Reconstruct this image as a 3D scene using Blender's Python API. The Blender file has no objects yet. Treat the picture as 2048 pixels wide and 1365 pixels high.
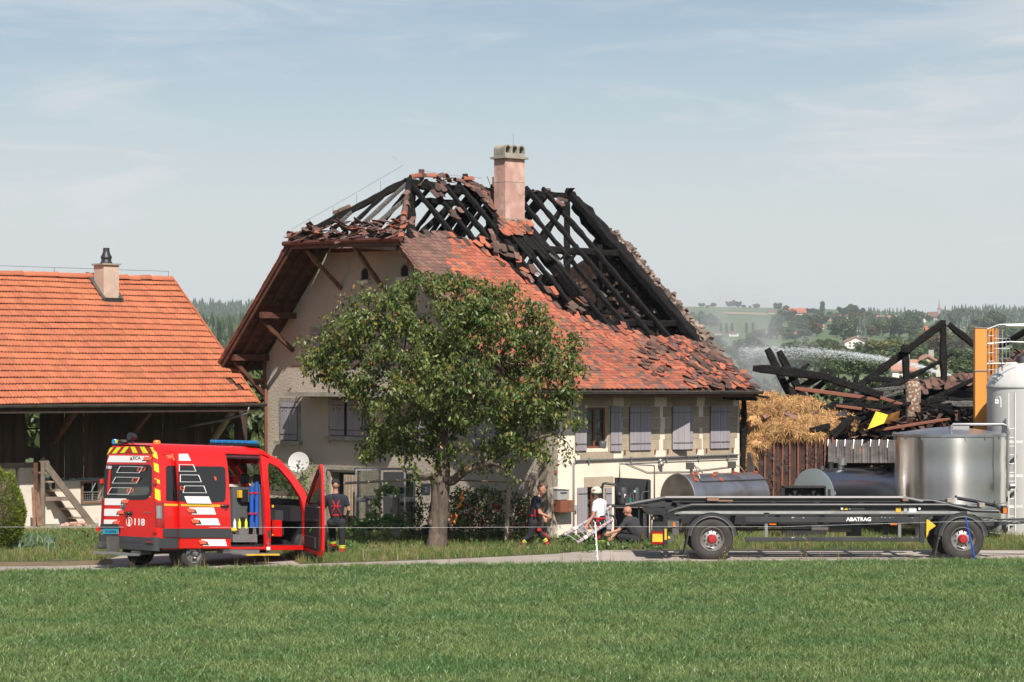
import bpy, bmesh, math, random
import numpy as np
from mathutils import Vector, Matrix, noise as mnoise
R=random.Random(7)
S=bpy.context.scene; COL=S.collection
# ---------------- camera ----------------
FPX=5000.0; YH=770.0; CH=4.05
cam=bpy.data.objects.new('camera',bpy.data.cameras.new('camera')); COL.objects.link(cam); S.camera=cam
cam.location=(0,0,CH); cam.rotation_euler=(math.radians(90),0,0)
cam.data.sensor_width=36; cam.data.lens=FPX/2048*36; cam.data.shift_y=(YH-682.5)/2048
cam.data.clip_start=.5; cam.data.clip_end=12000
# ---------------- sun, sky ----------------
SD=Vector((.22,-.975,0)).normalized()*math.cos(math.radians(47)); SD.z=math.sin(math.radians(47))
sun=bpy.data.objects.new('sun',bpy.data.lights.new('sun','SUN')); COL.objects.link(sun)
sun.data.energy=5.0; sun.data.angle=math.radians(.5); sun.data.color=(1,.93,.84)
sun.rotation_euler=(-SD).to_track_quat('-Z','Y').to_euler(); sun.location=(20,-20,60)
W=bpy.data.worlds.new('World'); S.world=W; W.use_nodes=True
def world():
    nt=W.node_tree; N=nt.nodes; L=nt.links; N.clear()
    out=N.new('ShaderNodeOutputWorld')
    sky=N.new('ShaderNodeTexSky'); sky.sky_type='NISHITA'; sky.sun_disc=False
    sky.sun_elevation=math.radians(46); sky.sun_rotation=math.atan2(SD.x,SD.y); sky.air_density=1.0; sky.dust_density=.7; sky.ozone_density=.7
    b1=N.new('ShaderNodeBackground'); b1.inputs[1].default_value=.070; L.new(sky.outputs[0],b1.inputs[0])
    tc=N.new('ShaderNodeTexCoord'); sp=N.new('ShaderNodeSeparateXYZ'); L.new(tc.outputs['Generated'],sp.inputs[0])
    def math_(op,a,b=None,c=None):
        n=N.new('ShaderNodeMath'); n.operation=op
        for i,q in enumerate((a,b,c)):
            if q is None: continue
            if isinstance(q,(int,float)): n.inputs[i].default_value=q
            else: L.new(q,n.inputs[i])
        return n.outputs[0]
    zz=math_('MAXIMUM',sp.outputs[2],0.0); den=math_('ADD',zz,.30)
    ax=math_('DIVIDE',sp.outputs[0],den); ay=math_('DIVIDE',sp.outputs[1],den)
    cb=N.new('ShaderNodeCombineXYZ'); L.new(ax,cb.inputs[0]); L.new(ay,cb.inputs[1])
    def nz(rot,sc,scale,det,dist,lo,hi,rough=.55):
        mp=N.new('ShaderNodeMapping'); mp.inputs['Rotation'].default_value=(0,math.radians(rot),math.radians(8)); mp.inputs['Scale'].default_value=sc
        L.new(tc.outputs['Generated'],mp.inputs[0])
        n=N.new('ShaderNodeTexNoise'); n.inputs['Scale'].default_value=scale; n.inputs['Detail'].default_value=det; n.inputs['Distortion'].default_value=dist; n.inputs['Roughness'].default_value=rough
        L.new(mp.outputs[0],n.inputs[0])
        r=N.new('ShaderNodeMapRange'); r.interpolation_type='SMOOTHSTEP'; r.inputs[1].default_value=lo; r.inputs[2].default_value=hi; L.new(n.outputs[0],r.inputs[0])
        return r.outputs[0]
    c1=nz(-13,(1,1,3.4),4.2,8,.7,.40,.66); c2=nz(-20,(1,1,6),10,10,1.1,.40,.76,.68)
    cl=math_('MULTIPLY_ADD',c1,.80,math_('MULTIPLY',c2,.62))
    hz=N.new('ShaderNodeMapRange'); hz.interpolation_type='SMOOTHSTEP'; hz.inputs[1].default_value=.02; hz.inputs[2].default_value=.150; hz.inputs[3].default_value=.95; hz.inputs[4].default_value=.10
    L.new(zz,hz.inputs[0])
    fd=N.new('ShaderNodeMapRange'); fd.inputs[1].default_value=.15; fd.inputs[2].default_value=.6; fd.inputs[3].default_value=1; fd.inputs[4].default_value=.25; L.new(zz,fd.inputs[0]); cl=math_('MULTIPLY',cl,fd.outputs[0])
    f=math_('MAXIMUM',cl,hz.outputs[0]); f2=math_('MINIMUM',math_('ADD',math_('MULTIPLY',f,.72),math_('MULTIPLY',hz.outputs[0],.25)),.97)
    b2=N.new('ShaderNodeBackground'); b2.inputs[0].default_value=(.575,.595,.61,1); b2.inputs[1].default_value=1.0
    mx=N.new('ShaderNodeMixShader'); L.new(f2,mx.inputs[0]); L.new(b1.outputs[0],mx.inputs[1]); L.new(b2.outputs[0],mx.inputs[2]); L.new(mx.outputs[0],out.inputs[0])
world()
S.view_settings.view_transform='Standard'; S.view_settings.look='None'; S.view_settings.gamma=1; S.view_settings.exposure=0.40; S.view_settings.use_curve_mapping=False
S.render.engine='CYCLES'; S.cycles.max_bounces=6; S.cycles.transparent_max_bounces=12; S.cycles.volume_bounces=0; S.cycles.caustics_reflective=False; S.cycles.caustics_refractive=False
# ---------------- geometry helpers ----------------
def P(px,py,D): return Vector(((px-1024)/FPX*D, D, CH+(YH-py)/FPX*D))
def G(px,py,z=0):
    D=(CH-z)*FPX/(py-YH); return Vector(((px-1024)/FPX*D,D,z))
def hit(px,py,p0,n):
    d=Vector(((px-1024)/FPX,1,(YH-py)/FPX)); o=Vector((0,0,CH)); return o+d*((Vector(p0)-o).dot(n)/d.dot(n))
class MB:
    def __init__(s): s.v=[]; s.f=[]; s.mi=[]; s.m=0
    def add(s,vs,fs):
        b=len(s.v); s.v+=[tuple(q) for q in vs]
        for f in fs: s.f.append(tuple(i+b for i in f)); s.mi.append(s.m)
        return s
    def hexa(s,p):  # 8 pts: bottom 4, top 4
        return s.add(p,[(0,3,2,1),(4,5,6,7),(0,1,5,4),(1,2,6,5),(2,3,7,6),(3,0,4,7)])
    def box(s,x0,x1,y0,y1,z0,z1,f=None):
        p=[(x0,y0,z0),(x1,y0,z0),(x1,y1,z0),(x0,y1,z0),(x0,y0,z1),(x1,y0,z1),(x1,y1,z1),(x0,y1,z1)]
        if f: p=[f(*q) for q in p]
        return s.hexa(p)
    def frame(s,p0,p1,up=(0,0,1)):
        a=(Vector(p1)-Vector(p0)); a.normalize(); u=Vector(up)
        if abs(a.dot(u))>.98: u=Vector((0,1,0))
        x=a.cross(u).normalized(); y=x.cross(a).normalized(); return a,x,y
    def bar(s,p0,p1,w,h,up=(0,0,1)):
        a,x,y=s.frame(p0,p1,up); p0=Vector(p0); p1=Vector(p1)
        c=[(-w/2,-h/2),(w/2,-h/2),(w/2,h/2),(-w/2,h/2)]
        return s.hexa([p0+x*i+y*j for i,j in c]+[p1+x*i+y*j for i,j in c])
    def rough(s,p0,p1,w,h,j=.25,seg=None,sag=0,up=(0,0,1),rg=R):   # charred / weathered beam
        p0=Vector(p0); p1=Vector(p1); a,x,y=s.frame(p0,p1,up); L=(p1-p0).length; n=seg or max(3,int(L/.22)); vs=[]; fs=[]
        sh=[(-.5,-.35),(-.35,-.5),(.35,-.5),(.5,-.35),(.5,.35),(.35,.5),(-.35,.5),(-.5,.35)]
        for i in range(n+1):
            t=i/n; c=p0.lerp(p1,t)-Vector((0,0,sag*math.sin(math.pi*t))); k=1-(.35*rg.random() if i in(0,n) else 0)
            c=c+x*rg.gauss(0,w*j*.12)+y*rg.gauss(0,h*j*.12); k*=1+rg.uniform(-j,j)*.5
            for (q,r_) in sh: vs.append(c+x*q*w*k*(1+rg.uniform(-j,j)*.35)+y*r_*h*k*(1+rg.uniform(-j,j)*.35))
        for i in range(n):
            for q in range(8): fs.append((i*8+q,i*8+(q+1)%8,(i+1)*8+(q+1)%8,(i+1)*8+q))
        fs.append(tuple(range(7,-1,-1))); fs.append(tuple(n*8+q for q in range(8)))
        return s.add(vs,fs)
    def cyl(s,p0,p1,r0,r1=None,n=12,caps=True):
        r1=r0 if r1 is None else r1; a,x,y=s.frame(p0,p1); p0=Vector(p0); p1=Vector(p1); vs=[]
        for p,r in((p0,r0),(p1,r1)):
            for i in range(n): t=2*math.pi*i/n; vs.append(p+x*(r*math.cos(t))+y*(r*math.sin(t)))
        fs=[(i,(i+1)%n,n+(i+1)%n,n+i) for i in range(n)]
        if caps: fs+=[tuple(range(n-1,-1,-1)),tuple(range(n,2*n))]
        return s.add(vs,fs)
    def tube(s,pts,r,n=8,caps=True):
        pts=[Vector(p) for p in pts]; rs=r if isinstance(r,(list,tuple)) else [r]*len(pts); vs=[]; fs=[]; px=None
        for i,p in enumerate(pts):
            a=(pts[min(i+1,len(pts)-1)]-pts[max(i-1,0)]); a.normalize()
            if px is None:
                u=Vector((0,0,1)) if abs(a.z)<.9 else Vector((0,1,0)); px=a.cross(u).normalized()
            x=(px-a*px.dot(a)).normalized(); px=x; y=a.cross(x)
            for k in range(n): t=2*math.pi*k/n; vs.append(p+(x*math.cos(t)+y*math.sin(t))*rs[i])
        for i in range(len(pts)-1):
            for k in range(n): fs.append((i*n+k,i*n+(k+1)%n,(i+1)*n+(k+1)%n,(i+1)*n+k))
        if caps: fs.append(tuple(range(n-1,-1,-1))); fs.append(tuple((len(pts)-1)*n+k for k in range(n)))
        return s.add(vs,fs)
    def prism(s,poly,f,t0,t1):
        n=len(poly); vs=[f(a,b,t0) for a,b in poly]+[f(a,b,t1) for a,b in poly]
        return s.add(vs,[tuple(range(n-1,-1,-1)),tuple(range(n,2*n))]+[(i,(i+1)%n,n+(i+1)%n,n+i) for i in range(n)])
    def ring(s,o,i_,f,t0,t1):
        n=len(o); vs=[f(a,b,t0) for a,b in o]+[f(a,b,t0) for a,b in i_]+[f(a,b,t1) for a,b in o]+[f(a,b,t1) for a,b in i_]; fs=[]
        for k in range(n):
            l=(k+1)%n; fs+=[(k,n+k,n+l,l),(2*n+k,2*n+l,3*n+l,3*n+k),(k,l,2*n+l,2*n+k),(n+k,3*n+k,3*n+l,n+l)]
        return s.add(vs,fs)
    def lathe(s,prof,f,n=24,a0=0,a1=2*math.pi):   # prof: (r,h) ; f maps (x,y,h)
        full=abs(a1-a0-2*math.pi)<1e-4; m=n if full else n+1; vs=[]
        for r,h in prof:
            for i in range(m): t=a0+(a1-a0)*i/n; vs.append(f(r*math.cos(t),r*math.sin(t),h))
        fs=[]
        for j in range(len(prof)-1):
            for i in range(n): k=(i+1)%m; fs.append((j*m+i,j*m+k,(j+1)*m+k,(j+1)*m+i))
        return s.add(vs,fs)
    def grid(s,nu,nv,f,close=False):
        vs=[f(i/nu,j/nv) for j in range(nv+1) for i in range(nu+1)]
        return s.add(vs,[(j*(nu+1)+i,j*(nu+1)+i+1,(j+1)*(nu+1)+i+1,(j+1)*(nu+1)+i) for j in range(nv) for i in range(nu)])
    def ell(s,c,r,n=12,m=8,M3=None):
        vs=[];fs=[]; c=Vector(c)
        for j in range(m+1):
            ph=math.pi*j/m
            for i in range(n):
                t=2*math.pi*i/n; q=Vector((r[0]*math.sin(ph)*math.cos(t),r[1]*math.sin(ph)*math.sin(t),r[2]*math.cos(ph)))
                if M3: q=M3@q
                vs.append(c+q)
        for j in range(m):
            for i in range(n): fs.append((j*n+i,(j+1)*n+i,(j+1)*n+(i+1)%n,j*n+(i+1)%n))
        return s.add(vs,fs)
def rrect(x0,y0,x1,y1,r=.1,n=5):
    o=[]
    for cx,cy,a in((x1-r,y1-r,0),(x0+r,y1-r,90),(x0+r,y0+r,180),(x1-r,y0+r,270)):
        for i in range(n+1): t=math.radians(a+90*i/n); o.append((cx+r*math.cos(t),cy+r*math.sin(t)))
    return o
def scl(poly,k,dx=0,dy=0):
    cx=sum(p[0] for p in poly)/len(poly); cy=sum(p[1] for p in poly)/len(poly)
    return [((p[0]-cx)*k+cx+dx,(p[1]-cy)*k+cy+dy) for p in poly]
_wm={}
def wmat(o): return _wm.get(o.name,Matrix())
def link(o,parent=None,wc=True):
    COL.objects.link(o)
    if parent is not None and wc:
        while parent.parent is not None and parent.parent.parent is not None: parent=parent.parent
    if parent is not None:
        o.parent=parent
        if wc: o.matrix_parent_inverse=wmat(parent).inverted(); _wm[o.name]=Matrix()
        else: _wm[o.name]=wmat(parent)@o.matrix_basis
    else: _wm[o.name]=o.matrix_basis.copy()
    return o
def obj(name,mb,mats,parent=None,smooth=False,wc=True,label=None,cat=None,group=None,kind=None,origin=None,bevel=0):
    me=bpy.data.meshes.new(name); vs=mb.v
    if origin is None and parent is None and kind is None and cat: 
        a=np.array(mb.v); origin=((a[:,0].min()+a[:,0].max())/2,(a[:,1].min()+a[:,1].max())/2,a[:,2].min())
    if origin is not None: vs=[(q[0]-origin[0],q[1]-origin[1],q[2]-origin[2]) for q in vs]
    me.from_pydata(vs,[],mb.f)
    if not isinstance(mats,(list,tuple)): mats=[mats]
    for m in mats: me.materials.append(m)
    if len(mats)>1: me.polygons.foreach_set('material_index',mb.mi)
    if smooth is True: me.polygons.foreach_set('use_smooth',[True]*len(me.polygons))
    elif smooth: 
        me.polygons.foreach_set('use_smooth',[True]*len(me.polygons)); me.set_sharp_from_angle(angle=math.radians(smooth))
    me.update()
    o=bpy.data.objects.new(name,me)
    if origin is not None: o.location=origin
    link(o,parent,wc)
    if parent is not None and origin is not None: _wm[o.name]=Matrix.Translation(origin)
    if bevel:
        b=o.modifiers.new('bevel','BEVEL'); b.width=bevel; b.segments=1; b.limit_method='ANGLE'
    for k,x in(('label',label),('category',cat),('group',group),('kind',kind)):
        if x: o[k]=x
    return o
def thing(name,label,cat,loc=(0,0,0),rz=0,group=None):
    o=bpy.data.objects.new(name,None); o.empty_display_size=.2; o.location=loc; o.rotation_euler=(0,0,rz)
    COL.objects.link(o); _wm[o.name]=Matrix.Translation(loc)@Matrix.Rotation(rz,4,'Z'); o['label']=label; o['category']=cat
    if group: o['group']=group
    return o
def copy_tree(o,parent=None,loc=None,rz=None,scale=None,label=None,group=None,mat=None):
    c=o.copy(); COL.objects.link(c); c.parent=parent
    if parent is None:
        if loc is not None: c.location=loc
        if rz is not None: c.rotation_euler=(0,0,rz)
        if scale is not None: c.scale=scale
        if label: c['label']=label
        if group: c['group']=group
    for ch in o.children: copy_tree(ch,c)
    return c
# ---------------- materials ----------------
def lin(h):
    h=h.lstrip('#'); c=[int(h[i:i+2],16)/255 for i in(0,2,4)]; return tuple((x/12.92 if x<=.04045 else ((x+.055)/1.055)**2.4) for x in c)
def M(name,col,rough=.8,metal=0,col2=None,scale=3,lo=.35,hi=.65,bump=0,bscale=40,island=0,spec=None,detail=6,col3=None,scale3=.7,lo3=.5,hi3=.62,sc=(1,1,1),alpha=None,trans=0,emit=None,wave=None,ior=None,coat=0,bsc=None):
    m=bpy.data.materials.new(name); m.use_nodes=True; nt=m.node_tree; N=nt.nodes; L=nt.links; b=N['Principled BSDF']
    b.inputs['Roughness'].default_value=rough; b.inputs['Metallic'].default_value=metal
    if spec is not None: b.inputs['Specular IOR Level'].default_value=spec
    if coat: b.inputs['Coat Weight'].default_value=coat; b.inputs['Coat Roughness'].default_value=.08
    if trans: b.inputs['Transmission Weight'].default_value=trans
    if ior: b.inputs['IOR'].default_value=ior
    c=(*col,1); b.inputs['Base Color'].default_value=c; out=None
    tc=N.new('ShaderNodeTexCoord'); mp=N.new('ShaderNodeMapping'); mp.inputs['Scale'].default_value=sc; L.new(tc.outputs['Object'],mp.inputs[0])
    def noise(s,lo,hi,d=detail):
        n=N.new('ShaderNodeTexNoise'); n.inputs['Scale'].default_value=s; n.inputs['Detail'].default_value=d; n.inputs['Roughness'].default_value=.6; L.new(mp.outputs[0],n.inputs[0])
        r=N.new('ShaderNodeMapRange'); r.inputs[1].default_value=lo; r.inputs[2].default_value=hi; L.new(n.outputs[0],r.inputs[0]); return r.outputs[0]
    def mix(f,a,bb,mode='MIX'):
        x=N.new('ShaderNodeMix'); x.data_type='RGBA'; x.blend_type=mode
        if isinstance(f,(int,float)): x.inputs[0].default_value=f
        else: L.new(f,x.inputs[0])
        for i,q in((6,a),(7,bb)):
            if isinstance(q,tuple): x.inputs[i].default_value=q
            else: L.new(q,x.inputs[i])
        return x.outputs[2]
    cur=c
    if col2: cur=mix(noise(scale,lo,hi),c,(*col2,1))
    if col3: cur=mix(noise(scale3,lo3,hi3),cur,(*col3,1))
    if wave:   # (axis scale, colour, amount) fine ribbed darkening
        pass
    if island:
        g=N.new('ShaderNodeNewGeometry'); oi=N.new('ShaderNodeObjectInfo'); ad=N.new('ShaderNodeMath'); ad.operation='ADD'; L.new(g.outputs['Random Per Island'],ad.inputs[0]); L.new(oi.outputs['Random'],ad.inputs[1])
        fr=N.new('ShaderNodeMath'); fr.operation='FRACT'; L.new(ad.outputs[0],fr.inputs[0])
        hs=N.new('ShaderNodeHueSaturation'); mr=N.new('ShaderNodeMapRange'); mr.inputs[3].default_value=1-island; mr.inputs[4].default_value=1+island; L.new(fr.outputs[0],mr.inputs[0]); L.new(mr.outputs[0],hs.inputs['Value'])
        m2=N.new('ShaderNodeMath'); m2.operation='MULTIPLY'; m2.inputs[1].default_value=7.31; L.new(fr.outputs[0],m2.inputs[0]); f2=N.new('ShaderNodeMath'); f2.operation='FRACT'; L.new(m2.outputs[0],f2.inputs[0])
        mr2=N.new('ShaderNodeMapRange'); mr2.inputs[3].default_value=.5-island*.03; mr2.inputs[4].default_value=.5+island*.03; L.new(f2.outputs[0],mr2.inputs[0]); L.new(mr2.outputs[0],hs.inputs['Hue'])
        if isinstance(cur,tuple): hs.inputs['Color'].default_value=cur
        else: L.new(cur,hs.inputs['Color'])
        cur=hs.outputs[0]
    if not isinstance(cur,tuple): L.new(cur,b.inputs['Base Color'])
    if bump:
        n=N.new('ShaderNodeTexNoise'); n.inputs['Scale'].default_value=bscale; n.inputs['Detail'].default_value=4
        if bsc:
            mp2=N.new('ShaderNodeMapping'); mp2.inputs['Scale'].default_value=bsc; L.new(tc.outputs['Object'],mp2.inputs[0]); L.new(mp2.outputs[0],n.inputs[0])
        else: L.new(mp.outputs[0],n.inputs[0])
        bp=N.new('ShaderNodeBump'); bp.inputs['Strength'].default_value=min(1,bump); bp.inputs['Distance'].default_value=.02*max(1,bump); L.new(n.outputs[0],bp.inputs['Height']); L.new(bp.outputs[0],b.inputs['Normal'])
    if emit: b.inputs['Emission Color'].default_value=(*emit[0],1); b.inputs['Emission Strength'].default_value=emit[1]
    if alpha is not None: b.inputs['Alpha'].default_value=alpha
    return m
def leafmat(name,cols,transl=.35,island=.35,world=0,rough=.42,spec=.45):
    m=M(name,cols[0],rough,col2=cols[1],scale=world or 1.3,lo=.4,hi=.6,island=island,spec=spec); nt=m.node_tree; N=nt.nodes; L=nt.links
    if world:
        g=N.new('ShaderNodeNewGeometry'); mp=[n for n in N if n.type=='MAPPING'][0]; L.new(g.outputs['Position'],mp.inputs[0])
    b=N['Principled BSDF']; out=[n for n in N if n.type=='OUTPUT_MATERIAL'][0]
    t=N.new('ShaderNodeBsdfTranslucent'); src=b.inputs['Base Color'].links[0].from_socket
    hs=N.new('ShaderNodeHueSaturation'); hs.inputs['Value'].default_value=1.3; hs.inputs['Saturation'].default_value=1.1; L.new(src,hs.inputs['Color']); L.new(hs.outputs[0],t.inputs[0])
    mx=N.new('ShaderNodeMixShader'); mx.inputs[0].default_value=transl; L.new(b.outputs[0],mx.inputs[1]); L.new(t.outputs[0],mx.inputs[2]); L.new(mx.outputs[0],out.inputs[0]); return m
def glassmat(name,tint,mixf,rough=.03):
    m=bpy.data.materials.new(name); m.use_nodes=True; nt=m.node_tree; N=nt.nodes; L=nt.links; N.clear()
    out=N.new('ShaderNodeOutputMaterial'); t=N.new('ShaderNodeBsdfTransparent'); t.inputs[0].default_value=(*tint,1); g=N.new('ShaderNodeBsdfGlossy'); g.inputs['Roughness'].default_value=rough
    fr=N.new('ShaderNodeLayerWeight'); pw=N.new('ShaderNodeMath'); pw.operation='POWER'; pw.inputs[1].default_value=4; L.new(fr.outputs['Facing'],pw.inputs[0]); a=N.new('ShaderNodeMath'); a.operation='ADD'; a.inputs[1].default_value=mixf+.04; L.new(pw.outputs[0],a.inputs[0]); a.use_clamp=True
    mx=N.new('ShaderNodeMixShader'); L.new(a.outputs[0],mx.inputs[0]); L.new(t.outputs[0],mx.inputs[1]); L.new(g.outputs[0],mx.inputs[2]); L.new(mx.outputs[0],out.inputs[0]); return m
mt={}
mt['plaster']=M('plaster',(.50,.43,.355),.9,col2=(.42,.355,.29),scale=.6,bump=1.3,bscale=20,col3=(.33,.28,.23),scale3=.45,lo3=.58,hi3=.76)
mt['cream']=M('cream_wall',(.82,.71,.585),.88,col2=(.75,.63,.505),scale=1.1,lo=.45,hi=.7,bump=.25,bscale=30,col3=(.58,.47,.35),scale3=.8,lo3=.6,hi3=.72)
mt['stone']=M('sandstone',(.44,.36,.265),.9,col2=(.34,.28,.205),scale=2.2,bump=.4,bscale=18,island=.10)
mt['white']=M('white_wall',(.72,.66,.58),.9,col2=(.6,.54,.46),scale=.9,bump=.2,bscale=20,col3=(.42,.36,.3),scale3=1.3,lo3=.6,hi3=.75)
mt['rooforange']=M('orange_tile',(.46,.145,.07),.85,col2=(.38,.122,.06),scale=1.2,island=.12,col3=(.27,.11,.065),scale3=3.2,lo3=.62,hi3=.74)
mt['tile']=M('old_clay_tile',(.37,.112,.062),.85,col2=(.28,.09,.055),scale=1.0,island=.22,bump=.3,bscale=30)
mt['tile_grey']=M('weathered_tile',(.19,.098,.074),.88,col2=(.125,.072,.06),scale=2,island=.22,bump=.3,bscale=30)
mt['tile_burnt']=M('sooty_tile',(.060,.042,.036),.9,col2=(.13,.062,.045),scale=3,island=.35,bump=.4,bscale=25)
mt['char']=M('charred_wood',(.006,.0055,.0055),.8,col2=(.020,.017,.016),scale=14,lo=.45,hi=.7,bump=1,bscale=38,col3=(.028,.016,.011),scale3=1.5,lo3=.64,hi3=.74,spec=.22)
mt['char_ash']=M('ashy_wood',(.045,.042,.04),.8,col2=(.15,.14,.13),scale=22,lo=.4,hi=.62,bump=1,bscale=40)
mt['redwood']=M('red_brown_timber',(.13,.05,.028),.7,col2=(.06,.025,.018),scale=5,sc=(1,1,1),bump=.4,bscale=30)
mt['soffit']=M('soffit_board',(.135,.062,.036),.8,col2=(.06,.03,.02),scale=2.5,island=.3,bump=.3,bscale=30)
mt['bracket']=M('bracket_timber',(.26,.15,.095),.8,col2=(.15,.08,.05),scale=6,bump=.4)
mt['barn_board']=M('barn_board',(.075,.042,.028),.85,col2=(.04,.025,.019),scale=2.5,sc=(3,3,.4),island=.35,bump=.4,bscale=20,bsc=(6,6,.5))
mt['barn_low']=M('sunbleached_board',(.20,.12,.08),.85,col2=(.12,.07,.05),scale=3,sc=(3,3,.4),island=.25,bump=.4)
mt['greywood']=M('grey_wood',(.24,.19,.15),.85,col2=(.15,.12,.095),scale=5,island=.15,bump=.5,bscale=30)
mt['palewood']=M('pale_pole',(.42,.33,.24),.8,col2=(.30,.23,.17),scale=6,bump=.3)
mt['bark']=M('bark',(.155,.115,.088),.9,col2=(.07,.052,.042),scale=9,sc=(1,1,.35),bump=1,bscale=18,bsc=(2,2,.6))
mt['shutter']=M('mauve_grey_shutter',(.335,.31,.335),.6,col2=(.28,.255,.28),scale=2.5,sc=(4,4,.5),bump=.12,bscale=20,island=.05)
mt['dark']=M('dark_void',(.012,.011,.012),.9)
mt['darkwood']=M('window_brown',(.16,.055,.035),.5)
mt['pinkplaster']=M('pink_plaster',(.55,.32,.26),.9,col2=(.40,.24,.20),scale=2.2,bump=.25,col3=(.62,.45,.38),scale3=1.4,lo3=.5,hi3=.64)
mt['concrete']=M('concrete',(.36,.33,.28),.9,col2=(.22,.20,.16),scale=4,bump=.4)
mt['soot_stone']=M('rubble_stone',(.27,.21,.17),.95,col2=(.10,.07,.055),scale=2,island=.45,bump=.7,bscale=20)
mt['soot_dark']=M('soot_masonry',(.115,.068,.05),.95,col2=(.03,.02,.016),scale=2.5,island=.5,bump=.8,bscale=20)
mt['gutter']=M('grey_gutter',(.20,.20,.19),.4,metal=.6,col2=(.13,.12,.11),scale=2)
mt['redgutter']=M('copper_gutter',(.12,.04,.03),.5,metal=.3)
mt['galv']=M('galvanised',(.36,.36,.36),.45,metal=.8,col2=(.38,.38,.38),scale=8)
mt['steel']=M('stainless',(.72,.70,.67),.20,metal=1,col2=(.66,.64,.62),scale=2,bump=.10,bscale=1.6,bsc=(1,1,.5))
mt['steel_dull']=M('dull_steel',(.48,.48,.51),.33,metal=.9,col2=(.34,.32,.31),scale=1.5,lo=.45,hi=.7,bump=.1,bscale=5,col3=(.20,.16,.13),scale3=1.1,lo3=.58,hi3=.74)
mt['black']=M('black_paint',(.018,.018,.02),.45,col2=(.03,.03,.032),scale=4)
mt['blackplastic']=M('black_plastic',(.022,.022,.025),.6)
mt['chassis']=M('anthracite_paint',(.035,.038,.042),.38,col2=(.055,.055,.055),scale=3,col3=(.10,.075,.055),scale3=2.2,lo3=.62,hi3=.72)
mt['rubber']=M('tyre_rubber',(.028,.026,.025),.8,col2=(.045,.04,.036),scale=6,bump=.1)
mt['rim']=M('steel_rim',(.52,.51,.50),.35,metal=.7,col2=(.35,.32,.30),scale=6,lo=.45,hi=.7)
mt['red']=M('fire_red_paint',(.64,.010,.008),.32,coat=.6)
mt['redmat']=M('red_fabric',(.42,.012,.02),.85)
mt['redhub']=M('red_hub',(.45,.015,.02),.5,col2=(.3,.02,.02),scale=15)
mt['cladding']=M('grey_cladding',(.045,.047,.052),.6)
mt['decal']=M('white_decal',(.82,.80,.79),.45)
mt['coral']=M('fluo_orange_decal',(.90,.14,.07),.5)
mt['yellow']=M('fluo_yellow_decal',(.68,.70,.03),.5)
mt['yellow2']=M('yellow_paint',(.80,.52,.03),.5,col2=(.6,.35,.03),scale=4)
mt['blueglass']=M('blue_lens',(.01,.16,.42),.12,coat=1)
mt['amber']=M('amber_lens',(.75,.17,.02),.2,coat=.5)
mt['redlens']=M('red_lens',(.28,.008,.008),.15,coat=1)
mt['plate']=M('blue_plate',(.02,.32,.48),.4)
mt['blue']=M('blue_plastic',(.012,.085,.42),.5)
mt['glass']=glassmat('tinted_glass',(.30,.33,.32),.02)
mt['darkglass']=M('dark_glass',(.008,.008,.009),.05,coat=.5)
mt['pane']=glassmat('window_pane',(.75,.78,.76),.04)
mt['mirror']=M('mirror',(.7,.72,.72),.03,metal=1)
mt['navy']=M('navy_cloth',(.016,.019,.030),.9,bump=.3,bscale=15)
mt['blackcloth']=M('black_cloth',(.017,.016,.019),.9,bump=.4,bscale=12)
mt['charcoal']=M('charcoal_cloth',(.035,.034,.038),.9,bump=.3,bscale=12)
mt['whitecloth']=M('white_cloth',(.72,.70,.72),.85,bump=.3,bscale=12)
mt['skin']=M('skin',(.44,.22,.15),.6,col2=(.38,.17,.11),scale=8)
mt['hair']=M('grey_hair',(.13,.11,.10),.9,bump=.5)
mt['helmet']=M('pale_helmet',(.62,.66,.50),.3,coat=.4)
mt['hay']=M('hay',(.50,.30,.13),.9,col2=(.38,.21,.08),scale=1.1,island=.5,col3=(.26,.13,.05),scale3=1.7,lo3=.56,hi3=.68)
mt['rust']=M('rusty_iron',(.095,.045,.032),.75,metal=.2,col2=(.05,.03,.028),scale=2.5,bump=.3,col3=(.17,.13,.12),scale3=4,lo3=.6,hi3=.7)
mt['rustframe']=M('rust_frame',(.20,.075,.045),.8)
mt['sheet']=M('burnt_sheet',(.13,.115,.11),.5,metal=.5,col2=(.045,.04,.04),scale=1.8,col3=(.22,.13,.09),scale3=2.4,lo3=.6,hi3=.7)
mt['boiler']=M('boiler_rust',(.21,.115,.07),.85,col2=(.48,.44,.38),scale=11,lo=.50,hi=.60,bump=.5,bscale=14,col3=(.07,.045,.035),scale3=5,lo3=.58,hi3=.66)
mt['orange']=M('orange_panel',(.72,.33,.06),.5,col2=(.62,.26,.05),scale=1,sc=(1,1,.3))
mt['silo']=M('white_silo',(.66,.66,.64),.42,col2=(.56,.56,.545),scale=1.1,sc=(1,1,.4),bump=.05,bscale=6)
mt['box']=M('grey_box',(.35,.35,.34),.5)
mt['brownbox']=M('brown_box',(.25,.085,.05),.5)
mt['tomred']=M('tomato_skin',(.55,.05,.02),.3)
mt['flower']=M('orange_petal',(.80,.28,.03),.7)

def aniso(m,rot=0,an=.85,rough=.28):
    nt=m.node_tree; N=nt.nodes; L=nt.links; b=N['Principled BSDF']; t=N.new('ShaderNodeTangent'); t.direction_type='RADIAL'; t.axis='Z'; L.new(t.outputs[0],b.inputs['Tangent']); b.inputs['Anisotropic'].default_value=an; b.inputs['Anisotropic Rotation'].default_value=rot; b.inputs['Roughness'].default_value=rough
aniso(mt['steel'],.25,.8,.27)
HAZE=1.0e-4
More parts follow.
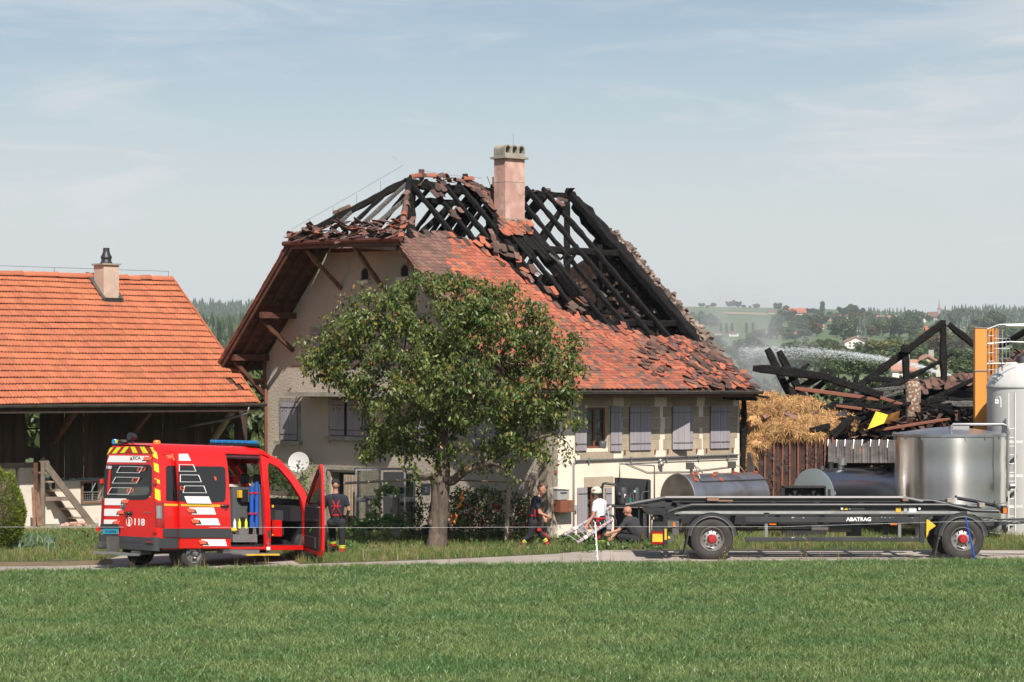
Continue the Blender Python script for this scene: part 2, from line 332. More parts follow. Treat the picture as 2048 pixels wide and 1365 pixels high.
# ================= terrain, road, air =================
_TK=([-3000,100,170,300,600,900,1500,2200,2900,3600,4300,5400],[0,0,.8,3.3,7,12.5,26,51,80,117,108,60])
def T(x,y):
    b=float(np.interp(y,_TK[0],_TK[1]))
    if y>130:
        k=min(1,(y-130)/500); b+=k*1.5*mnoise.noise(Vector((x/260,y/260,0)))+(min(1,max(0,(y-1500)/2000)))*(5*mnoise.noise(Vector((x/420,3.1,0))) - max(0,(x-250)/500)*9*(y>1500))
    return b
def FP(px,py):   # ground point of the hills seen at a pixel
    best=None
    for D in np.geomspace(110,3600,260):
        x=(px-1024)/FPX*D; z=T(x,D)
        if YH-(z-CH)/D*FPX<=py: return Vector((x,float(D),z))
    return Vector(((px-1024)/FPX*3590,3590,T((px-1024)/FPX*3590,3590)))
def ground():
    ys=list(np.arange(-2500,-100,150))+list(np.arange(-100,100,10))+list(np.geomspace(100,5300,120)); xs=sorted(set(list(np.linspace(-2500,2500,70))+list(np.linspace(-900,900,90))+list(np.linspace(-60,60,13))))
    b=MB(); n=len(xs)
    vs=[(x,y,T(x,y)) for y in ys for x in xs]; b.add(vs,[(j*n+i,j*n+i+1,(j+1)*n+i+1,(j+1)*n+i) for j in range(len(ys)-1) for i in range(n-1)])
    m=M('meadow_ground',(.075,.12,.042),.95,col2=(.10,.14,.05),scale=.006,col3=(.16,.14,.06),scale3=.0035,lo3=.60,hi3=.64,detail=3,sc=(1,.45,1))
    # soil close by
    nt=m.node_tree; N=nt.nodes; L=nt.links; bs=N['Principled BSDF']; src=bs.inputs['Base Color'].links[0].from_socket
    tc=N.new('ShaderNodeTexCoord'); sp=N.new('ShaderNodeSeparateXYZ'); L.new(tc.outputs['Object'],sp.inputs[0]); mr=N.new('ShaderNodeMapRange'); mr.inputs[1].default_value=85; mr.inputs[2].default_value=140; L.new(sp.outputs[1],mr.inputs[0])
    nn=N.new('ShaderNodeTexNoise'); nn.inputs['Scale'].default_value=.35; nn.inputs['Detail'].default_value=8; L.new(tc.outputs['Object'],nn.inputs[0]); cr=N.new('ShaderNodeValToRGB'); cr.color_ramp.elements[0].position=.4; cr.color_ramp.elements[0].color=(.035,.052,.018,1); cr.color_ramp.elements[1].position=.62; cr.color_ramp.elements[1].color=(.085,.085,.035,1); L.new(nn.outputs[0],cr.inputs[0])
    mx=N.new('ShaderNodeMix'); mx.data_type='RGBA'; L.new(mr.outputs[0],mx.inputs[0]); L.new(cr.outputs[0],mx.inputs[6]); L.new(src,mx.inputs[7]); L.new(mx.outputs[2],bs.inputs['Base Color'])
    obj('ground',b,m,kind='structure',smooth=True)
ground()
def drape(name,pts,m,dz=.6,kind='structure',n=24):    # pts: pixel quad strip [(px, pytop, pybottom)]
    b=MB(); rows=6; vs=[]
    for (px,y0,y1) in pts:
        for j in range(rows+1):
            q=FP(px,y1+(y0-y1)*j/rows); vs.append((q.x,q.y,q.z+dz))
    b.add(vs,[(i*(rows+1)+j,(i+1)*(rows+1)+j,(i+1)*(rows+1)+j+1,i*(rows+1)+j+1) for i in range(len(pts)-1) for j in range(rows)])
    return obj(name,b,m,kind=kind,smooth=True)
och=M('stubble',(.33,.23,.13),.95,col2=(.26,.19,.10),scale=.02); brg=M('bright_meadow',(.10,.16,.045),.95,col2=(.08,.13,.04),scale=.01); drg=M('dark_crop',(.05,.085,.03),.95,col2=(.065,.10,.03),scale=.01)
drape('stubble_field',[(1444,627,628),(1460,625,630),(1500,626.5,631.5),(1536,630,633)],och)
drape('stubble_field',[(1600,638,640),(1650,640,644),(1700,641,646),(1762,645,648)],och)
drape('meadow',[(1395,617,622),(1450,616.8,623),(1520,618,625),(1560,622,628)],brg,.4)
drape('meadow',[(1440,677,699),(1520,679,703),(1600,682,702),(1668,686,694)],brg,.4)
drape('meadow',[(1560,632,637),(1640,634,638.5),(1740,636,643)],drg,.4)
drape('field_track',[(1600,692.5,693.7),(1640,690.5,691.7),(1672,687,688)],M('gravel_track',(.5,.45,.38),.9),.8)
asph=M('asphalt',(.36,.315,.275),.92,col2=(.29,.25,.22),scale=.7,bump=.5,bscale=60,col3=(.42,.37,.32),scale3=2.2,lo3=.55,hi3=.7)
def strip(name,rows,m,z,**k):
    b=MB(); vs=[]
    for (px,y0,y1) in rows:
        for j in range(4):
            q=G(px,y1+(y0-y1)*j/3,z); vs.append(q)
    b.add(vs,[(i*4+j,(i+1)*4+j,(i+1)*4+j+1,i*4+j+1) for i in range(len(rows)-1) for j in range(3)])
    return obj(name,b,m,kind='structure',**k)
strip('road',[(-700,1133,1158),(-60,1131,1150),(0,1131,1148),(190,1128,1146),(240,1112,1145),(420,1106,1142),(560,1108,1139),(600,1129,1138),(750,1124,1135),(915,1118,1133),(1100,1109,1132),(1190,1101,1131),(1500,1100,1128),(2048,1101,1121),(2900,1098,1112)],asph,.004)
slab=M('concrete_paving',(.42,.365,.32),.9,col2=(.34,.295,.255),scale=1.1,bump=.3,bscale=40)
for i,(a,b_) in enumerate(((1203,1322),(1325,1495),(1498,1700),(1703,1905),(1908,2140))):
    strip('paving_slab',[(a,1103,1124),((a+b_)/2,1103,1122.5),(b_,1103,1121)],slab,.012)
strip('dry_verge',[(-100,1125,1133),(0,1124,1133),(120,1124,1132),(225,1119,1129)],M('dry_earth',(.19,.13,.075),.95,col2=(.12,.1,.05),scale=2,bump=.6,bscale=20),.008)
b=MB(); p0=G(655,1107); p1=G(1003,1101)
b.bar(p0+Vector((0,0,.03)),p1+Vector((0,0,.03)),.14,.1); obj('kerb',b,mt['concrete'],kind='structure')
# ---- air ----
b=MB(); b.box(-2600,2600,-2600,5400,-2,185)
hm=bpy.data.materials.new('haze_air'); hm.use_nodes=True; N=hm.node_tree.nodes; L=hm.node_tree.links; N.clear()
o_=N.new('ShaderNodeOutputMaterial'); pv=N.new('ShaderNodeVolumePrincipled'); pv.inputs['Color'].default_value=(.86,.93,1,1); pv.inputs['Density'].default_value=HAZE; pv.inputs['Anisotropy'].default_value=.1
L.new(pv.outputs[0],o_.inputs['Volume']); obj('haze',b,hm,kind='stuff')
# ================= grass =================
def tuft(name,n,rad,h,w,m,lean=.5,seed=1):
    r=random.Random(seed); b=MB()
    for i in range(n):
        a=r.uniform(0,6.283); q=rad*math.sqrt(r.random()); x=q*math.cos(a); y=q*math.sin(a); hh=h*r.uniform(.45,1.1); t=r.uniform(0,6.283); l=hh*lean*r.random(); ta=r.uniform(0,6.283)
        dx=math.cos(t)*w/2; dy=math.sin(t)*w/2; ex=x+l*math.cos(ta); ey=y+l*math.sin(ta); mx_=x+.3*l*math.cos(ta); my=y+.3*l*math.sin(ta)
        b.add([(x-dx,y-dy,0),(x+dx,y+dy,0),(mx_+dx*.8,my+dy*.8,hh*.6),(mx_-dx*.8,my-dy*.8,hh*.6),(ex,ey,hh)],[(0,1,2,3),(3,2,4)])
    me=bpy.data.meshes.new(name); me.from_pydata(b.v,[],b.f); me.materials.append(m); return bpy.data.objects.new(name,me)
def scatter(name,mb,protos,dens,smin,smax,seed,label,cat,z=0,noisy=None):
    me=bpy.data.meshes.new(name); me.from_pydata(mb.v,[],mb.f); o=bpy.data.objects.new(name,me); link(o); o['label']=label; o['category']=cat; o['kind']='stuff'
    pc=bpy.data.collections.new(name+'_blades'); [pc.objects.link(q) for q in protos]
    ng=bpy.data.node_groups.new(name+'_nodes','GeometryNodeTree'); ng.interface.new_socket('Geometry',in_out='INPUT',socket_type='NodeSocketGeometry'); ng.interface.new_socket('Geometry',in_out='OUTPUT',socket_type='NodeSocketGeometry')
    N=ng.nodes; L=ng.links; gi=N.new('NodeGroupInput'); go=N.new('NodeGroupOutput'); d=N.new('GeometryNodeDistributePointsOnFaces'); d.inputs['Density'].default_value=dens; d.inputs['Seed'].default_value=seed
    if noisy:
        nn=N.new('ShaderNodeTexNoise'); nn.inputs['Scale'].default_value=noisy[0]; nn.inputs['Detail'].default_value=4; mr=N.new('ShaderNodeMapRange'); mr.inputs[1].default_value=noisy[1]; mr.inputs[2].default_value=noisy[2]; mr.inputs[4].default_value=dens; mr.inputs[3].default_value=dens*noisy[3]
        ps=N.new('GeometryNodeInputPosition'); L.new(ps.outputs[0],nn.inputs['Vector']); L.new(nn.outputs[0],mr.inputs[0]); L.new(mr.outputs[0],d.inputs['Density'])
    L.new(gi.outputs[0],d.inputs['Mesh']); ip=N.new('GeometryNodeInstanceOnPoints'); L.new(d.outputs['Points'],ip.inputs['Points'])
    ci=N.new('GeometryNodeCollectionInfo'); ci.inputs['Collection'].default_value=pc; ci.inputs['Separate Children'].default_value=True; ci.inputs['Reset Children'].default_value=True; L.new(ci.outputs[0],ip.inputs['Instance']); ip.inputs['Pick Instance'].default_value=True
    rv=N.new('FunctionNodeRandomValue'); rv.data_type='FLOAT_VECTOR'; rv.inputs[0].default_value=(-.12,-.12,0); rv.inputs[1].default_value=(.12,.12,6.28); L.new(rv.outputs[0],ip.inputs['Rotation'])
    rs=N.new('FunctionNodeRandomValue'); rs.data_type='FLOAT'; rs.inputs[2].default_value=smin; rs.inputs[3].default_value=smax; L.new(rs.outputs[1],ip.inputs['Scale']); L.new(ip.outputs[0],go.inputs[0])
    md=o.modifiers.new('blades','NODES'); md.node_group=ng; return o
gA=leafmat('field_blade',[(.112,.195,.064),(.185,.25,.09)],.3,.62,world=.55,rough=.38,spec=.5)
gB=leafmat('yard_blade',[(.12,.20,.05),(.26,.25,.10)],.3,.5,world=1.1); gC=leafmat('dry_blade',[(.30,.24,.11),(.22,.2,.08)],.3,.3)
b=MB(); k=[G(-260,1420),G(2310,1420),G(2310,1119.5),G(1500,1127),G(1200,1130),G(800,1133),G(560,1137),G(420,1140),G(200,1143.5),G(0,1146.5),G(-260,1152)]
b.add([(-16,28,.0),(16,28,.0)]+[(q.x,q.y,0) for q in k[2:]],[tuple(range(11))])
field=obj('field',b,M('field_soil',(.055,.09,.028),.95,col2=(.045,.075,.022),scale=1.2,bump=.6,bscale=30),kind='structure'); field.location.z=.004
prA=[tuft('blades%d'%i,26,.14,.085,.009,gA,1.25,i) for i in range(5)]+[tuft('blades_dry',20,.13,.085,.005,gC,.8,9)]
scatter('field_grass',b,prA[:5],92,.45,1.6,3,'short mown green grass filling the foreground field','grass',noisy=(.7,.35,.6,.45))
scatter('field_dry_blades',b,[tuft('straws',7,.10,.12,.004,gC,.9,21),tuft('clover',16,.10,.05,.022,gB,1.6,22)],7.0,.5,1.4,5,'sparse taller straw coloured blades among the mown field grass','grass',noisy=(.4,.4,.6,.1))
yp=[(-400,1125),(0,1125),(200,1122),(230,1108),(560,1104),(600,1128),(750,1123),(915,1117),(1100,1108),(1190,1100),(1500,1099),(2048,1100),(2600,1098)]
b=MB(); vs=[]
for (px,py) in yp:
    q=G(px,py); vs+= [(q.x,q.y,0)]; q2=G(px,1062); vs+=[(q2.x*1.0,q2.y,0)]
b.add(vs,[(2*i,2*i+2,2*i+3,2*i+1) for i in range(len(yp)-1)])
prB=[tuft('weed%d'%i,26,.16,.21,.011,gB,1.0,30+i) for i in range(4)]+[tuft('weed_dry',16,.14,.26,.007,gC,.7,40)]
scatter('yard_grass',b,prB,38,.4,1.15,8,'unmown weedy grass between the road and the farmhouse','grass',noisy=(.9,.32,.6,.5))
# strip of tall stalks at the field edge
b=MB(); ep=[(0,1147),(420,1141),(800,1134),(1200,1131),(1500,1128),(2048,1121)]; vs=[]
for px,py in ep: a=G(px,py+4); c=G(px,py-3); vs+=[(a.x,a.y,0),(c.x,c.y,0)]
b.add(vs,[(2*i,2*i+2,2*i+3,2*i+1) for i in range(len(ep)-1)])
scatter('edge_stalks',b,[tuft('stalk%d'%i,5,.07,.42,.009,gC,.6,50+i) for i in range(3)]+[tuft('edge%d'%i,20,.1,.15,.009,gA,.9,60+i) for i in range(4)],7,.4,.95,11,'dry stalks and longer grass along the edge of the road','grass')
# ================= far landscape =================
fl_dec=leafmat('far_broadleaf',[(.065,.10,.035),(.10,.13,.045)],.2,.4); fl_yel=leafmat('far_yellowish_leaf',[(.15,.165,.05),(.18,.18,.055)],.2,.3); fl_con=leafmat('far_needles',[(.045,.072,.04),(.06,.085,.045)],.1,.4); fl_dark=leafmat('far_dark_leaf',[(.048,.078,.03),(.065,.092,.035)],.15,.35); fl_red=leafmat('far_reddish_leaf',[(.11,.075,.035),(.09,.08,.035)],.2,.3)
def crown_mesh(name,blobs,n,sz,m,seed):
    r=random.Random(seed); b=MB()
    for i in range(n):
        c,rr=blobs[r.randrange(len(blobs))]; d=Vector((r.gauss(0,1),r.gauss(0,1),r.gauss(0,1))).normalized(); k=r.uniform(.62,1.04)
        p=Vector((c[0]+d.x*rr[0]*k,c[1]+d.y*rr[1]*k,c[2]+d.z*rr[2]*k)); q=(d+Vector((r.gauss(0,.5),r.gauss(0,.5),r.gauss(0,.5)+.2))).normalized(); t=q.orthogonal().normalized(); u_=q.cross(t); s_=sz*r.uniform(.5,1.3)
        a=r.random()*6.28; t,u_=t*math.cos(a)+u_*math.sin(a),u_*math.cos(a)-t*math.sin(a)
        b.add([p-t*s_,p-u_*s_*.7,p+t*s_,p+u_*s_*.7+q*s_*.4],[(0,1,2,3)])
    me=bpy.data.meshes.new(name); me.from_pydata(b.v,[],b.f); me.materials.append(m); return me
def tree_blobs(kind,r):
    if kind=='poplar': return [((0,0,.15+.1*i),(.13-.008*abs(i-3),)*2+(.12,)) for i in range(8)]
    if kind=='round': return [((0,0,.55),(.36,.36,.38))]+[((.27*math.cos(a),.27*math.sin(a),r.uniform(.38,.75)),(.2,.2,.2)) for a in [i*6.28/8+r.random()*.4 for i in range(8)]]+[((0,0,.85),(.16,.16,.14))]
    return [((.33*math.cos(a)*r.uniform(.4,1.1),.33*math.sin(a)*r.uniform(.4,1),r.uniform(.3,.8)),(r.uniform(.13,.24),)*3) for a in [i*6.28/11 for i in range(11)]]+[((0,0,.5),(.3,.3,.35))]
def conifer(b,x,y,z,h,w,r,layers=6,n=7):
    for l in range(layers):
        z0=z+h*(.10+.86*l/layers); z1=z+h*min(1,.10+.86*(l+1.7)/layers); rr=w/2*(1-l/layers)**.85+w*.03; vs=[]
        for i in range(n*2):
            a=i*math.pi/n+r.random()*.3; q=rr*(1 if i%2==0 else .55)*r.uniform(.75,1.15); vs.append((x+q*math.cos(a),y+q*math.sin(a),z0-(h*.04 if i%2==0 else 0)+r.uniform(-.01,.02)*h))
        vs.append((x,y,z1)); b.add(vs,[(i,(i+1)%(2*n),2*n) for i in range(2*n)])
protos={}
def proto(kind):
    if kind in protos: return protos[kind]
    r=random.Random(len(protos)+5)
    if kind=='fir':
        b=MB(); conifer(b,0,0,0,1,.42,r,11,9); cm=bpy.data.meshes.new('crown'); cm.from_pydata(b.v,[],b.f); cm.materials.append(fl_con)
    else:
        k,m=kind.split('/'); cm=crown_mesh('crown',tree_blobs(k,r),2300 if k!='poplar' else 900,.040,{'dec':fl_dec,'yel':fl_yel,'dark':fl_dark,'red':fl_red}[m],len(protos))
    b=MB(); b.tube([(0,0,-.03),(.005,0,.15),(0,.01,.45)],[.035,.025,.012],6); tm=bpy.data.meshes.new('trunk'); tm.from_pydata(b.v,[],b.f); tm.materials.append(mt['bark'])
    protos[kind]=(cm,tm); return protos[kind]
def fartree(px,py,w,h,kind,label,group,at=None,name='tree'):
    if group and '/' in kind: adj={'dec':'','dark':'dark ','yel':'yellowish ','red':'reddish brown '}[kind.split('/')[1]]; label=adj+label; group=adj+group if adj else group
    q=at or FP(px,py); k=q.y/FPX; cm,tm=proto(kind); e=thing(name,label,'tree',q,R.uniform(0,6.28),group)
    W_=w*k; H_=h*k; c0=.84 if kind!='fir' else .42
    if kind.startswith('poplar'): c0=.26
    e.scale=(W_/c0,W_/c0,H_)
    for nm,me in(('crown',cm),('trunk',tm)):
        o=bpy.data.objects.new(nm,me); COL.objects.link(o); o.parent=e
    return e
L1='trees scattered over the hill behind the farm'
named=[(1687,690,50,54,'round/dark','big dark round tree beside the white house with dark roof panels'),(1763,727,76,52,'lobed/yel','yellow green bushy tree in front of the white hillside house'),(1727,718,40,38,'lobed/dark','dark bushy tree left of the yellow green one on the hillside'),(1787,672,16,40,'poplar/dark','single dark poplar column below the village on the hill'),(1645,631,11,28,'poplar/dec','tall narrow poplar standing on the skyline'),(1470,704,22,23,'fir','small fir on the meadow just right of the broken roof'),(1857,745,28,30,'fir','small fir in front of the pinkish roofed house'),(1612,694,16,19,'round/dec','small lone tree on the meadow left of the white house'),(1553,682,36,36,'round/dec','large round tree at the middle of the valley hedge'),(1428,703,46,38,'lobed/dec','loose tree close to the right end of the farmhouse roof')]
for a in named: fartree(*a[:5],a[5],None)
sky_t=[(1458,617,13,15),(1467,617,16,16),(1477,617,13,15),(1513,619,14,12),(1556,622,18,18),(1572,624,13,13),(1403,616,14,10),(1427,617,13,10),(1415,617,9,7),(1487,618,9,7),(1622,629,18,13),(1633,630,14,11),(1612,628,14,9),(1500,618,6,5),(1660,632,12,9),(1672,634,16,8),(1688,633,12,7),(1700,636,14,9)]
for i,(x,y,w,h) in enumerate(sky_t): fartree(x,y,w,h,'round/dec' if i%2 else 'lobed/dark','small tree along the skyline of the hill behind the farm','trees along the skyline of the hill')
for x in(1442,1453,1464,1493,1506): fartree(x,668,6,23,'poplar/dec','slim poplar in a row across the hillside meadow','slim poplars in a row on the hillside')
for x,y,w,h in((1385,658,26,34),(1402,660,28,38),(1420,662,26,34),(1372,655,24,30),(1432,660,16,24),(1395,668,22,20)): fartree(x,y,w,h,'round/dec','bluish tree of the small wood beside the broken roof','trees of the small wood left on the hill')
rr=random.Random(4); kinds=['round/dec','lobed/dec','round/dark','lobed/dark','lobed/yel','lobed/red']
for x,y,w,h in((1521,682,30,26),(1575,684,24,22),(1500,684,18,17),(1590,684,22,14),(1538,684,20,18)): fartree(x,y,w,h,kinds[int(x)%4],'tree of the hedge line below the hillside meadow','trees of the hedge below the meadow')
for i in range(38):
    x=rr.uniform(1545,1765); y=rr.uniform(646,678); w=rr.uniform(18,38); fartree(x,y,w,w*rr.uniform(.7,1),kinds[rr.choice((0,1,2,3,3,5))],'tree among the scattered farms in the valley','trees among the valley farms')
for i in range(34):
    x=rr.uniform(1690,1965); y=rr.uniform(636,660); w=rr.uniform(14,32); fartree(x,y,w,w*rr.uniform(.7,1),kinds[rr.choice((0,1,2,3,3,0))],'tree in and around the hill village','trees around the hill village')
for i in range(46):
    x=rr.uniform(1775,2080); y=rr.uniform(662,722); w=rr.uniform(26,50); fartree(x,y,w,w*rr.uniform(.75,1.05),kinds[rr.choice((0,1,2,3,1,4,5,0))],'broad tree of the wooded slope below the village','trees of the wooded slope')
for i in range(58):
    x=1480+i*9.6+rr.uniform(-6,6); y=rr.uniform(728,762) if x>1600 else rr.uniform(722,766); w=rr.uniform(38,70); fartree(x,y,w,w*rr.uniform(.65,.9),kinds[rr.choice((0,1,2,3,1,0))],'leafy tree in the belt right behind the burnt barn','trees of the belt behind the burnt barn')
for i in range(30):
    x=rr.uniform(1470,1700); y=rr.uniform(706,735); w=rr.uniform(28,50); fartree(x,y,w,w*rr.uniform(.55,.85),kinds[rr.choice((0,1,2,3))],'leafy tree in the belt right behind the burnt barn','trees of the belt behind the burnt barn')
for i in range(14):   # greenery behind the orange roofed barn, seen through its openings
    e=fartree(0,0,1,1,kinds[rr.choice((0,1,1,4))],'leafy tree seen through gaps in the orange roofed barn','trees behind the orange roofed barn',at=Vector((-24+i*1.6,rr.uniform(96,104),0))); e.scale=(5,5,6.5)
def forest(name,x0,x1,ytop,ybot,n,hpx,label,seed,mask=None):
    b=MB(); r=random.Random(seed)
    for i in range(n):
        px=r.uniform(x0,x1); t=r.random()**1.0; y=ytop(px)+(ybot-ytop(px))*t; q=FP(px,y); h=r.uniform(.6,1.1)*15; conifer(b,q.x,q.y,q.z-1,h,h*.45,r,5,5)
    o=obj(name,b,fl_con,kind='stuff'); o['label']=label; o['category']='forest'
forest('conifer_forest',330,560,lambda x:616+2*math.sin(x/17.),745,2400,0,'dark conifer forest on the hill between barn roof and farmhouse',2)
for i in range(26):
    px=rr.uniform(380,540); q=FP(px,rr.uniform(640,720)); fartree(0,0,rr.uniform(12,22),rr.uniform(16,26),rr.choice(kinds[:4]),'broadleaf tree mixed into the left conifer forest','broadleaf trees in the left forest',at=q)
forest('ridge_forest',1880,2200,lambda x:632-10*min(1,max(0,(x-1880)/90)),660,600,0,'dark conifer forest on the ridge right of the church',3)
forest('conifer_copse',1714,1768,lambda x:660,674,60,0,'small dark copse of conifers left of the single poplar',5)
forest('skyline_copse',1735,1850,lambda x:633,640,40,0,'thin dark copse behind the hill village roofs',6)
# ---- far buildings ----
wcol={'w':M('far_white_wall',(.66,.64,.60),.9),'b':M('far_beige_wall',(.52,.45,.36),.9),'g':M('far_grey_wall',(.33,.32,.31),.9)}
rcol={'r':M('far_red_roof',(.42,.13,.07),.85,col2=(.32,.1,.06),scale=.2),'p':M('far_pinkish_roof',(.36,.19,.14),.85),'n':M('far_brown_roof',(.16,.085,.06),.85),'k':M('far_panel_roof',(.03,.035,.045),.3)}
fwin=M('far_window',(.05,.055,.06),.3)
def fhouse(px,py,wpx,hw,hr,dep,gable,wc_,rc,label,group=None,wins=2,cat='house'):
    q=FP(px,py); k=q.y/FPX; w=wpx*k/2; H=hw*k; Rr=hr*k; d=dep*wpx*k/2; e=thing('house',label,cat,q,0,group)
    b=MB()
    if gable: b.prism([(-w,-2),(w,-2),(w,H),(0,H+Rr),(-w,H)],lambda a,z,t:(a,t,z),-d,d)
    else: b.prism([(-d,-2),(d,-2),(d,H),(0,H+Rr),(-d,H)],lambda a,z,t:(t,a,z),-w,w)
    obj('wall',b,wcol[wc_],e,wc=False); ov=.12*w
    b=MB()
    for sg in(-1,1):
        if gable: b.prism([(0,H+Rr+.01*Rr),(sg*(w+ov),H-ov*Rr/w),(sg*(w+ov),H-ov*Rr/w+.3),(0,H+Rr+.4)],lambda a,z,t:(a,t,z),-d-ov,d+ov)
        else: b.prism([(0,H+Rr+.01*Rr),(sg*(d+ov),H-ov*Rr/d),(sg*(d+ov),H-ov*Rr/d+.3),(0,H+Rr+.4)],lambda a,z,t:(t,a,z),-w-ov,w+ov)
    obj('roof',b,rcol[rc],e,wc=False)
    if wpx>14:
        b=MB(); b.box(w*.3-.4,w*.3+.4,-.4,.4,H+Rr*.5,H+Rr+1.1); obj('chimney',b,wcol['g'],e,wc=False)
    rows=2 if hw>9 else 1
    for j in range(rows):
        for i in range(wins):
            x=(-w*.7)+1.4*w*(i+.5)/wins; z=H*(.25+.45*j) if rows>1 else H*.4; b=MB(); ww=min(.11*w*2,.9); f=-(d if gable else d)-.06
            b.box(x-ww/2,x+ww/2,f-.03,f+.05,z,z+min(1.5,H*.28)); obj('window',b,fwin,e,wc=False)
    return e,w,H,Rr,d
fhouse(1709,698,44,13,10,.8,True,'w','p','white gable fronted house with pink roof beside the big dark tree',wins=4)
q=FP(1723,697); k=q.y/FPX; e=thing('solar_roof_house','low white wing with dark roof panels joined to the white hillside house','house',q)
b=MB(); b.box(-11*k,13*k,-6*k,8*k,-2,12*k); obj('wall',b,wcol['w'],e,wc=False)
b=MB(); b.hexa([(-13*k,-8*k,11*k),(14*k,-8*k,11*k),(14*k,1*k,21*k),(-13*k,1*k,21*k),(-13*k,-8*k,11.6*k),(14*k,-8*k,11.6*k),(14*k,1*k,21.7*k),(-13*k,1*k,21.7*k)]); b.box(-13*k,14*k,1*k,9*k,12*k,21*k); obj('roof',b,rcol['p'],e,wc=False)
b=MB(); b.hexa([(-9*k,-7.0*k,12.9*k),(13*k,-7.0*k,12.9*k),(13*k,0,20.8*k),(-9*k,0,20.8*k),(-9*k,-7*k,13.3*k),(13*k,-7*k,13.3*k),(13*k,0,21.3*k),(-9*k,0,21.3*k)]); obj('solar_panel',b,rcol['k'],e,wc=False)
fhouse(1851,760,70,26,19,.75,True,'b','p','large beige house with pinkish roof just behind the burnt timbers',wins=2)
fhouse(1806,762,50,20,17,1.0,False,'w','p','long pinkish roof wing left of the beige house behind the burnt timbers',wins=2)
fhouse(1868,671,34,7,10,.8,False,'w','r','red roofed house among trees above the burnt roof frame',wins=2)
fhouse(1594,631,32,5,8,.7,False,'b','r','red roofed farm on the skyline at the middle of the hill',wins=3)
fhouse(1561,627,12,3,4,.8,True,'g','n','small brown roofed barn on the skyline',wins=1)
fhouse(1542,629,14,3,3.5,.8,False,'b','n','low brown farm building left on the skyline',wins=1)
fhouse(1467,674,19,7,2.5,.6,False,'w','n','little white house beside the row of slim poplars',wins=4)
fhouse(1436,672,12,4,3,.6,False,'w','n','little white house nearest the broken roof on the hill',wins=2)
fhouse(1692,640,48,6,2,.4,False,'w','n','long flat white building left of the village',wins=6)
fhouse(1535,668,9,4,4,.9,True,'b','r','tiny red roofed shed behind the large valley tree',wins=1)
vil=[(1702,636,20,3,4,'n',0),(1726,640,14,3,5,'r',0),(1745,641,13,4,5,'r',1),(1760,642,15,4,5,'p',0),(1775,643,13,4,5,'p',0),(1788,644,16,4,6,'n',0),(1803,642,12,4,6,'r',1),(1818,643,15,4,6,'r',0),(1830,646,16,5,7,'r',0),(1843,645,16,5,6,'r',1),(1812,650,14,4,4,'n',0),(1636,660,22,4,5,'p',0),(1619,655,12,4,5,'r',1),(1628,651,9,3,4,'r',0),(1609,657,10,3,5,'r',0),(1560,672,14,3,3,'r',0),(1590,672,16,3,3,'r',0),(1754,632,9,3,3,'r',0),(1685,634,12,3,3,'n',0)]
for i,(x,y,w,a,b_,c,g) in enumerate(vil):
    fhouse(x,y,w,a,b_,.7,bool(g),'wbw'[i%3],c,'small house of the hillside village with a %s roof'%{'r':'red','p':'pink','n':'brown'}[c],'small houses of the hillside village with %s roofs'%{'r':'red','p':'pink','n':'brown'}[c],wins=2)
e,w,H,Rr,d=fhouse(1868,641,24,8,8,.55,False,'g','n','grey church with a dark roof and a thin red spire on the ridge',wins=4,cat='church')
e.name='church'; q=FP(1868,641); k=q.y/FPX
b=MB(); b.box(7.5*k,13*k,-2.6*k,2.6*k,0,21*k); obj('tower',b,wcol['g'],e,wc=False)
b=MB(); b.add([(6.8*k,-3*k,21*k),(13.7*k,-3*k,21*k),(13.7*k,3*k,21*k),(6.8*k,3*k,21*k),(9.2*k,-1*k,27*k),(11.3*k,-1*k,27*k),(11.3*k,1*k,27*k),(9.2*k,1*k,27*k),(10.25*k,0,43*k)],[(0,1,5,4),(1,2,6,5),(2,3,7,6),(3,0,4,7),(4,5,8),(5,6,8),(6,7,8),(7,4,8)]); obj('spire',b,M('spire_red',(.22,.06,.045),.6),e,wc=False)
# ================= frames of reference =================
_a=math.radians(40); U=Vector((math.cos(_a),math.sin(_a),0)); Vv=Vector((-math.sin(_a),math.cos(_a),0)); HC=Vector((.916,64.5,0)); BE=Vector((-7.43,73.0,0))
def HF(s,m,z): return HC+U*s+Vv*m+Vector((0,0,z))
def BF(s,r,z): return BE+U*s+Vv*r+Vector((0,0,z))
FA=lambda a,z,t: HF(a,-t,z)     # facade, t outward
GA=lambda a,z,t: HF(-t,a,z)     # gable, t outward
def sol(px,o,d):                # distance along o+s*d (horizontal) seen at px
    k=(px-1024)/FPX; return (k*o.y-o.x)/(d.x-k*d.y)
def zat(py,D): return CH+(YH-py)/FPX*D
def wallholes(b,a0,a1,z0,z1,holes,f,t0,t1):
    A=sorted({a0,a1,*[h[0] for h in holes],*[h[1] for h in holes]}); Z=sorted({z0,z1,*[h[2] for h in holes],*[h[3] for h in holes]})
    for i in range(len(A)-1):
        for j in range(len(Z)-1):
            ca=(A[i]+A[i+1])/2; cz=(Z[j]+Z[j+1])/2
            if any(h[0]<ca<h[1] and h[2]<cz<h[3] for h in holes): continue
            p=[f(A[i],Z[j],t0),f(A[i+1],Z[j],t0),f(A[i+1],Z[j],t1),f(A[i],Z[j],t1),f(A[i],Z[j+1],t0),f(A[i+1],Z[j+1],t0),f(A[i+1],Z[j+1],t1),f(A[i],Z[j+1],t1)]; b.hexa(p)
def plate(name,a0,a1,z0,z1,f,t0,t1,m,par,**k):
    b=MB(); b.prism([(a0,z0),(a1,z0),(a1,z1),(a0,z1)],f,t0,t1); return obj(name,b,m,par,**k)
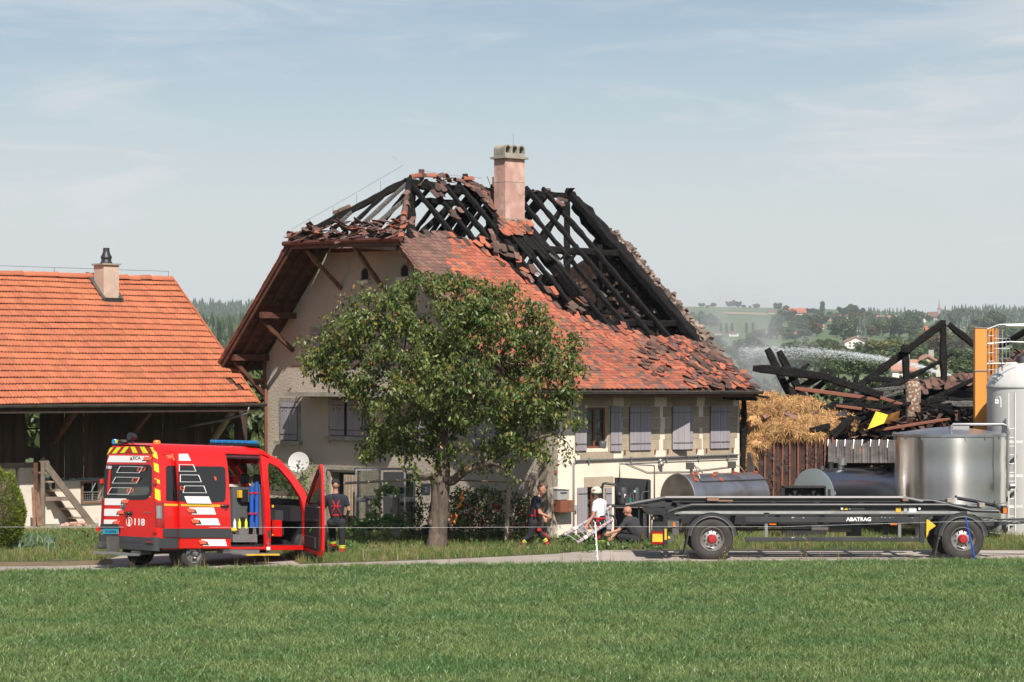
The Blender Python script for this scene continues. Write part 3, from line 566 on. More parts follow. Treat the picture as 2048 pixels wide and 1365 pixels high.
# ================= orange barn =================
barn=thing('barn','long barn with a bright orange tiled roof and dark board walls','barn',BF(-7,4,0))
SL=.81; Z0=3.52; RR_=4.6
def bz(r): return Z0+SL*r
S0=-15.0; nrow=21; rs=RR_/nrow; tw=.205
for i in range(nrow):
    b=MB(); r0=i*rs-.02; r1=r0+rs*1.12; rg=random.Random(i)
    n=int((0-S0)/tw)
    if 5<=i: n+=0
    for j in range(n+1):
        s1=0-j*tw+(.06 if i%2 else 0); s0=s1-tw*.985; jz=rg.uniform(-.004,.006); wv=.012*math.sin(s0*.9+i*.35)
        if i in(2,3) and s1>-.95 and rg.random()<.22: continue
        vs=[]
        for (rr_,h) in((r1,.004),(r0,.072),(r0-.006,.050)):
            for q in range(6):
                t=q/5; bump=.014*math.cos(t*2*math.pi*2)*1; vs.append(BF(s0+(s1-s0)*t,rr_,bz(rr_)+h+jz+wv+bump+(0 if 1 else -.014*math.cos(t*4*math.pi)*.5)))
        b.add(vs,[(q+6*k,q+1+6*k,q+7+6*k,q+6+6*k) for k in(0,1) for q in range(5)])
    obj('tile_course',b,mt['rooforange'],barn)
b=MB(); b.hexa([BF(S0,0,bz(0)-.12),BF(0,0,bz(0)-.12),BF(0,RR_,bz(RR_)-.12),BF(S0,RR_,bz(RR_)-.12),BF(S0,0,bz(0)-.02),BF(0,0,bz(0)-.02),BF(0,RR_,bz(RR_)-.02),BF(S0,RR_,bz(RR_)-.02)])
b.hexa([BF(S0,9.2,bz(0)-.12),BF(0,9.2,bz(0)-.12),BF(0,RR_,bz(RR_)-.12),BF(S0,RR_,bz(RR_)-.12),BF(S0,9.2,bz(0)),BF(0,9.2,bz(0)),BF(0,RR_,bz(RR_)),BF(S0,RR_,bz(RR_))][::1])
obj('roof_deck',b,mt['soffit'],barn)
b0=MB(); b0.lathe([(.115,0),(.13,.42),(.12,.42)],lambda x,y,h:(h,x,y),10,-.1,math.pi+.1); rm=None; rg=random.Random(3)
for j in range(38):
    s=-.05-(j+1)*.395; 
    if rm is None: o=obj('ridge_tile',b0,mt['rooforange'],barn,wc=False,smooth=60); rm=o
    else: o=rm.copy(); COL.objects.link(o)
    o.parent=barn; o.matrix_parent_inverse=wmat(barn).inverted(); o.matrix_basis=Matrix.Translation(BF(s,RR_,bz(RR_)+rg.uniform(-.01,.015)))@Matrix.Rotation(_a,4,'Z')@Matrix.Rotation(rg.uniform(-.03,.03)-.02,4,'Y')
b=MB()
for s in(-.15,-2.2,-4.1,-6.0,-8.1,-10.2): b.cyl(BF(s,RR_,bz(RR_)+.08),BF(s,RR_,bz(RR_)+.28),.008,n=5)
b.tube([BF(s,RR_,bz(RR_)+.27) for s in(-.15,-2.2,-4.1,-6.0,-8.1,-10.2,-14)],.006,4); obj('lightning_wire',b,mt['gutter'],barn)
b=MB(); b.lathe([(.085,-14.9),(.085,.25)],lambda x,y,h:BF(h,-.07+x,Z0-.02+y),12,math.pi,2*math.pi); b.lathe([(.075,-14.9),(.075,.25)],lambda x,y,h:BF(h,-.07+x,Z0-.02+y),12,math.pi,2*math.pi)
obj('gutter',b,mt['gutter'],barn,smooth=True)
b=MB(); b.prism([(-.0,-.22),(-.03,-.22),(-.03,0),(0,0)],lambda a,z,t:BF(t,a,Z0+z-.03),S0,.05); obj('fascia',b,mt['barn_board'],barn)
# verge boards at right end
b=MB(); b.bar(BF(.02,-.05,bz(-.05)-.02),BF(.02,RR_,bz(RR_)-.02),.04,.18); obj('verge_board',b,mt['rooforange'],barn)
# rafters under the wide eave
rb=MB()
for j in range(19): s=-.3-j*.8; rb.bar(BF(s,.02,bz(0)-.2),BF(s,4.4,bz(4.4)-.2),.1,.14)
rb.bar(BF(S0,2.3,bz(2.3)-.42),BF(0,2.3,bz(2.3)-.42),.2,.24); obj('rafter_set',rb,mt['soffit'],barn)
WR=1.75; o_=BF(0,WR,0)
def bs(px,r=1.75): return sol(px,BF(0,r,0),U)
def bzz(px,py,r=1.75): s=bs(px,r); return zat(py,BF(s,r,0).y)
BW=lambda a,z,t: BF(a,WR-t,z)
rg=random.Random(12); s=bs(-60); bw=.155
gapL=(bs(51),bs(84)); gapR=(bs(452),bs(466)); send=bs(490)
bm_=MB(); bm_.prism([(0,0),(bw*.97,0),(bw*.97,1),(bw*.8,1),(bw*.74,1),(bw*.2,1),(bw*.14,1),(0,1)],lambda a,z,t:(a,t,z),0,.02)
while s<send:
    c=s+bw/2; bot=bzz(30,930) if s<bs(52) else bzz(150,957); bot+=.02*math.sin(s*19)+rg.uniform(-.015,.015); segs=[(bot,4.9)]
    if gapL[0]<c<gapL[1]: segs=[(bzz(68,822)+.02,4.9)]
    elif gapL[1]<=c<bs(105): segs=[(bzz(100,920),4.9)]
    if gapR[0]<c<gapR[1]: segs=[(bzz(455,880),4.9)] if rg.random()<.0 else [(bzz(455,850),4.9)]
    t=rg.uniform(0,.03)
    for z0,z1 in segs:
        b=MB(); w=bw*.96
        n=5
        pts=[(s+w*i/n,z0+.012*math.cos(i/n*6.28)) for i in range(n+1)]
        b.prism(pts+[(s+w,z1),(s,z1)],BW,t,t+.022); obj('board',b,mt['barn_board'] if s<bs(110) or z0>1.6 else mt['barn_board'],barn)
    s+=bw
# gap: cross bar, dark stuff
b=MB(); b.bar(BF(gapL[0],WR+.1,bzz(68,858)),BF(gapL[1],WR+.1,bzz(68,858)),.06,.05); b.bar(BF(gapL[0]-.1,WR+.2,bzz(60,888)-.2),BF(gapL[1]+.5,WR+.2,bzz(60,888)-.35),.3,.3)
for q in(48,88,108): b.bar(BF(bs(q),WR+.08,.9),BF(bs(q),WR+.08,4.8),.14,.14)
obj('post_frame',b,mt['barn_board'],barn)
# lower white masonry
b=MB(); wallholes(b,bs(-80),bs(-30+62),0,bzz(30,928),[],BW,-.35,-.02); obj('wall',b,mt['white'],barn)
plate('wall',bs(36),bs(66),0,bzz(50,934),BW,-.30,.10,mt['white'],barn)
plate('wall_recess_panel',bs(4),bs(27),.25,bzz(15,950),BW,-.02,.0,mt['concrete'],barn,label='dark grey closed opening in the white wall')
b=MB(); wallholes(b,bs(66),bs(560),0,bzz(150,962),[(bs(166),bs(204),bzz(180,1003),bzz(180,966))],BW,-.35,-.03); obj('wall',b,mt['white'],barn)
plate('beam',bs(-60),bs(66),bzz(30,936),bzz(30,926),BW,-.02,.12,mt['greywood'],barn)
w0,w1,wz0,wz1=bs(166),bs(204),bzz(180,1003),bzz(180,966)
b=MB(); fr=[(w0,wz0),(w1,wz0),(w1,wz1),(w0,wz1)]; b.ring([(w0-.06,wz0-.06),(w1+.06,wz0-.06),(w1+.06,wz1+.06),(w0-.06,wz1+.06)],fr,BW,-.04,.03); wf=obj('window',b,mt['bracket'],barn)
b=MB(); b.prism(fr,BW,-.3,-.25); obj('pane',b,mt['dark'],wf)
b=MB(); b.bar(BW(w0,(wz0+wz1)/2,.02),BW(w1,(wz0+wz1)/2,.02),.03,.03); b.bar(BW(w0+.25,(wz0+wz1)/2,.03),BW(w0+.35,wz1,.1),.03,.03); b.bar(BW((w0+w1)/2,wz0,0),BW((w0+w1)/2,wz1,0),.03,.03)
for k in range(9): q=w0+(w1-w0)*k/9; b.cyl(BW(q,wz0,.01),BW(q,(wz0+wz1)/2-.05,.01),.006,n=4)
for k in range(3): z=wz0+.07*k+.05; b.cyl(BW(w0,z,.012),BW(w1,z,.012),.006,n=4)
obj('grille',b,mt['galv'],wf)
# braces of the eave
for (a,c,mm) in(((152,822),(108,884),'redwood'),((300,824),(262,872),'redwood'),((466,822),(424,886),'palewood')):
    p0=hit(*a,BF(0,.35,0),Vv); p1=hit(*c,BF(0,WR-.05,0),Vv); b=MB(); b.bar(p0,p1,.13,.13); obj('eave_brace',b,mt[mm],barn,label='sunlit pale round brace' if mm=='palewood' else None)
b=MB(); b.tube([BF(-.35,-.07,Z0-.06),BF(-.35,-.02,Z0-.30),BF(-.9,.35,Z0-.48),BF(-1.5,1.2,Z0-.66),BF(-1.6,1.9,Z0-.75)],.045,8); obj('downpipe',b,mt['gutter'],barn,smooth=True)
# chimney of the barn
cp=hit(222,598,BF(0,0,Z0),Vector((0,0,1))*1-Vv*SL); ch=thing('chimney_stack','small beige rendered chimney with a black cowl on the orange roof','chimney',cp)
def CB(x,y,z): return cp+U*x+Vv*y+Vector((0,0,z))
b=MB(); b.box(-.26,.26,-.02,.55,-.25,1.0,CB); obj('shaft',b,M('beige_render',(.55,.42,.33),.9,col2=(.45,.34,.27),scale=3,bump=.1),ch)
b=MB(); b.box(-.31,.31,-.07,.60,1.0,1.05,CB); obj('cap',b,mt['concrete'],ch)
b=MB(); b.lathe([(.20,1.05),(.17,1.1),(.15,1.12),(.15,1.2),(.17,1.21),(.17,1.26),(.14,1.3),(.10,1.4),(.095,1.52),(.08,1.52),(.0,1.5)],lambda x,y,h:CB(x,y+.27,h),16); obj('cowl',b,mt['black'],ch,smooth=50)
b=MB()
for z_,w_ in((-.02,.34),(.03,.28)):
    b.box(-w_,w_,-.16,-.02,-.12,.02+z_*.2,CB)
for sg in(-1,1): b.bar(CB(sg*.30,-.14,-.02),CB(sg*.30,.85,.80),.12,.03)
obj('flashing',b,mt['gutter'],ch)
# ================= burnt farmhouse =================
house=thing('farmhouse','old rendered farmhouse with a collapsed, charred roof, its lower red tiles still in place','farmhouse',HF(3.4,6.4,0))
GW=12.9
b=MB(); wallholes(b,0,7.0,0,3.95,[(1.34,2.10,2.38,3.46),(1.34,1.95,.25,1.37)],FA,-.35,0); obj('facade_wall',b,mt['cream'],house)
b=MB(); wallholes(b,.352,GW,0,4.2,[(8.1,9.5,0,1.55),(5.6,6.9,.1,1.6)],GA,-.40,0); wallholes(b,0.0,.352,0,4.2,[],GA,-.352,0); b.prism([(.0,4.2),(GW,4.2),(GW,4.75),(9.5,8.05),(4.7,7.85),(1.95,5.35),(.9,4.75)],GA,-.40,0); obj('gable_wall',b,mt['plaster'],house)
b=MB(); b.prism([(.352,0),(GW,0),(GW,4.2),(.352,4.2)],lambda a,z,t:HF(t,a,z),6.65,6.99); b.box(.4,6.6,GW-.4,GW,0,4.6,HF); b.box(.4,6.6,.36,GW-.4,3.6,3.8,HF); obj('inner_wall',b,mt['soot_dark'],house)
# right roof slope
KM=[-.78,-.15,.9,1.95,4.55,7.08]; KZ=[3.93,4.27,4.85,5.52,7.85,9.85]
def rz(m): return float(np.interp(m,KM,KZ))
def rdir(m): return (Vv*.2+Vector((0,0,rz(min(7.05,m+.1))-rz(max(-.77,m-.1))))*(.2/(min(7.05,m+.1)-max(-.77,m-.1)))).normalized()
def inv(px,py):
    best=(1e9,0,0); m=-.78
    while m<7.08:
        o=HF(0,m,0); s=sol(px,o,U); D=o.y+s*U.y; y=YH-(rz(m)-CH)/D*FPX
        if abs(y-py)<best[0]: best=(abs(y-py),s,m)
        m+=.02
    return best[1],best[2]
bd=[inv(*p) for p in((800,470),(868,466),(905,474),(940,482),(985,515),(1012,522),(1045,548),(1060,585),(1095,600),(1130,625),(1180,640),(1230,658),(1262,664),(1300,678),(1350,676),(1385,690),(1440,712),(1480,742),(1502,772))]
bd=sorted(bd); BS=[q[0] for q in bd]; BMm=[q[1] for q in bd]
def mtop(s): return float(np.interp(s,BS,BMm))
b=MB(); ns=60; vs=[]
for i in range(ns+1):
    s=-1.28+(6.95+1.28)*i/ns; mt_=max(-.7,min(mtop(s)-.1,4.55 if s<.2 else 9)); 
    for j in range(9): m=-.76+(mt_+.76)*j/8; vs.append(HF(s,m,rz(m)-.05))
    for j in range(9): m=-.76+(mt_+.76)*j/8; vs.append(HF(s,m,rz(m)-.11))
b.add(vs,[(i*18+j,(i+1)*18+j,(i+1)*18+j+1,i*18+j+1) for i in range(ns) for j in range(8)]+[(i*18+j+9,i*18+j+10,(i+1)*18+j+10,(i+1)*18+j+9) for i in range(ns) for j in range(8)])
obj('roof_light_block',b,mt['soffit'],house)  # solid sheet added under the tiles to block light
# beaver tail tile
TW=.172; TL=.31
def tilemesh(name,m):
    p=[(-TW/2+.003,TL),(-TW/2+.003,.05),(-TW*.36,.012),(-TW*.15,0),(TW*.15,0),(TW*.36,.012),(TW/2-.003,.05),(TW/2-.003,TL)]
    b=MB(); b.prism(p,lambda x,y,t:(x,y,t+.0),0,.016); me=bpy.data.meshes.new(name); me.from_pydata(b.v,[],b.f); me.materials.append(m); return me,b
TMs={k:tilemesh('tile',mt[k]) for k in('tile','tile_grey','tile_burnt')}
cand=[]; rg=random.Random(21)
def tmat(s,m,lift,rx=0,ry=0,rz_=0,dn=0):
    y=rdir(m); x=U; n=x.cross(y).normalized(); Mx=Matrix((x,y,n)).transposed().to_4x4(); p=HF(s,m,rz(m))+n*(lift)
    return Matrix.Translation(p)@Mx@Matrix.Rotation(rz_,4,'Z')@Matrix.Rotation(ry,4,'Y')@Matrix.Rotation(-.075+rx,4,'X')
m=-.80; i=0
while m<4.9:
    dm=.145*rdir(m).dot(Vv); s=-1.30+(TW/2 if i%2 else 0)
    while s<7.52:
        top=mtop(s)-dm*.8+rg.gauss(0,.05)
        if m<top:
            q=tmat(s,m,0); px=1024+FPX*q[0][3]/q[1][3]; py=YH-(q[2][3]-CH)/q[1][3]*FPX
            if s>6.88+.62*min(1,max(0,(m+.2)/2.0))+rg.gauss(0,.05): s+=TW; continue
            edge=max(0,1-(top-m)/.28); dis=0
            if px>1180 and m<2.2: dis=min(1,max(0,(px-1180)/170)*max(0,1-abs((py-(700+(px-1200)*.06)))/40)) 
            if px>1385 : dis=1
            if edge>0: dis=max(dis,edge*.8)
            if rg.random()<.012: dis=max(dis,.5)
            drop=dis>.75 and rg.random()<.10
            if s>3.0 and m>0.6: dis=max(dis,.28)
            k='tile'
            gy=px<905+rg.uniform(-14,14) and py<640
            if gy or rg.random()<(.13 if m>1.2 else .26): k='tile_grey'
            if (edge>.4 and rg.random()<.45) or (px>1395 and rg.random()<.42) or rg.random()<.02: k='tile_burnt'
            if not drop: cand.append((k,tmat(s+dis*rg.gauss(0,.035),m+dis*rg.gauss(0,.04),.012+dis*abs(rg.gauss(0,.03)),dis*rg.gauss(0,.12)+rg.gauss(0,.012),dis*rg.gauss(0,.12)+rg.gauss(0,.012),dis*rg.gauss(0,.4)+rg.gauss(0,.018)),px,py))
        s+=TW
    m+=dm; i+=1
# heaps of slipped tiles at the lower right and the jagged edge
for _ in range(330):
    px=rg.uniform(1290,1500); py=rg.uniform(0,1); lo=765 if px<1440 else 772; hi=np.interp(px,[1290,1370,1430,1480,1502],[690,684,708,738,768]); y=hi+(lo-hi)*py*rg.random(); s,m=inv(px,y)
    if s>6.95+.55*min(1,max(0,(m+.2)/2.0)): continue
    q=tmat(s,m,.03+abs(rg.gauss(0,.035)),rg.gauss(0,.14),rg.gauss(0,.14),rg.gauss(0,.9)); cand.append((rg.choice(('tile','tile_burnt','tile_burnt','tile_burnt','tile_grey')),q,px,y))
# tiles that stayed between the timbers near the chimney
for (p0,p1,wd,nt_) in(((945,372),(1052,470),.55,60),((1028,452),(1050,462),.75,26)):
    a0=inv(*p0); a1=inv(*p1)
    for k in range(nt_):
        t=k/nt_; s=a0[0]+(a1[0]-a0[0])*t+rg.uniform(-wd/2,wd/2); m=a0[1]+(a1[1]-a0[1])*t
        q=tmat(s,m,.03+rg.uniform(0,.04),rg.gauss(0,.1),rg.gauss(0,.1),rg.gauss(0,.2)); cand.append((('tile_burnt' if rg.random()<.6 else 'tile_grey') if wd<.7 and rg.random()<.95 else 'tile',q,5000,0))
for k in range(70):
    s,m=inv(rg.uniform(1008,1066),rg.uniform(448,476)); q=tmat(s,m,.03+rg.uniform(0,.03),rg.gauss(0,.08),rg.gauss(0,.08),rg.gauss(0,.1)); cand.append((rg.choice(('tile','tile','tile_grey')),q,5000,0))
for (px,py,n) in((915,440,5),(975,492,8),(1000,515,6),(880,400,4),(1035,520,5),(1065,560,8),(1100,590,4),(1160,622,6),(1120,420,2)):
    for k in range(n): s,m=inv(px+rg.uniform(-14,14),py+rg.uniform(-12,12)); q=tmat(s,m,.1+rg.uniform(0,.05),rg.gauss(0,.2),rg.gauss(0,.2),rg.gauss(0,.3)); cand.append((rg.choice(('tile','tile_grey','tile_burnt','tile_burnt','tile_burnt')),q,5000,0))
def score(c):
    px,py=c[2],c[3]
    if px==5000: return 50
    hidden=(620<px<1150 and 560<py) 
    return c[1][1][3]+(100 if hidden else 0)
cand.sort(key=score)
for k,q,_,_ in cand[:296]:
    o=bpy.data.objects.new('tile',TMs[k][0]); COL.objects.link(o); o.parent=house; o.matrix_parent_inverse=wmat(house).inverted(); o.matrix_basis=q
for key in('tile','tile_grey','tile_burnt'):
    b=MB(); tb=TMs[key][1]
    for k,q,_,_ in cand[296:]:
        if k==key: b.add([q@Vector(v) for v in tb.v],tb.f)
    obj('roof_tiles',b,mt[key],house,kind='stuff')
# gable-side verge board right rake, gutter and soffit of the eave
b=MB(); 
for a,c in zip(range(5),range(1,5)):
    if KM[c]<=4.6: b.bar(HF(-1.31,KM[a],KZ[a]-.1),HF(-1.31,KM[c],KZ[c]-.1),.05,.2)
obj('verge_board',b,mt['redwood'],house)
b=MB(); b.lathe([(.085,-1.3),(.085,7.0)],lambda x,y,h:HF(h,-.86+x,3.90+y-.02*max(0,h-6)),10,math.pi,2*math.pi); b.lathe([(.07,-1.3),(.07,7.0)],lambda x,y,h:HF(h,-.86+x,3.90+y-.02*max(0,h-6)),10,math.pi,2*math.pi)
for k in range(10): b.box(-1.1+k*.86,-1.07+k*.86,-.96,-.76,3.87,3.92,HF)
obj('gutter',b,mt['gutter'],house,smooth=60)
b=MB(); b.box(-1.3,6.95,-.78,-.74,3.72,3.90,HF); b.box(-1.3,6.95,-.738,-.003,3.78,3.82,HF); obj('eave_soffit',b,mt['redwood'],house)
b=MB(); b.rough(HF(5.9,-.5,3.70),HF(7.15,-.5,3.66),.14,.12); b.rough(HF(6.8,-.8,3.75),HF(7.25,-.85,3.70),.10,.06); b.rough(HF(7.05,-.06,0),HF(7.1,-.08,3.7),.13,.13); obj('burnt_eave_beam',b,mt['char'],house)
# ---- left slope and its wide verge over the gable ----
LM=[7.08,9.62,13.35]; LZ=[9.85,8.05,4.50]
def lz(m): return float(np.interp(m,LM,LZ))
b=MB(); b.hexa([HF(-1.3,9.6,lz(9.6)-.02),HF(7.0,9.6,lz(9.6)-.02),HF(7.0,13.35,4.48),HF(-1.3,13.35,4.48),HF(-1.3,9.6,lz(9.6)+.06),HF(7.0,9.6,lz(9.6)+.06),HF(7.0,13.35,4.56),HF(-1.3,13.35,4.56)]); obj('roof_deck',b,mt['tile_grey'],house)
d=Vector((HF(0,13.35,4.5)-HF(0,9.6,lz(9.6)))); LL=d.length; dn=d.normalized(); nn=U.cross(dn).normalized(); nn=nn if nn.z>0 else -nn
k=0; t=.02
while t<LL-.1:
    p=HF(0,9.6,lz(9.6))+dn*t-nn*.05; b=MB(); w=.158
    b.hexa([p-U*1.27,p+U*.0,p+U*0+dn*w,p-U*1.27+dn*w,p-U*1.27+nn*.025,p+nn*.025,p+dn*w+nn*.025,p-U*1.27+dn*w+nn*.025]); obj('soffit_board',b,mt['soffit'],house); t+=.165
for so in(-.45,-.9): b=MB(); b.bar(HF(so,9.7,lz(9.7)-.13),HF(so,13.3,lz(13.3)-.13),.09,.12); obj('verge_rafter',b,mt['redwood'],house)
for off,dz,w in((-1.32,-.05,.20),(-1.37,.06,.14)):
    b=MB(); b.bar(HF(off,9.45,lz(9.45)+dz),HF(off,13.45,4.42+dz),.04,w); obj('verge_board',b,mt['redwood'],house)
rg=random.Random(5); b=MB(); tb=TMs['tile'][1]
for j in range(38):
    m=9.65+j*.1*.98; p=HF(-1.33,m,lz(m)+.11); y=-dn; x=U; n=x.cross(y).normalized(); n=n if n.z>0 else -n
    q=Matrix.Translation(p)@Matrix((x,y,x.cross(y))).transposed().to_4x4()@Matrix.Rotation(rg.gauss(.0,.06),4,'X')
    b.add([q@Vector(v) for v in tb.v],tb.f)
obj('verge_tiles',b,mt['tile'],house,kind='stuff')
for (a,c,ta) in(((590,632),(522,634),0),((536,716),(466,716),0)):
    p0=hit(*a,HF(0,0,0),U); p1=hit(*c,HF(-1.25,0,0),U); b=MB(); b.bar(p0,(p1.x,p1.y,p0.z),.16,.18); obj('purlin_end',b,mt['redwood'],house)
for a,c,tx in(((614,502),(682,578),1),((522,640),(586,702),0),((468,722),(530,792),0),((708,494),(766,576),1)):
    p0=hit(*a,HF(-1.15,0,0),U); p1=hit(*c,HF(-.02,0,0),U); b=MB(); n=7
    if tx: b.rough(p0,p1,.11,.13,.35)
    else: b.rough(p0,p1,.10,.12,.2)
    obj('eave_bracket',b,mt['bracket'] if tx else mt['redwood'],house)
# ---- half hip ----
ap=HF(1.0,7.08,9.85); hl=HF(-1.3,9.62,8.12); hr=HF(-1.3,4.55,7.92)
b=MB(); b.tube([HF(-1.42,9.85,8.06),HF(-1.42,7,8.02),HF(-1.42,4.35,7.95)],.07,8); obj('hip_gutter',b,mt['redgutter'],house)
b=MB(); b.bar(HF(-1.33,9.7,7.98),HF(-1.33,4.5,7.88),.05,.16); b.bar(HF(-.7,9.5,8.0),HF(-.7,4.7,7.86),1.2,.03); b.bar(HF(-.02,9.45,7.9),HF(-.02,4.8,7.8),.1,.12); obj('hip_soffit',b,mt['redwood'],house)
b=MB(); b.bar(hit(708,490,HF(-1.2,0,0),U),hit(795,496,HF(-1.2,0,0),U),.1,.16); obj('hip_beam',b,mt['greywood'],house)
def cb(name,p0,p1,w,h,m='char',j=.28,par=house,**k): b=MB(); b.rough(p0,p1,w,h,j); return obj(name,b,mt[m],par,**k)
cb('hip_rafter',ap,hl,.17,.20); cb('hip_rafter',ap,hr,.17,.20)
for m in(9.0,8.3,7.6,7.1,6.4,5.7,5.1):
    t=(abs(m-7.08))/(2.54); t=min(1,t); e=ap.lerp(hl if m>7.08 else hr,t)+Vector((0,0,-.04)); e0=HF(-1.25,m,8.05); 
    cb('jack_rafter',e0,e,.085,.11,'char_ash' if m in(9.0,8.3,7.1,6.4) else 'char',.3)
rts=[1.0,1.65,2.25,2.85,3.4,4.1,4.75,5.4,6.05,7.0]
for i,s in enumerate(rts):
    mb=max(1.6,mtop(s)-.35) if s>1.2 else 4.3
    cb('rafter',HF(s-.02,7.2,rz(7.05)+.02),HF(s,mb,rz(mb)-.10),.115 if i!=9 else .2,.14 if i!=9 else .24,j=.36)
    cb('rafter',HF(s+.1,7.0,rz(7.05)-.06),HF(s+.1,11.0 if s>2 else 9.2,lz(11.0 if s>2 else 9.2)-.12),.10,.12,j=.34)
cb('ridge_beam',HF(.9,7.08,9.72),HF(3.6,7.08,9.62),.16,.26); cb('ridge_beam',HF(3.4,7.08,9.64),HF(7.1,7.08,9.68),.14,.18)
cb('purlin',HF(1.6,7.3,9.3),HF(3.7,7.3,9.25),.2,.16)
cb('king_post',HF(1.0,7.0,7.2),HF(1.0,7.08,9.8),.26,.26); cb('king_post',HF(3.9,7.1,6.2),HF(3.9,7.1,9.6),.22,.22); cb('king_post',HF(6.9,7.1,7),HF(6.9,7.1,9.6),.2,.2)
cb('purlin',HF(2.2,4.95,rz(4.95)-.28),HF(7.1,4.9,rz(4.9)-.26),.18,.2); cb('purlin',HF(4.0,2.5,rz(2.5)-.26),HF(7.1,2.5,rz(2.5)-.24),.18,.2); cb('purlin',HF(1,9.4,lz(9.4)-.3),HF(7,9.4,lz(9.4)-.3),.18,.2)
cb('post',HF(6.3,5.0,3.9),HF(6.3,5.0,rz(5)-.1),.17,.17); cb('post',HF(3.0,5.0,4.0),HF(3.0,4.95,rz(5)-.2),.16,.16); cb('post',HF(5.0,8.6,4),HF(5.0,8.6,8.4),.2,.2)
for s,m0,m1 in((3.7,7.0,9.9),(5.9,7.0,10.0)):   # wide principal rafters / braces
    cb('principal_rafter',HF(s,m0,rz(7)-.15),HF(s,m1,lz(m1)-.5),.12,.30)
cb('brace',HF(1.0,7.1,8.0),HF(2.6,7.15,9.3),.12,.14); cb('brace',HF(1.0,7.1,7.6),HF(2.6,8.6,7.9),.1,.12); cb('brace',HF(4.6,6.6,7.0),HF(6.6,7.1,9.2),.12,.16)
cb('principal_rafter',HF(4.0,7.1,9.6),HF(4.15,2.6,rz(2.6)-.35),.16,.30); cb('principal_rafter',HF(7.15,7.0,9.5),HF(7.18,2.0,rz(2.0)-.25),.16,.5)
for (a,c,ma) in(((1098,508),(1128,534),'char_ash'),((1170,560),(1212,594),'char_ash'),((1240,604),(1298,648),'char_ash'),((1150,510),(1110,555),'char'),((1120,520),(1155,490),'char'),((1175,620),(1300,640),'char')):
    p0=hit(*a,HF(0,4.4,0),Vv); p1=hit(*c,HF(0,4.2,0),Vv); cb('fallen_batten',p0,p1,.1,.08,ma)
# scorched boards that still hang beside the chimney
for k in range(7):
    s=3.05+k*.17; b=MB(); m1=4.3+.15*(k%3); b.hexa([HF(s,6.9,rz(6.9)-.06),HF(s+.15,6.9,rz(6.9)-.06),HF(s+.15,m1,rz(m1)-.06),HF(s,m1,rz(m1)-.06),HF(s,6.9,rz(6.9)-.02),HF(s+.15,6.9,rz(6.9)-.02),HF(s+.15,m1,rz(m1)-.02),HF(s,m1,rz(m1)-.02)]); obj('scorched_board',b,mt['char'],house)
for k in range(2):
    s=3.3+k*.22; b=MB(); b.hexa([HF(s,7.2,lz(7.2)-.1),HF(s+.18,7.2,lz(7.2)-.1),HF(s+.18,9.2-k*.2,lz(9.2-k*.2)-.1),HF(s,9.2-k*.2,lz(9.2-k*.2)-.1),HF(s,7.2,lz(7.2)-.06),HF(s+.18,7.2,lz(7.2)-.06),HF(s+.18,9.2-k*.2,lz(9.2-k*.2)-.06),HF(s,9.2-k*.2,lz(9.2-k*.2)-.06)]); obj('scorched_board',b,mt['char'],house)
# tile debris on hip eave, half round tiles on the hip and ridge
rg=random.Random(8); b={k:MB() for k in TMs}; 
for _ in range(170):
    m=rg.uniform(4.6,9.7); dd=rg.random()**1.6*.5*(1.25-abs(m-7.6)*.05); p=HF(-1.33+dd*.9,m,8.02+dd*.75+rg.uniform(0,.1)*(1 if m<6 else 1.6)); q=Matrix.Translation(p)@Matrix.Rotation(rg.uniform(0,6.28),4,'Z')@Matrix.Rotation(rg.gauss(.1,.3),4,'X')@Matrix.Rotation(rg.gauss(0,.3),4,'Y')
    k=rg.choice(('tile_burnt','tile_burnt','tile_burnt','tile_grey','tile_grey','tile')); b[k].add([q@Vector(v) for v in TMs[k][1].v],TMs[k][1].f)
for _ in range(34):
    s=rg.uniform(1.0,7.0); p=HF(s,7.08+rg.uniform(-.12,.12),9.83+rg.uniform(0,.05)+(-.1 if s>3.6 else 0)); q=Matrix.Translation(p)@Matrix.Rotation(rg.uniform(0,6.28),4,'Z')@Matrix.Rotation(rg.gauss(0,.6),4,'X'); k=rg.choice(('tile_burnt','tile_burnt','tile_grey')); b[k].add([q@Vector(v)*1 for v in TMs[k][1].v],TMs[k][1].f)
for k in b: obj('tile_debris',b[k],mt[k],house,kind='stuff')
def halfround(p,d,k,L=.34):
    a,x,y=MB().frame(p,Vector(p)+d); b=MB(); b.lathe([(.085,0),(.10,L),(.085,L),(.07,0)],lambda X,Y,h:Vector(p)+a*h+x*X+y*Y,8,-.2,math.pi+.2); obj('half_round_tile',b,mt[k],house,smooth=60)
for i in range(9): halfround(hr.lerp(ap,.06+i*.085)+Vector((0,0,.06)),(hr-ap).normalized()+Vector((rg.gauss(0,.12),rg.gauss(0,.12),rg.gauss(0,.08))),rg.choice(('tile_grey','tile_grey','tile_burnt','tile')))
for t in(.06,.13,.19,.45,.5): halfround(hl.lerp(ap,t)+Vector((0,0,.10)),(hl-ap).normalized()+Vector((rg.gauss(0,.15),rg.gauss(0,.15),rg.gauss(0,.1))),rg.choice(('tile_burnt','tile_grey')))
for s in(1.0,1.15,1.5,1.9,2.1,2.6,2.9): halfround(HF(s,7.08,9.92+rg.uniform(-.03,.05)),U+Vector((rg.gauss(0,.3),rg.gauss(0,.2),rg.gauss(0,.25))),rg.choice(('tile','tile_grey','tile_burnt')))
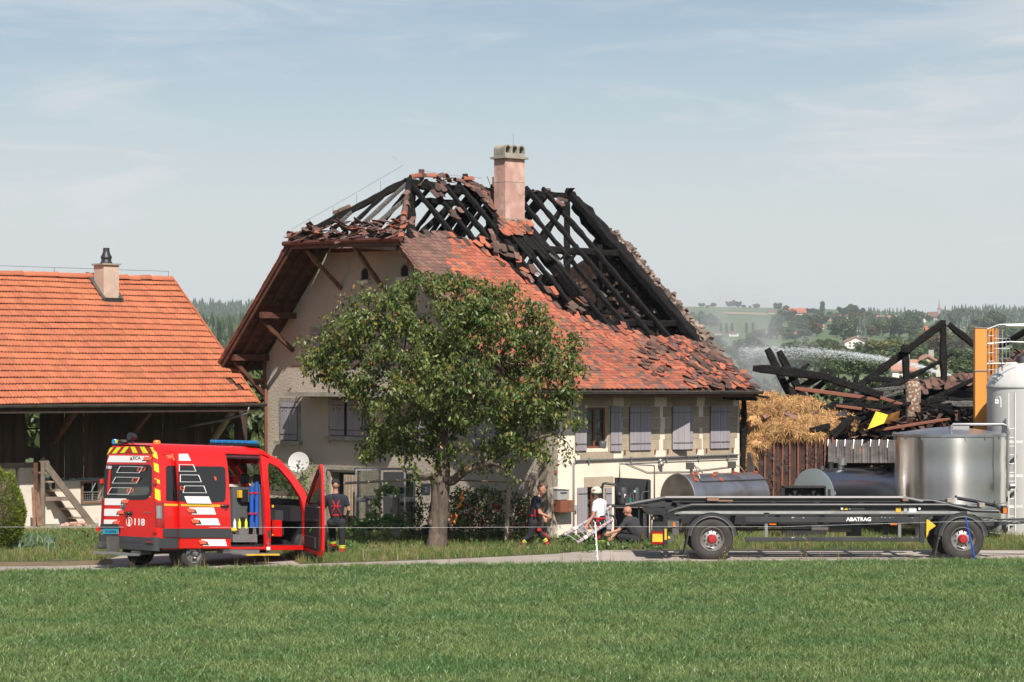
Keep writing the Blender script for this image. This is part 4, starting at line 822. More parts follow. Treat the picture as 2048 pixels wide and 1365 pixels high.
# lightning wire above hip and ridge
b=MB(); b.tube([hl+Vector((0,0,.35)),hl.lerp(ap,.5)+Vector((0,0,.42)),ap+Vector((-.2,0,.4)),ap+Vector((-.5,0,.65))],.004,4); b.tube([ap+Vector((.3,0,.25)),HF(2.2,7.08,10.05),HF(3.6,7.08,10.02)],.004,4)
for t in(.15,.35,.55,.75): q=hl.lerp(ap,t); b.cyl(q,q+Vector((0,0,.38)),.005,n=4)
obj('lightning_wire',b,mt['gutter'],house)
# ---- fire wall of rubble at the right end ----
rg=random.Random(31); ed=[(1206,452),(1232,478),(1252,505),(1262,535),(1285,560),(1310,590),(1330,615),(1352,640),(1368,662),(1374,690)]
b=MB(); FWs=7.22
poly=[(1.3,0),(1.3,4.75),(2.0,5.3),(5.95,8.60),(6.3,8.3),(6.6,7.8),(7.3,7.55),(8.0,7.3),(8.7,7.4),(9.3,7.0),(10.5,6.2),(12.5,4.7),(12.9,0)]
b.prism(poly,lambda a,z,t:HF(t,a,z),FWs,FWs+.62); obj('fire_wall',b,mt['soot_dark'],house)
b=MB(); sb=MB()
for (bb,n,off) in((b,1100,.0),(sb,520,-.32)):
    for _ in range(n):
        t=rg.random(); m=5.95-(5.95-1.5)*t; z=8.55-(8.55-4.95)*t; s_=FWs+.62*rg.random()+.05*rg.gauss(0,1) if bb is b else FWs-.03; 
        if bb is b: dz=rg.uniform(-.45,.10)+.14*mnoise.noise(Vector((m*1.6,0,0)))
        else: m=rg.uniform(1.5,9); z=rg.uniform(3.8,min(7.3,4.9+(m-1.3)*.85) if m<6.5 else 7.2); dz=0
        c=HF(s_,m,z+dz); w=rg.uniform(.07,.19); h=rg.uniform(.04,.12); dd=rg.uniform(.06,.16); Rm=Matrix.Rotation(_a+rg.gauss(0,.7),3,'Z')@Matrix.Rotation(rg.gauss(0,.18 if bb is sb else .6),3,'X')@Matrix.Rotation(rg.gauss(0,.1 if bb is sb else .5),3,'Y')
        if bb is sb: dd=.05
        e=lambda x,y,zz:c+Rm@Vector((x*(1 if bb is b else .3),y*1.0,zz)); bb.box(-w/2,w/2,-dd/2 if bb is b else -w*.7,dd/2 if bb is b else w*.7,-h/2,h/2,e)
obj('rubble_cap',b,mt['soot_stone'],house,kind='stuff'); obj('wall_stones',sb,mt['soot_dark'],house,kind='stuff')
# ---- main chimney, second stack ----
s,m=inv(1030,446); base=HF(s,m,0)
zt=zat(318,base.y); 
chm=thing('main_chimney','tall pink rendered chimney with three round flues standing above the burnt roof','chimney',HF(s,m,rz(m)))
def CM(x,y,z): return HF(s+x,m+y,z)
b=MB(); b.box(-.36,.36,0,.50,rz(m)-1.5,zt,CM); obj('shaft',b,mt['pinkplaster'],chm)
b=MB(); b.box(-.363,.363,-.003,.503,rz(m)+1.15,rz(m)+1.17,CM); b.box(-.38,.38,-.03,.53,rz(m)-.1,rz(m)+.12,CM); obj('band',b,mt['concrete'],chm)
b=MB(); b.box(-.44,.44,-.08,.58,zt,zt+.06,CM); obj('cap_slab',b,mt['concrete'],chm)
b=MB(); b.box(-.37,.37,0,.5,zt+.06,zt+.13,CM); obj('cap_block',b,mt['concrete'],chm)
for k in range(3):
    x=-.25+k*.25; b=MB(); arc=lambda r: [(x+r*math.cos(math.pi*q/10),zt+.27+r*math.sin(math.pi*q/10)) for q in range(11)]+[(x-r,zt+.13),(x+r,zt+.13)]; b.ring(arc(.123),[(q[0],q[1]+(.03 if q[1]<zt+.2 else 0)) for q in arc(.088)],lambda X,Y,t:CM(X,t,Y),0,.5); obj('flue_arch',b,mt['concrete'],chm)
b=MB(); b.box(-.34,.34,.2,.3,zt+.14,zt+.33,CM); obj('flue_dark',b,mt['dark'],chm)  # dark slab stands in for the shade inside the flue arches
b=MB(); b.cyl(CM(.1,.2,zt+.3),CM(.1,.2,zt+.75),.004,n=4); obj('lightning_rod',b,mt['gutter'],chm)
s2,m2=3.0,8.3; b=MB(); b.box(s2-.28,s2+.28,m2-.28,m2+.28,3.8,8.4,HF); obj('inner_chimney',b,mt['concrete'],house,label='square grey inner chimney behind the rafters')
# ---- gable details ----
for (mc,zc) in((7.86,7.02),(6.02,7.05)):
    pts=[(mc+.16*math.cos(t),zc+.16+.16*math.sin(t)) for t in [math.pi*k/8 for k in range(9)]]+[(mc-.16,zc),(mc+.16,zc)]; o2=scl(pts,1.35)
    b=MB(); b.ring(o2,pts,GA,-.1,.02); w=obj('attic_window',b,mt['concrete'],house); b=MB(); b.prism(pts,GA,.0,.006); obj('opening',b,mt['dark'],w); b=MB(); b.prism([(mc-.27,zc-.12),(mc+.27,zc-.12),(mc+.27,zc-.03),(mc-.27,zc-.03)],GA,0,.12); obj('sill',b,mt['white'],w)
def shutterleaf(par,a0,a1,z0,z1,f,t,rot=0,hearts=False):
    n=max(3,int(round(abs(a1-a0)/.13))); w=(a1-a0)/n; 
    b=MB(); 
    for k in range(n): b.prism([(a0+w*k+.003,z0),(a0+w*(k+1)-.003,z0),(a0+w*(k+1)-.003,z1),(a0+w*k+.003,z1)],f,t,t+.028)
    o=obj('shutter',b,mt['shutter'],par)
    for z in(z0+(z1-z0)*.15,z0+(z1-z0)*.86): b=MB(); b.prism([(a0+.01,z-.015),(a1-.01,z-.015),(a1-.01,z+.015),(a0+.01,z+.015)],f,t+.028,t+.036); obj('strap_hinge',b,mt['gutter'],o)
    if hearts:
        b=MB(); 
        for k in range(3): c=(a0+a1)/2+(k-1)*(a1-a0)*.22; z=z1-.25+(.04 if k==1 else 0); b.prism([(c-.02,z),(c,z-.05),(c+.02,z),(c,z+.02)],f,t+.028,t+.031)
        obj('cutout',b,mt['dark'],o)
    return o
def gwin(m0,m1,z0,z1,leaves,lab=None,gap=0):
    b=MB(); b.ring([(m0-.1,z0-.02),(m1+.1,z0-.02),(m1+.1,z1+.12),(m0-.1,z1+.12)],[(m0,z0),(m1,z0),(m1,z1),(m0,z1)],GA,-.02,.03); w=obj('window',b,mt['concrete'],house,label=lab)
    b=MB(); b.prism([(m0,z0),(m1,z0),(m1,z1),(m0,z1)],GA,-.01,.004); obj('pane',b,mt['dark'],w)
    b=MB(); b.prism([(m0-.2,z0-.13),(m1+.2,z0-.13),(m1+.2,z0-.02),(m0-.2,z0-.02)],GA,.0,.15); obj('sill',b,mt['concrete'],w)
    L=(m1-m0-gap)/leaves
    for k in range(leaves): a=m0+k*(L+gap)*1.0; shutterleaf(w,a+.005,a+L-.005,z0+.01,z1-.01,GA,.035,hearts=True)
gwin(11.12,11.98,2.42,3.55,2); gwin(7.95,9.5,2.6,3.62,2,gap=.12); gwin(4.6,5.7,2.6,3.6,2); gwin(2.0,3.1,2.5,3.55,2); gwin(8.2,9.0,4.95,5.9,2,'upper window with white frame half hidden by the tree'); gwin(5.2,6.1,4.95,5.9,2); gwin(10.0,10.4,4.9,5.6,1)
b=MB(); b.box(-.85,0,5.2,10.62,3.72,3.84,HF); bal=obj('balcony',b,mt['concrete'],house); b=MB(); b.box(-.83,-.75,5.2,10.3,3.84,4.45,HF); b.box(-.75,0,10.22,10.3,3.84,4.45,HF); obj('parapet',b,mt['plaster'],bal); b=MB(); b.bar(HF(-.79,5.2,4.58),HF(-.79,10.35,4.58),.1,.05); b.bar(HF(-.79,10.3,4.58),HF(0,10.3,4.58),.08,.05); b.tube([HF(-.8,10.62,3.8),HF(-.4,10.66,4.1),HF(-.05,10.65,4.9)],.02,5); obj('rail',b,mt['redwood'],bal)
# ground floor door, posts in the gable wall
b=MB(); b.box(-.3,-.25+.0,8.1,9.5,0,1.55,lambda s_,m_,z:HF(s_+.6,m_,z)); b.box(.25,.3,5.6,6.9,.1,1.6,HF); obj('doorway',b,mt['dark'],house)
b=MB(); b.box(-.06,.0,8.0,8.1,0,1.62,HF); b.box(-.06,0,9.5,9.62,0,1.62,HF); b.box(-.08,-.0,8.0,9.62,1.62,1.72,HF); obj('door_frame',b,mt['concrete'],house)
b=MB(); 
for k in range(4): b.box(-.14-.02*k,-.1-.02*k,8.15+.12*k,8.26+.12*k,.35,1.5,HF)
obj('plank_door',b,mt['palewood'],house)
b=MB(); b.tube([HF(-.06,12.8,4.7),HF(-.06,12.8,4.2),HF(-.06,12.72,3.9),HF(-.06,12.72,0)],.05,8); b.tube([HF(-.5,13.4,4.45),HF(-.3,13.1,4.2),HF(-.08,12.8,4.15)],.05,8); obj('downpipe',b,mt['rustframe'],house,smooth=True)
# ---- facade details ----
wins=[(1.34,2.10),(2.85,3.61),(4.41,5.17),(5.84,6.58)]; rg=random.Random(77)
def stone(a0,a1,z0,z1): b=MB(); b.prism([(a0+.004,z0+.004),(a1-.004,z0+.004),(a1-.004,z1-.004),(a0+.004,z1-.004)],FA,.001,.012); obj('stone',b,mt['stone'],house)
for i,(a0,a1) in enumerate(wins):
    stone(a0-.18,a1+.18,3.47,3.74); stone(a0-.22,a1+.2,2.08,2.30)
    for k in range(4):
        z0=2.30+k*.2925; z1=z0+.2925
        wl=rg.uniform(.22,.40); wr=rg.uniform(.22,.40)
        if i==1: wl=min(wl,.24)
        if i==3: wr=min(wr,.36)
        if i!=0: stone(a0-wl,a0-.0,z0,z1)
        stone(a1,a1+wr,z0,z1)
stone(1.15,1.34,2.3,3.47); stone(1.25,2.3,1.37,1.64); stone(1.95,2.22,.9,1.36); stone(1.95,2.22,.45,.9); stone(.16,1.0,3.75,3.77) if 0 else None
def facwin(a0,a1,z0,z1,par,lab=None):
    b=MB(); b.ring([(a0,z0),(a1,z0),(a1,z1),(a0,z1)],[(a0+.06,z0+.06),(a1-.06,z0+.06),(a1-.06,z1-.06),(a0+.06,z1-.06)],FA,-.18,-.12)
    c=(a0+a1)/2; b.prism([(c-.03,z0+.06),(c+.03,z0+.06),(c+.03,z1-.06),(c-.03,z1-.06)],FA,-.18,-.12)
    for t in(.36,.68): z=z0+(z1-z0)*t; b.prism([(a0+.06,z-.012),(a1-.06,z-.012),(a1-.06,z+.012),(a0+.06,z+.012)],FA,-.175,-.125)
    w=obj('window',b,mt['darkwood'],par,label=lab); b=MB(); b.prism([(a0,z0),(a1,z0),(a1,z1),(a0,z1)],FA,-.153,-.149); obj('pane',b,mt['pane'],w)
    b=MB(); b.grid(30,1,lambda p,q:FA(a0+.03+(a1-a0-.06)*p,z0+(z1-z0)*q,-.26+.015*math.sin(p*70))); obj('curtain',b,M('curtain',(.42,.43,.44),.9),w)
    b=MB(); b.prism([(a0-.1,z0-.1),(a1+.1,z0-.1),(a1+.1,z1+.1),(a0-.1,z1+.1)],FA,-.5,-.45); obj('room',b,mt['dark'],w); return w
w=facwin(1.34,2.10,2.38,3.46,house); shutterleaf(w,.92,1.31,2.33,3.48,FA,.03); shutterleaf(w,2.16,2.56,2.30,3.49,FA,.03)
b=MB(); b.lathe([(.09,0),(.11,.16),(.09,.18),(.02,.19)],lambda x,y,h:FA(1.97+x,2.385+h,-.07+y),10); pot=obj('flower_pot',b,M('dark_glazed_pot',(.08,.085,.09),.4),None,smooth=True,label='small dark glazed pot on the sill of the open brown window',cat='pot')
for i in(1,2,3):
    a0,a1=wins[i]; c=(a0+a1)/2; b=MB(); b.prism([(a0,2.31),(a1,2.31),(a1,3.46),(a0,3.46)],FA,.012,.02); w=obj('window',b,mt['dark'],house)
    if i==2: shutterleaf(w,a0,c+.06,2.31,3.47,lambda a,z,t:FA(a,z,t+.18*(a-a0)/(c-a0)),.03); shutterleaf(w,c+.08,a1,2.31,3.47,FA,.03)
    else: shutterleaf(w,a0,c-.004,2.31,3.47,FA,.03); shutterleaf(w,c+.004,a1,2.31,3.47,FA,.03)
for a in(2.68,3.78,4.25,5.33,5.7,6.7):
    b=MB(); b.prism([(a-.02,2.22),(a+.02,2.22),(a+.01,2.32),(a-.01,2.32)],FA,.0,.05); obj('shutter_catch',b,mt['rustframe'],house)
w=facwin(1.34,1.95,.25,1.37,house); shutterleaf(w,1.0,1.33,.2,1.37,FA,.03); shutterleaf(w,1.97,2.2,.25,1.34,FA,.03)
b=MB(); b.tube([FA(.86,0,.05),FA(.86,2.0,.05),FA(.9,2.06,.05),FA(1.0,2.08,.05),FA(6.9,2.12,.05)],.024,8); b.tube([FA(2.7,2.0,.04),FA(6.9,2.03,.04)],.012,6)
for a in(1.4,2.9,4.2,5.4,6.5): b.prism([(a-.02,2.0),(a+.02,2.0),(a+.02,2.14),(a-.02,2.14)],FA,.0,.06)
obj('wall_pipe',b,mt['galv'],house,smooth=40)
b=MB(); b.tube([FA(.18,.2,.02),FA(.17,3.6,.02)],.010,5); b.tube([FA(2.7,1.98,.03),FA(3.5,1.72,.03),FA(5.0,1.70,.03),FA(6.6,1.8,.03)],.010,5); obj('cable',b,mt['galv'],house)
b=MB(); b.ell(FA(3.95,1.93,.09),(.08,.08,.08),10,8); b.prism([(3.9,1.98),(4.0,1.98),(4.0,2.06),(3.9,2.06)],FA,0,.1); obj('wall_lamp',b,mt['galv'],house,smooth=True)
b=MB(); b.prism([(.22,1.75),(.31,1.75),(.31,1.84),(.22,1.84)],FA,0,.03); obj('alarm_box',b,mt['brownbox'],house)
b=MB(); b.prism([(.84,.78),(.95,.78),(.95,.92),(.84,.92)],FA,0,.09); obj('socket_box',b,mt['box'],house)
mbx=thing('mailbox','grey and brown letter boxes mounted on the cream wall by the house corner','mailbox',FA(.4,.78,.15))
b=MB(); b.prism([(.20,1.08),(.60,1.08),(.60,1.32),(.20,1.36)],FA,.0,.16); b.prism([(.18,1.355),(.62,1.33),(.62,1.345),(.18,1.37)],FA,-.0,.19); up=obj('upper_box',b,mt['box'],mbx); b=MB(); b.prism([(.30,1.24),(.52,1.24),(.52,1.27),(.30,1.27)],FA,.16,.168); obj('slot',b,mt['dark'],up)
b=MB(); b.prism([(.20,.76),(.46,.76),(.46,1.06),(.20,1.06)],FA,.0,.28); b.prism([(.466,.76),(.68,.76),(.68,1.06),(.466,1.06)],FA,.0,.28); lo_=obj('lower_box',b,mt['brownbox'],mbx); b=MB(); b.prism([(.48,.79),(.67,.79),(.67,.90),(.48,.90)],FA,.28,.288);b.prism([(.48,.92),(.67,.92),(.67,1.03),(.48,1.03)],FA,.28,.288); obj('door',b,mt['bracket'],lo_)
# satellite dish
dc=hit(597,925,HF(-.45,0,0),U); dish=thing('satellite_dish','round grey white satellite dish on the shaded gable wall','satellite dish',dc)
ax=(Vector((0,-1,.25))+Vector((-.1,0,0))).normalized(); X=ax.orthogonal().normalized(); Yv=ax.cross(X)
b=MB(); b.lathe([(.0,-.045),(.12,-.038),(.22,-.022),(.305,0),(.31,-.012),(.22,-.035),(0,-.06)],lambda x,y,h:dc+X*x+Yv*y+ax*h,24); obj('reflector',b,M('dish_grey',(.46,.45,.43),.5),dish,smooth=60)
b=MB(); b.tube([dc+Vector((0,0,-.29)),dc+Vector((0,-.25,-.32)),dc+Vector((.02,-.42,-.12))],.014,6); b.tube([dc-ax*.03,dc-ax*.25+Vector((.03,.0,-.1)),hit(605,950,HF(0,0,0),U)],.02,6); obj('arm',b,mt['gutter'],dish)
b=MB(); b.cyl(dc+Vector((.02,-.45,-.1)),dc+Vector((0,-.36,-.09)),.035,n=8); obj('receiver',b,mt['black'],dish)
b=MB(); 
for k in range(3): b.box(-.06+.005*k,.07-.01*k,-.07,-.066,.05-.016*k,.058-.016*k,lambda x,y,z:dc+Vector((x,y,z)))
obj('mark',b,mt['blue'],dish)
# ================= plum tree in front of the house =================
def plum():
    r=random.Random(17); nr=np.random.RandomState(5); D0=61.0
    blobs=[(880,640,150,108,0,1.9),(745,640,108,78,-.4,1.5),(690,705,86,70,.3,1.3),(1010,655,118,92,.3,1.6),(1085,705,88,66,0,1.2),(800,750,128,86,-.5,1.8),(930,770,140,90,0,2.0),(1075,790,92,78,.2,1.3),(820,858,104,58,.3,1.4),(950,858,108,54,-.2,1.4),(1060,868,66,58,0,1.0),(1118,902,46,50,-.3,.5),(1140,870,36,40,-.2,.5),(1150,780,40,60,0,.6),(622,720,26,50,.2,.4),(640,695,42,34,.3,.6),(1000,925,44,26,.2,.6),(770,900,60,30,-.2,.8),(885,905,60,34,0,.9)]
    att=[]
    wts=np.array([b[2]*b[3]*b[5] for b in blobs]); wts=wts/wts.sum(); blobs=blobs
    for _ in range(3600):
        b=blobs[nr.choice(len(blobs),p=wts)]; q=nr.normal(size=3); q/=np.linalg.norm(q); q*=nr.random()**.28*(1+.16*mnoise.noise(Vector(q)*2.6+Vector((b[0],b[1],0))))
        p=P(b[0]+q[0]*b[2],b[1]+q[1]*b[3],D0+b[4]); att.append((p.x,p.y+q[2]*b[5],p.z))
    att=np.array(att); keep=[]
    for p in att:  # holes in the crown
        if mnoise.noise(Vector(p)*1.25)>-.16 : keep.append(p)
    att=np.array(keep); n0=len(att)
    base=G(875,1102); 
    nodes=[]; par=[]
    def chain(pts,pi):
        for a,b_ in zip(pts,pts[1:]):
            L=(b_-a).length; n=max(1,int(L/.22))
            for i in range(1,n+1): nodes.append(tuple(a.lerp(b_,i/n))); par.append(pi); pi=len(nodes)-1
        return pi
    q=lambda px,py,d=0: P(px,py,D0)+Vector((0,d,0))
    nodes.append((base.x,D0,-.1)); par.append(-1)
    t=chain([Vector(nodes[0]),q(877,1050),q(881,1000),q(880,965)],0)
    a=chain([q(880,965),q(888,925),q(885,880),q(890,820)],t); chain([q(890,820),q(885,740),q(900,660)],a); chain([q(890,820),q(960,760,.4),q(1010,700,.6)],a); chain([q(890,820),q(820,770,-.4),q(760,720,-.5)],a)
    c=chain([q(880,965),q(905,962,-.1),q(935,938,-.2),q(978,922,-.2)],t); chain([q(978,922,-.2),q(1010,938,-.2),q(1026,958,-.3)],c); chain([q(978,922,-.2),q(1010,905,0),q(1060,880,.1),q(1105,868,0),q(1135,885,-.2)],c)
    d=chain([q(888,925),q(850,890,.2),q(800,870,.3),q(740,870,.3)],a-10 if a>10 else a); chain([q(880,965),q(862,950,-.2),q(838,954,-.3)],t)
    chain([q(690,720,.2),q(660,735,.2),q(640,758,.2),q(625,780,.2)],d) if 0 else None
    N_=[np.array(x) for x in nodes]
    P_=list(par); A=att.copy(); pos=np.array(N_); 
    near=np.full(len(A),1e9); nid=np.zeros(len(A),int)
    def upd(start):
        nonlocal near,nid
        for i in range(start,len(N_)):
            dd=np.linalg.norm(A-N_[i],axis=1); m=dd<near; near[m]=dd[m]; nid[m]=i
    upd(0)
    for it in range(90):
        act=near<3.0
        if not act.any(): break
        start=len(N_); 
        for i in np.unique(nid[act]):
            v=(A[act&(nid==i)]-N_[i]); v/=np.linalg.norm(v,axis=1)[:,None]; d_=v.sum(0)+nr.normal(size=3)*.25; d_/=np.linalg.norm(d_)+1e-9; N_.append(N_[i]+d_*.17); P_.append(int(i))
        upd(start); k=near>.20; A=A[k]; near=near[k]; nid=nid[k]
        if len(A)==0 or len(N_)>9000: break
    n=len(N_); ch=[0]*n; rad=np.full(n,0.0); e=2.25
    acc=np.zeros(n)
    for i in range(n-1,0,-1):
        if acc[i]==0: acc[i]=.0075**e; ch[i]=0
        acc[P_[i]]+=acc[i]; ch[P_[i]]=max(ch[P_[i]],ch[i]+1)
    acc[0]=max(acc[0],1e-9); rad=acc**(1/e); k=.23/rad[3]; rad=np.where(rad>.03,rad*np.interp(rad,[.03,rad[3]],[1,k]),rad)
    rad=np.minimum(rad,.25); rad[0]=.32; rad[1]=.27
    tb=thing('plum_tree','large leafy plum tree with a thick leaning trunk in front of the burnt farmhouse','tree',(base.x,D0,0))
    bb=MB(); tk=MB()
    for i in range(1,n):
        p=P_[i]; a_=N_[p]; b_=N_[i]; trunk=rad[i]>.14
        m=tk if trunk else bb; nn=14 if trunk else (6 if rad[i]>.02 else 3)
        r0=min(rad[p],rad[i]*1.35)
        m.cyl(Vector(a_),Vector(b_)+(Vector(b_)-Vector(a_))*.05,r0 if not trunk else rad[p],rad[i],nn,False)
    obj('branches',bb,mt['bark'],tb,smooth=True)
    # trunk as one knotty surface
    tk=MB(); pts=[q(875,1108),q(875,1096),q(876,1075),q(878,1045),q(880,1010),q(881,985),q(880,963),q(886,940),q(888,920),q(886,890),q(888,860)]; rr=[.33,.27,.235,.225,.215,.22,.235,.17,.14,.12,.10]
    def tf(u,v):
        i=min(int(v*(len(pts)-1)),len(pts)-2); f=v*(len(pts)-1)-i; c=pts[i].lerp(pts[i+1],f); rd=rr[i]+(rr[i+1]-rr[i])*f; an=2*math.pi*u
        rd*=1+.13*mnoise.noise(Vector((math.cos(an)*1.4,math.sin(an)*1.4,v*3)))+.07*mnoise.noise(Vector((math.cos(an)*4,math.sin(an)*4,v*9)))-.16*math.exp(-((((u*2*math.pi-4.9+v*1.2)+math.pi)%(2*math.pi)-math.pi)/.25)**2)*(.2<v<.6)
        return c+Vector((math.cos(an)*rd,math.sin(an)*rd,0))
    tk.grid(40,60,tf); tk.ell(q(893,958,-.22),(.09,.06,.08)); tk.ell(q(862,1047,-.1),(.07,.1,.1)); tk.tube([q(880,965),q(905,962,-.1),q(935,938,-.2),q(978,922,-.2)],[.16,.12,.10,.085],10); tk.tube([q(978,922,-.2),q(1010,936,-.2),q(1026,958,-.3)],[.07,.04,.025],8); tk.tube([q(880,965),q(862,950,-.2),q(838,954,-.3)],[.1,.05,.035],8)
    obj('trunk',tk,mt['bark'],tb,smooth=True)
    lm=[leafmat('plum_leaf',[(.076,.124,.030),(.14,.175,.046)],.30,.55),leafmat('plum_leaf_yellow',[(.33,.20,.05),(.24,.19,.055)],.3,.3)]
    lb=MB(); fr=MB()
    for i in range(1,n):
        if rad[i]>.017 or ch[i]>9: continue
        c=Vector(N_[i]); dens=.75*mnoise.noise(c*.95)+.6*mnoise.noise(c*2.3)
        edge=c.x>(1098-1024)/FPX*61 and c.z<CH+(YH-850)/FPX*61
        cnt=(26 if dens>.0 else 16 if dens>-.2 else 7) if not edge else 5
        for _ in range(cnt):
            p=c+Vector((r.gauss(0,.095),r.gauss(0,.095),r.gauss(-.02,.08))); L=r.uniform(.09,.15); w=L*.27; dr=Vector((r.gauss(0,.55),r.gauss(0,.55),-.75+r.gauss(0,.35))).normalized(); sd=dr.orthogonal().normalized(); sd=Matrix.Rotation(r.uniform(0,6.28),3,dr)@sd; up=dr.cross(sd)
            lb.m=1 if r.random()<.085 else 0
            lb.add([p,p+dr*L*.45+sd*w,p+dr*L+up*.02,p+dr*L*.45-sd*w,p+dr*L*.5+up*.012],[(0,1,4),(1,2,4),(2,3,4),(3,0,4)])
    o=obj('crown',lb,lm,tb)
    for _ in range(110):
        c=Vector(N_[r.randrange(n//3,n)]); fr.ell(c+Vector((r.uniform(-.1,.1),r.uniform(-.2,0),-.08)),(.017,.017,.02),6,4)
    obj('plums',fr,M('plum_skin',(.05,.05,.14),.4),tb,kind='stuff',smooth=True)
plum()
# ================= fire service van =================
vc=Vector(((318-1024)/FPX*54.3,54.3,0)); va=math.radians(42); vh=Vector((math.sin(va),math.cos(va),0)); vr_=Vector((vh.y,-vh.x,0)); vl=-vr_
van=thing('fire_van','red fire service van with white stripes and its side and front doors open','van',vc+vh*2.8+vl*1.0)
SHR=.045
def VB(x,y,z): return vc+vh*x+vl*y+Vector((0,0,z-SHR*x))
_iz=[0,.45,1.0,1.5,2.0,2.3,2.5,2.62,2.72,2.8]; _iv=[.05,.0,.0,.02,.06,.10,.14,.19,.32,.9]
def ins(z): return float(np.interp(z,_iz,_iv))
SV=lambda x,z,t: VB(x,ins(z)-t,z)
LV=lambda x,z,t: VB(x,1.98-ins(z)+t,z)
def RV(y,z,t): 
    k=(z-.5)/2.3; return VB(-.02-t+.07*k*k,.99+(y-.99)*(1-.99*0)*(1-ins(z)/.99*1.0),z)
def z2p(zx,zy): return 180+zx/3.9385,860+zy/3.9385
def vs_(zx,zy,t=0):
    px,py=z2p(zx,zy); k=(px-1024)/FPX; z=1.5
    for _ in range(3):
        o=vc+vl*(ins(z)-t); s=(k*o.y-o.x)/(vh.x-k*vh.y); D=o.y+s*vh.y; z=zat(py,D)+SHR*s
    return s,z
def vr2(zx,zy,t=0):
    px,py=z2p(zx,zy); k=(px-1024)/FPX; z=1.5
    for _ in range(3):
        o=vc-vh*(.02+t-.07*((z-.5)/2.3)**2); y=(k*o.y-o.x)/(vl.x-k*vl.y); D=o.y+y*vl.y; z=zat(py,D)
    return .99+(y-.99)/(1-ins(z)/.99),z
def vgrid(b,a0,a1,z0,z1,holes,f,t0,t1,extra=()):
    A=sorted({a0,a1,*[h[i] for h in holes for i in(0,1)]}); Z=sorted({z0,z1,*[h[i] for h in holes for i in(2,3)],*[z for z in(.9,1.2,1.5,1.8,2.05,2.3,2.42,2.52,2.6,2.66,2.7) if z0<z<z1]})
    for i in range(len(A)-1):
        for j in range(len(Z)-1):
            ca=(A[i]+A[i+1])/2; cz=(Z[j]+Z[j+1])/2
            if any(h[0]<ca<h[1] and h[2]<cz<h[3] for h in holes): continue
            b.hexa([f(A[i],Z[j],t0),f(A[i+1],Z[j],t0),f(A[i+1],Z[j],t1),f(A[i],Z[j],t1),f(A[i],Z[j+1],t0),f(A[i+1],Z[j+1],t0),f(A[i+1],Z[j+1],t1),f(A[i],Z[j+1],t1)])
# -- shell
b=MB(); vgrid(b,.10,3.12,.47,2.70,[(1.96,3.12,.52,2.60),(.55,1.90,1.5,2.3)],SV,-.05,0)
vgrid(b,.10,3.12,.47,2.70,[(.35,1.70,1.52,2.28),(1.95,3.0,1.52,2.28)],LV,-.05,0)
b.ring([(3.12,.45),(3.12,1.0),(3.12,1.6),(3.12,2.55),(3.2,2.70),(3.7,2.50),(4.1,2.13),(4.4,1.78),(4.5,1.3),(4.5,.45)],[(3.28,.55),(3.28,1.0),(3.28,1.6),(3.28,2.33),(3.34,2.43),(3.62,2.32),(3.95,2.0),(4.22,1.66),(4.33,1.3),(4.33,.55)],SV,-.07,0)
b.ring([(3.0,.45),(3.0,1.0),(3.0,1.6),(3.0,2.55),(3.2,2.70),(3.7,2.50),(4.1,2.13),(4.4,1.78),(4.5,1.3),(4.5,.45)],[(3.28,1.4),(3.28,1.45),(3.28,1.6),(3.28,2.33),(3.34,2.43),(3.62,2.32),(3.95,2.0),(4.22,1.66),(4.33,1.5),(4.33,1.4)],LV,-.07,0)
for fv in(SV,LV): b.prism([(4.5,.9),(4.5,1.50),(4.7,1.38),(4.9,1.2),(4.98,.95),(4.99,.8),(4.95,.7),(4.9,.7),(4.87,.72),(4.85,.74),(4.7,.78),(4.55,.74)],fv,-.07,0)
def rearcorner(u,v,side):
    z=.5+2.2*v; a=u*math.pi/2; x=.10-.10*math.sin(a)+(.07*((z-.5)/2.3)**2-.02)*math.sin(a); w=.10*(1-math.cos(a)); y=ins(z)+w*(1)
    return VB(x,y if side==0 else 1.98-y,z)
for sd in(0,1): b.grid(6,14,lambda u,v,sd=sd:rearcorner(u,v,sd))
vgrid(b,.10,1.88,.50,2.70,[(.27,1.73,1.60,2.26)],RV,-.05,0)
def roof(u,v):
    x=.08+3.75*v; y=.19+1.60*u; e=min(1,4*u*(1-u)*2.2); zt_=2.62+.16*e**.6
    if x>3.1: zt_-= .32*((x-3.1)/.73)**1.7
    if x<.3: zt_-=.05*((.3-x)/.22)**2
    return VB(x,y,zt_)
b.grid(16,26,roof)
b.grid(8,8,lambda u,v:VB(4.50+.46*v,.03+1.92*u,1.56-.25*v-.45*max(0,v-.4)**1.5*1.4+.05*math.sin(math.pi*u)))
b.grid(8,4,lambda u,v:VB(4.96+.06*math.sin(math.pi*u),.03+1.92*u,1.2-.7*v)); b.box(3.0,4.9,.06,1.92,.44,.5,VB)
obj('body',b,mt['red'],van,smooth=35)
b=MB(); b.grid(12,6,lambda u,v:VB(4.95+.22*math.sin(math.pi*(.12+.76*u)),-.02+2.02*u,1.0-.62*v)); b.box(4.85,5.0,-.03,.1,.40,1.0,VB); obj('front_bumper',b,mt['cladding'],van,smooth=True)
b=MB(); b.grid(8,6,lambda u,v:VB(3.80+.80*v,.16-.08*v+(1.66+.16*v)*u,2.44-.78*v)); obj('windscreen',b,mt['glass'],van)
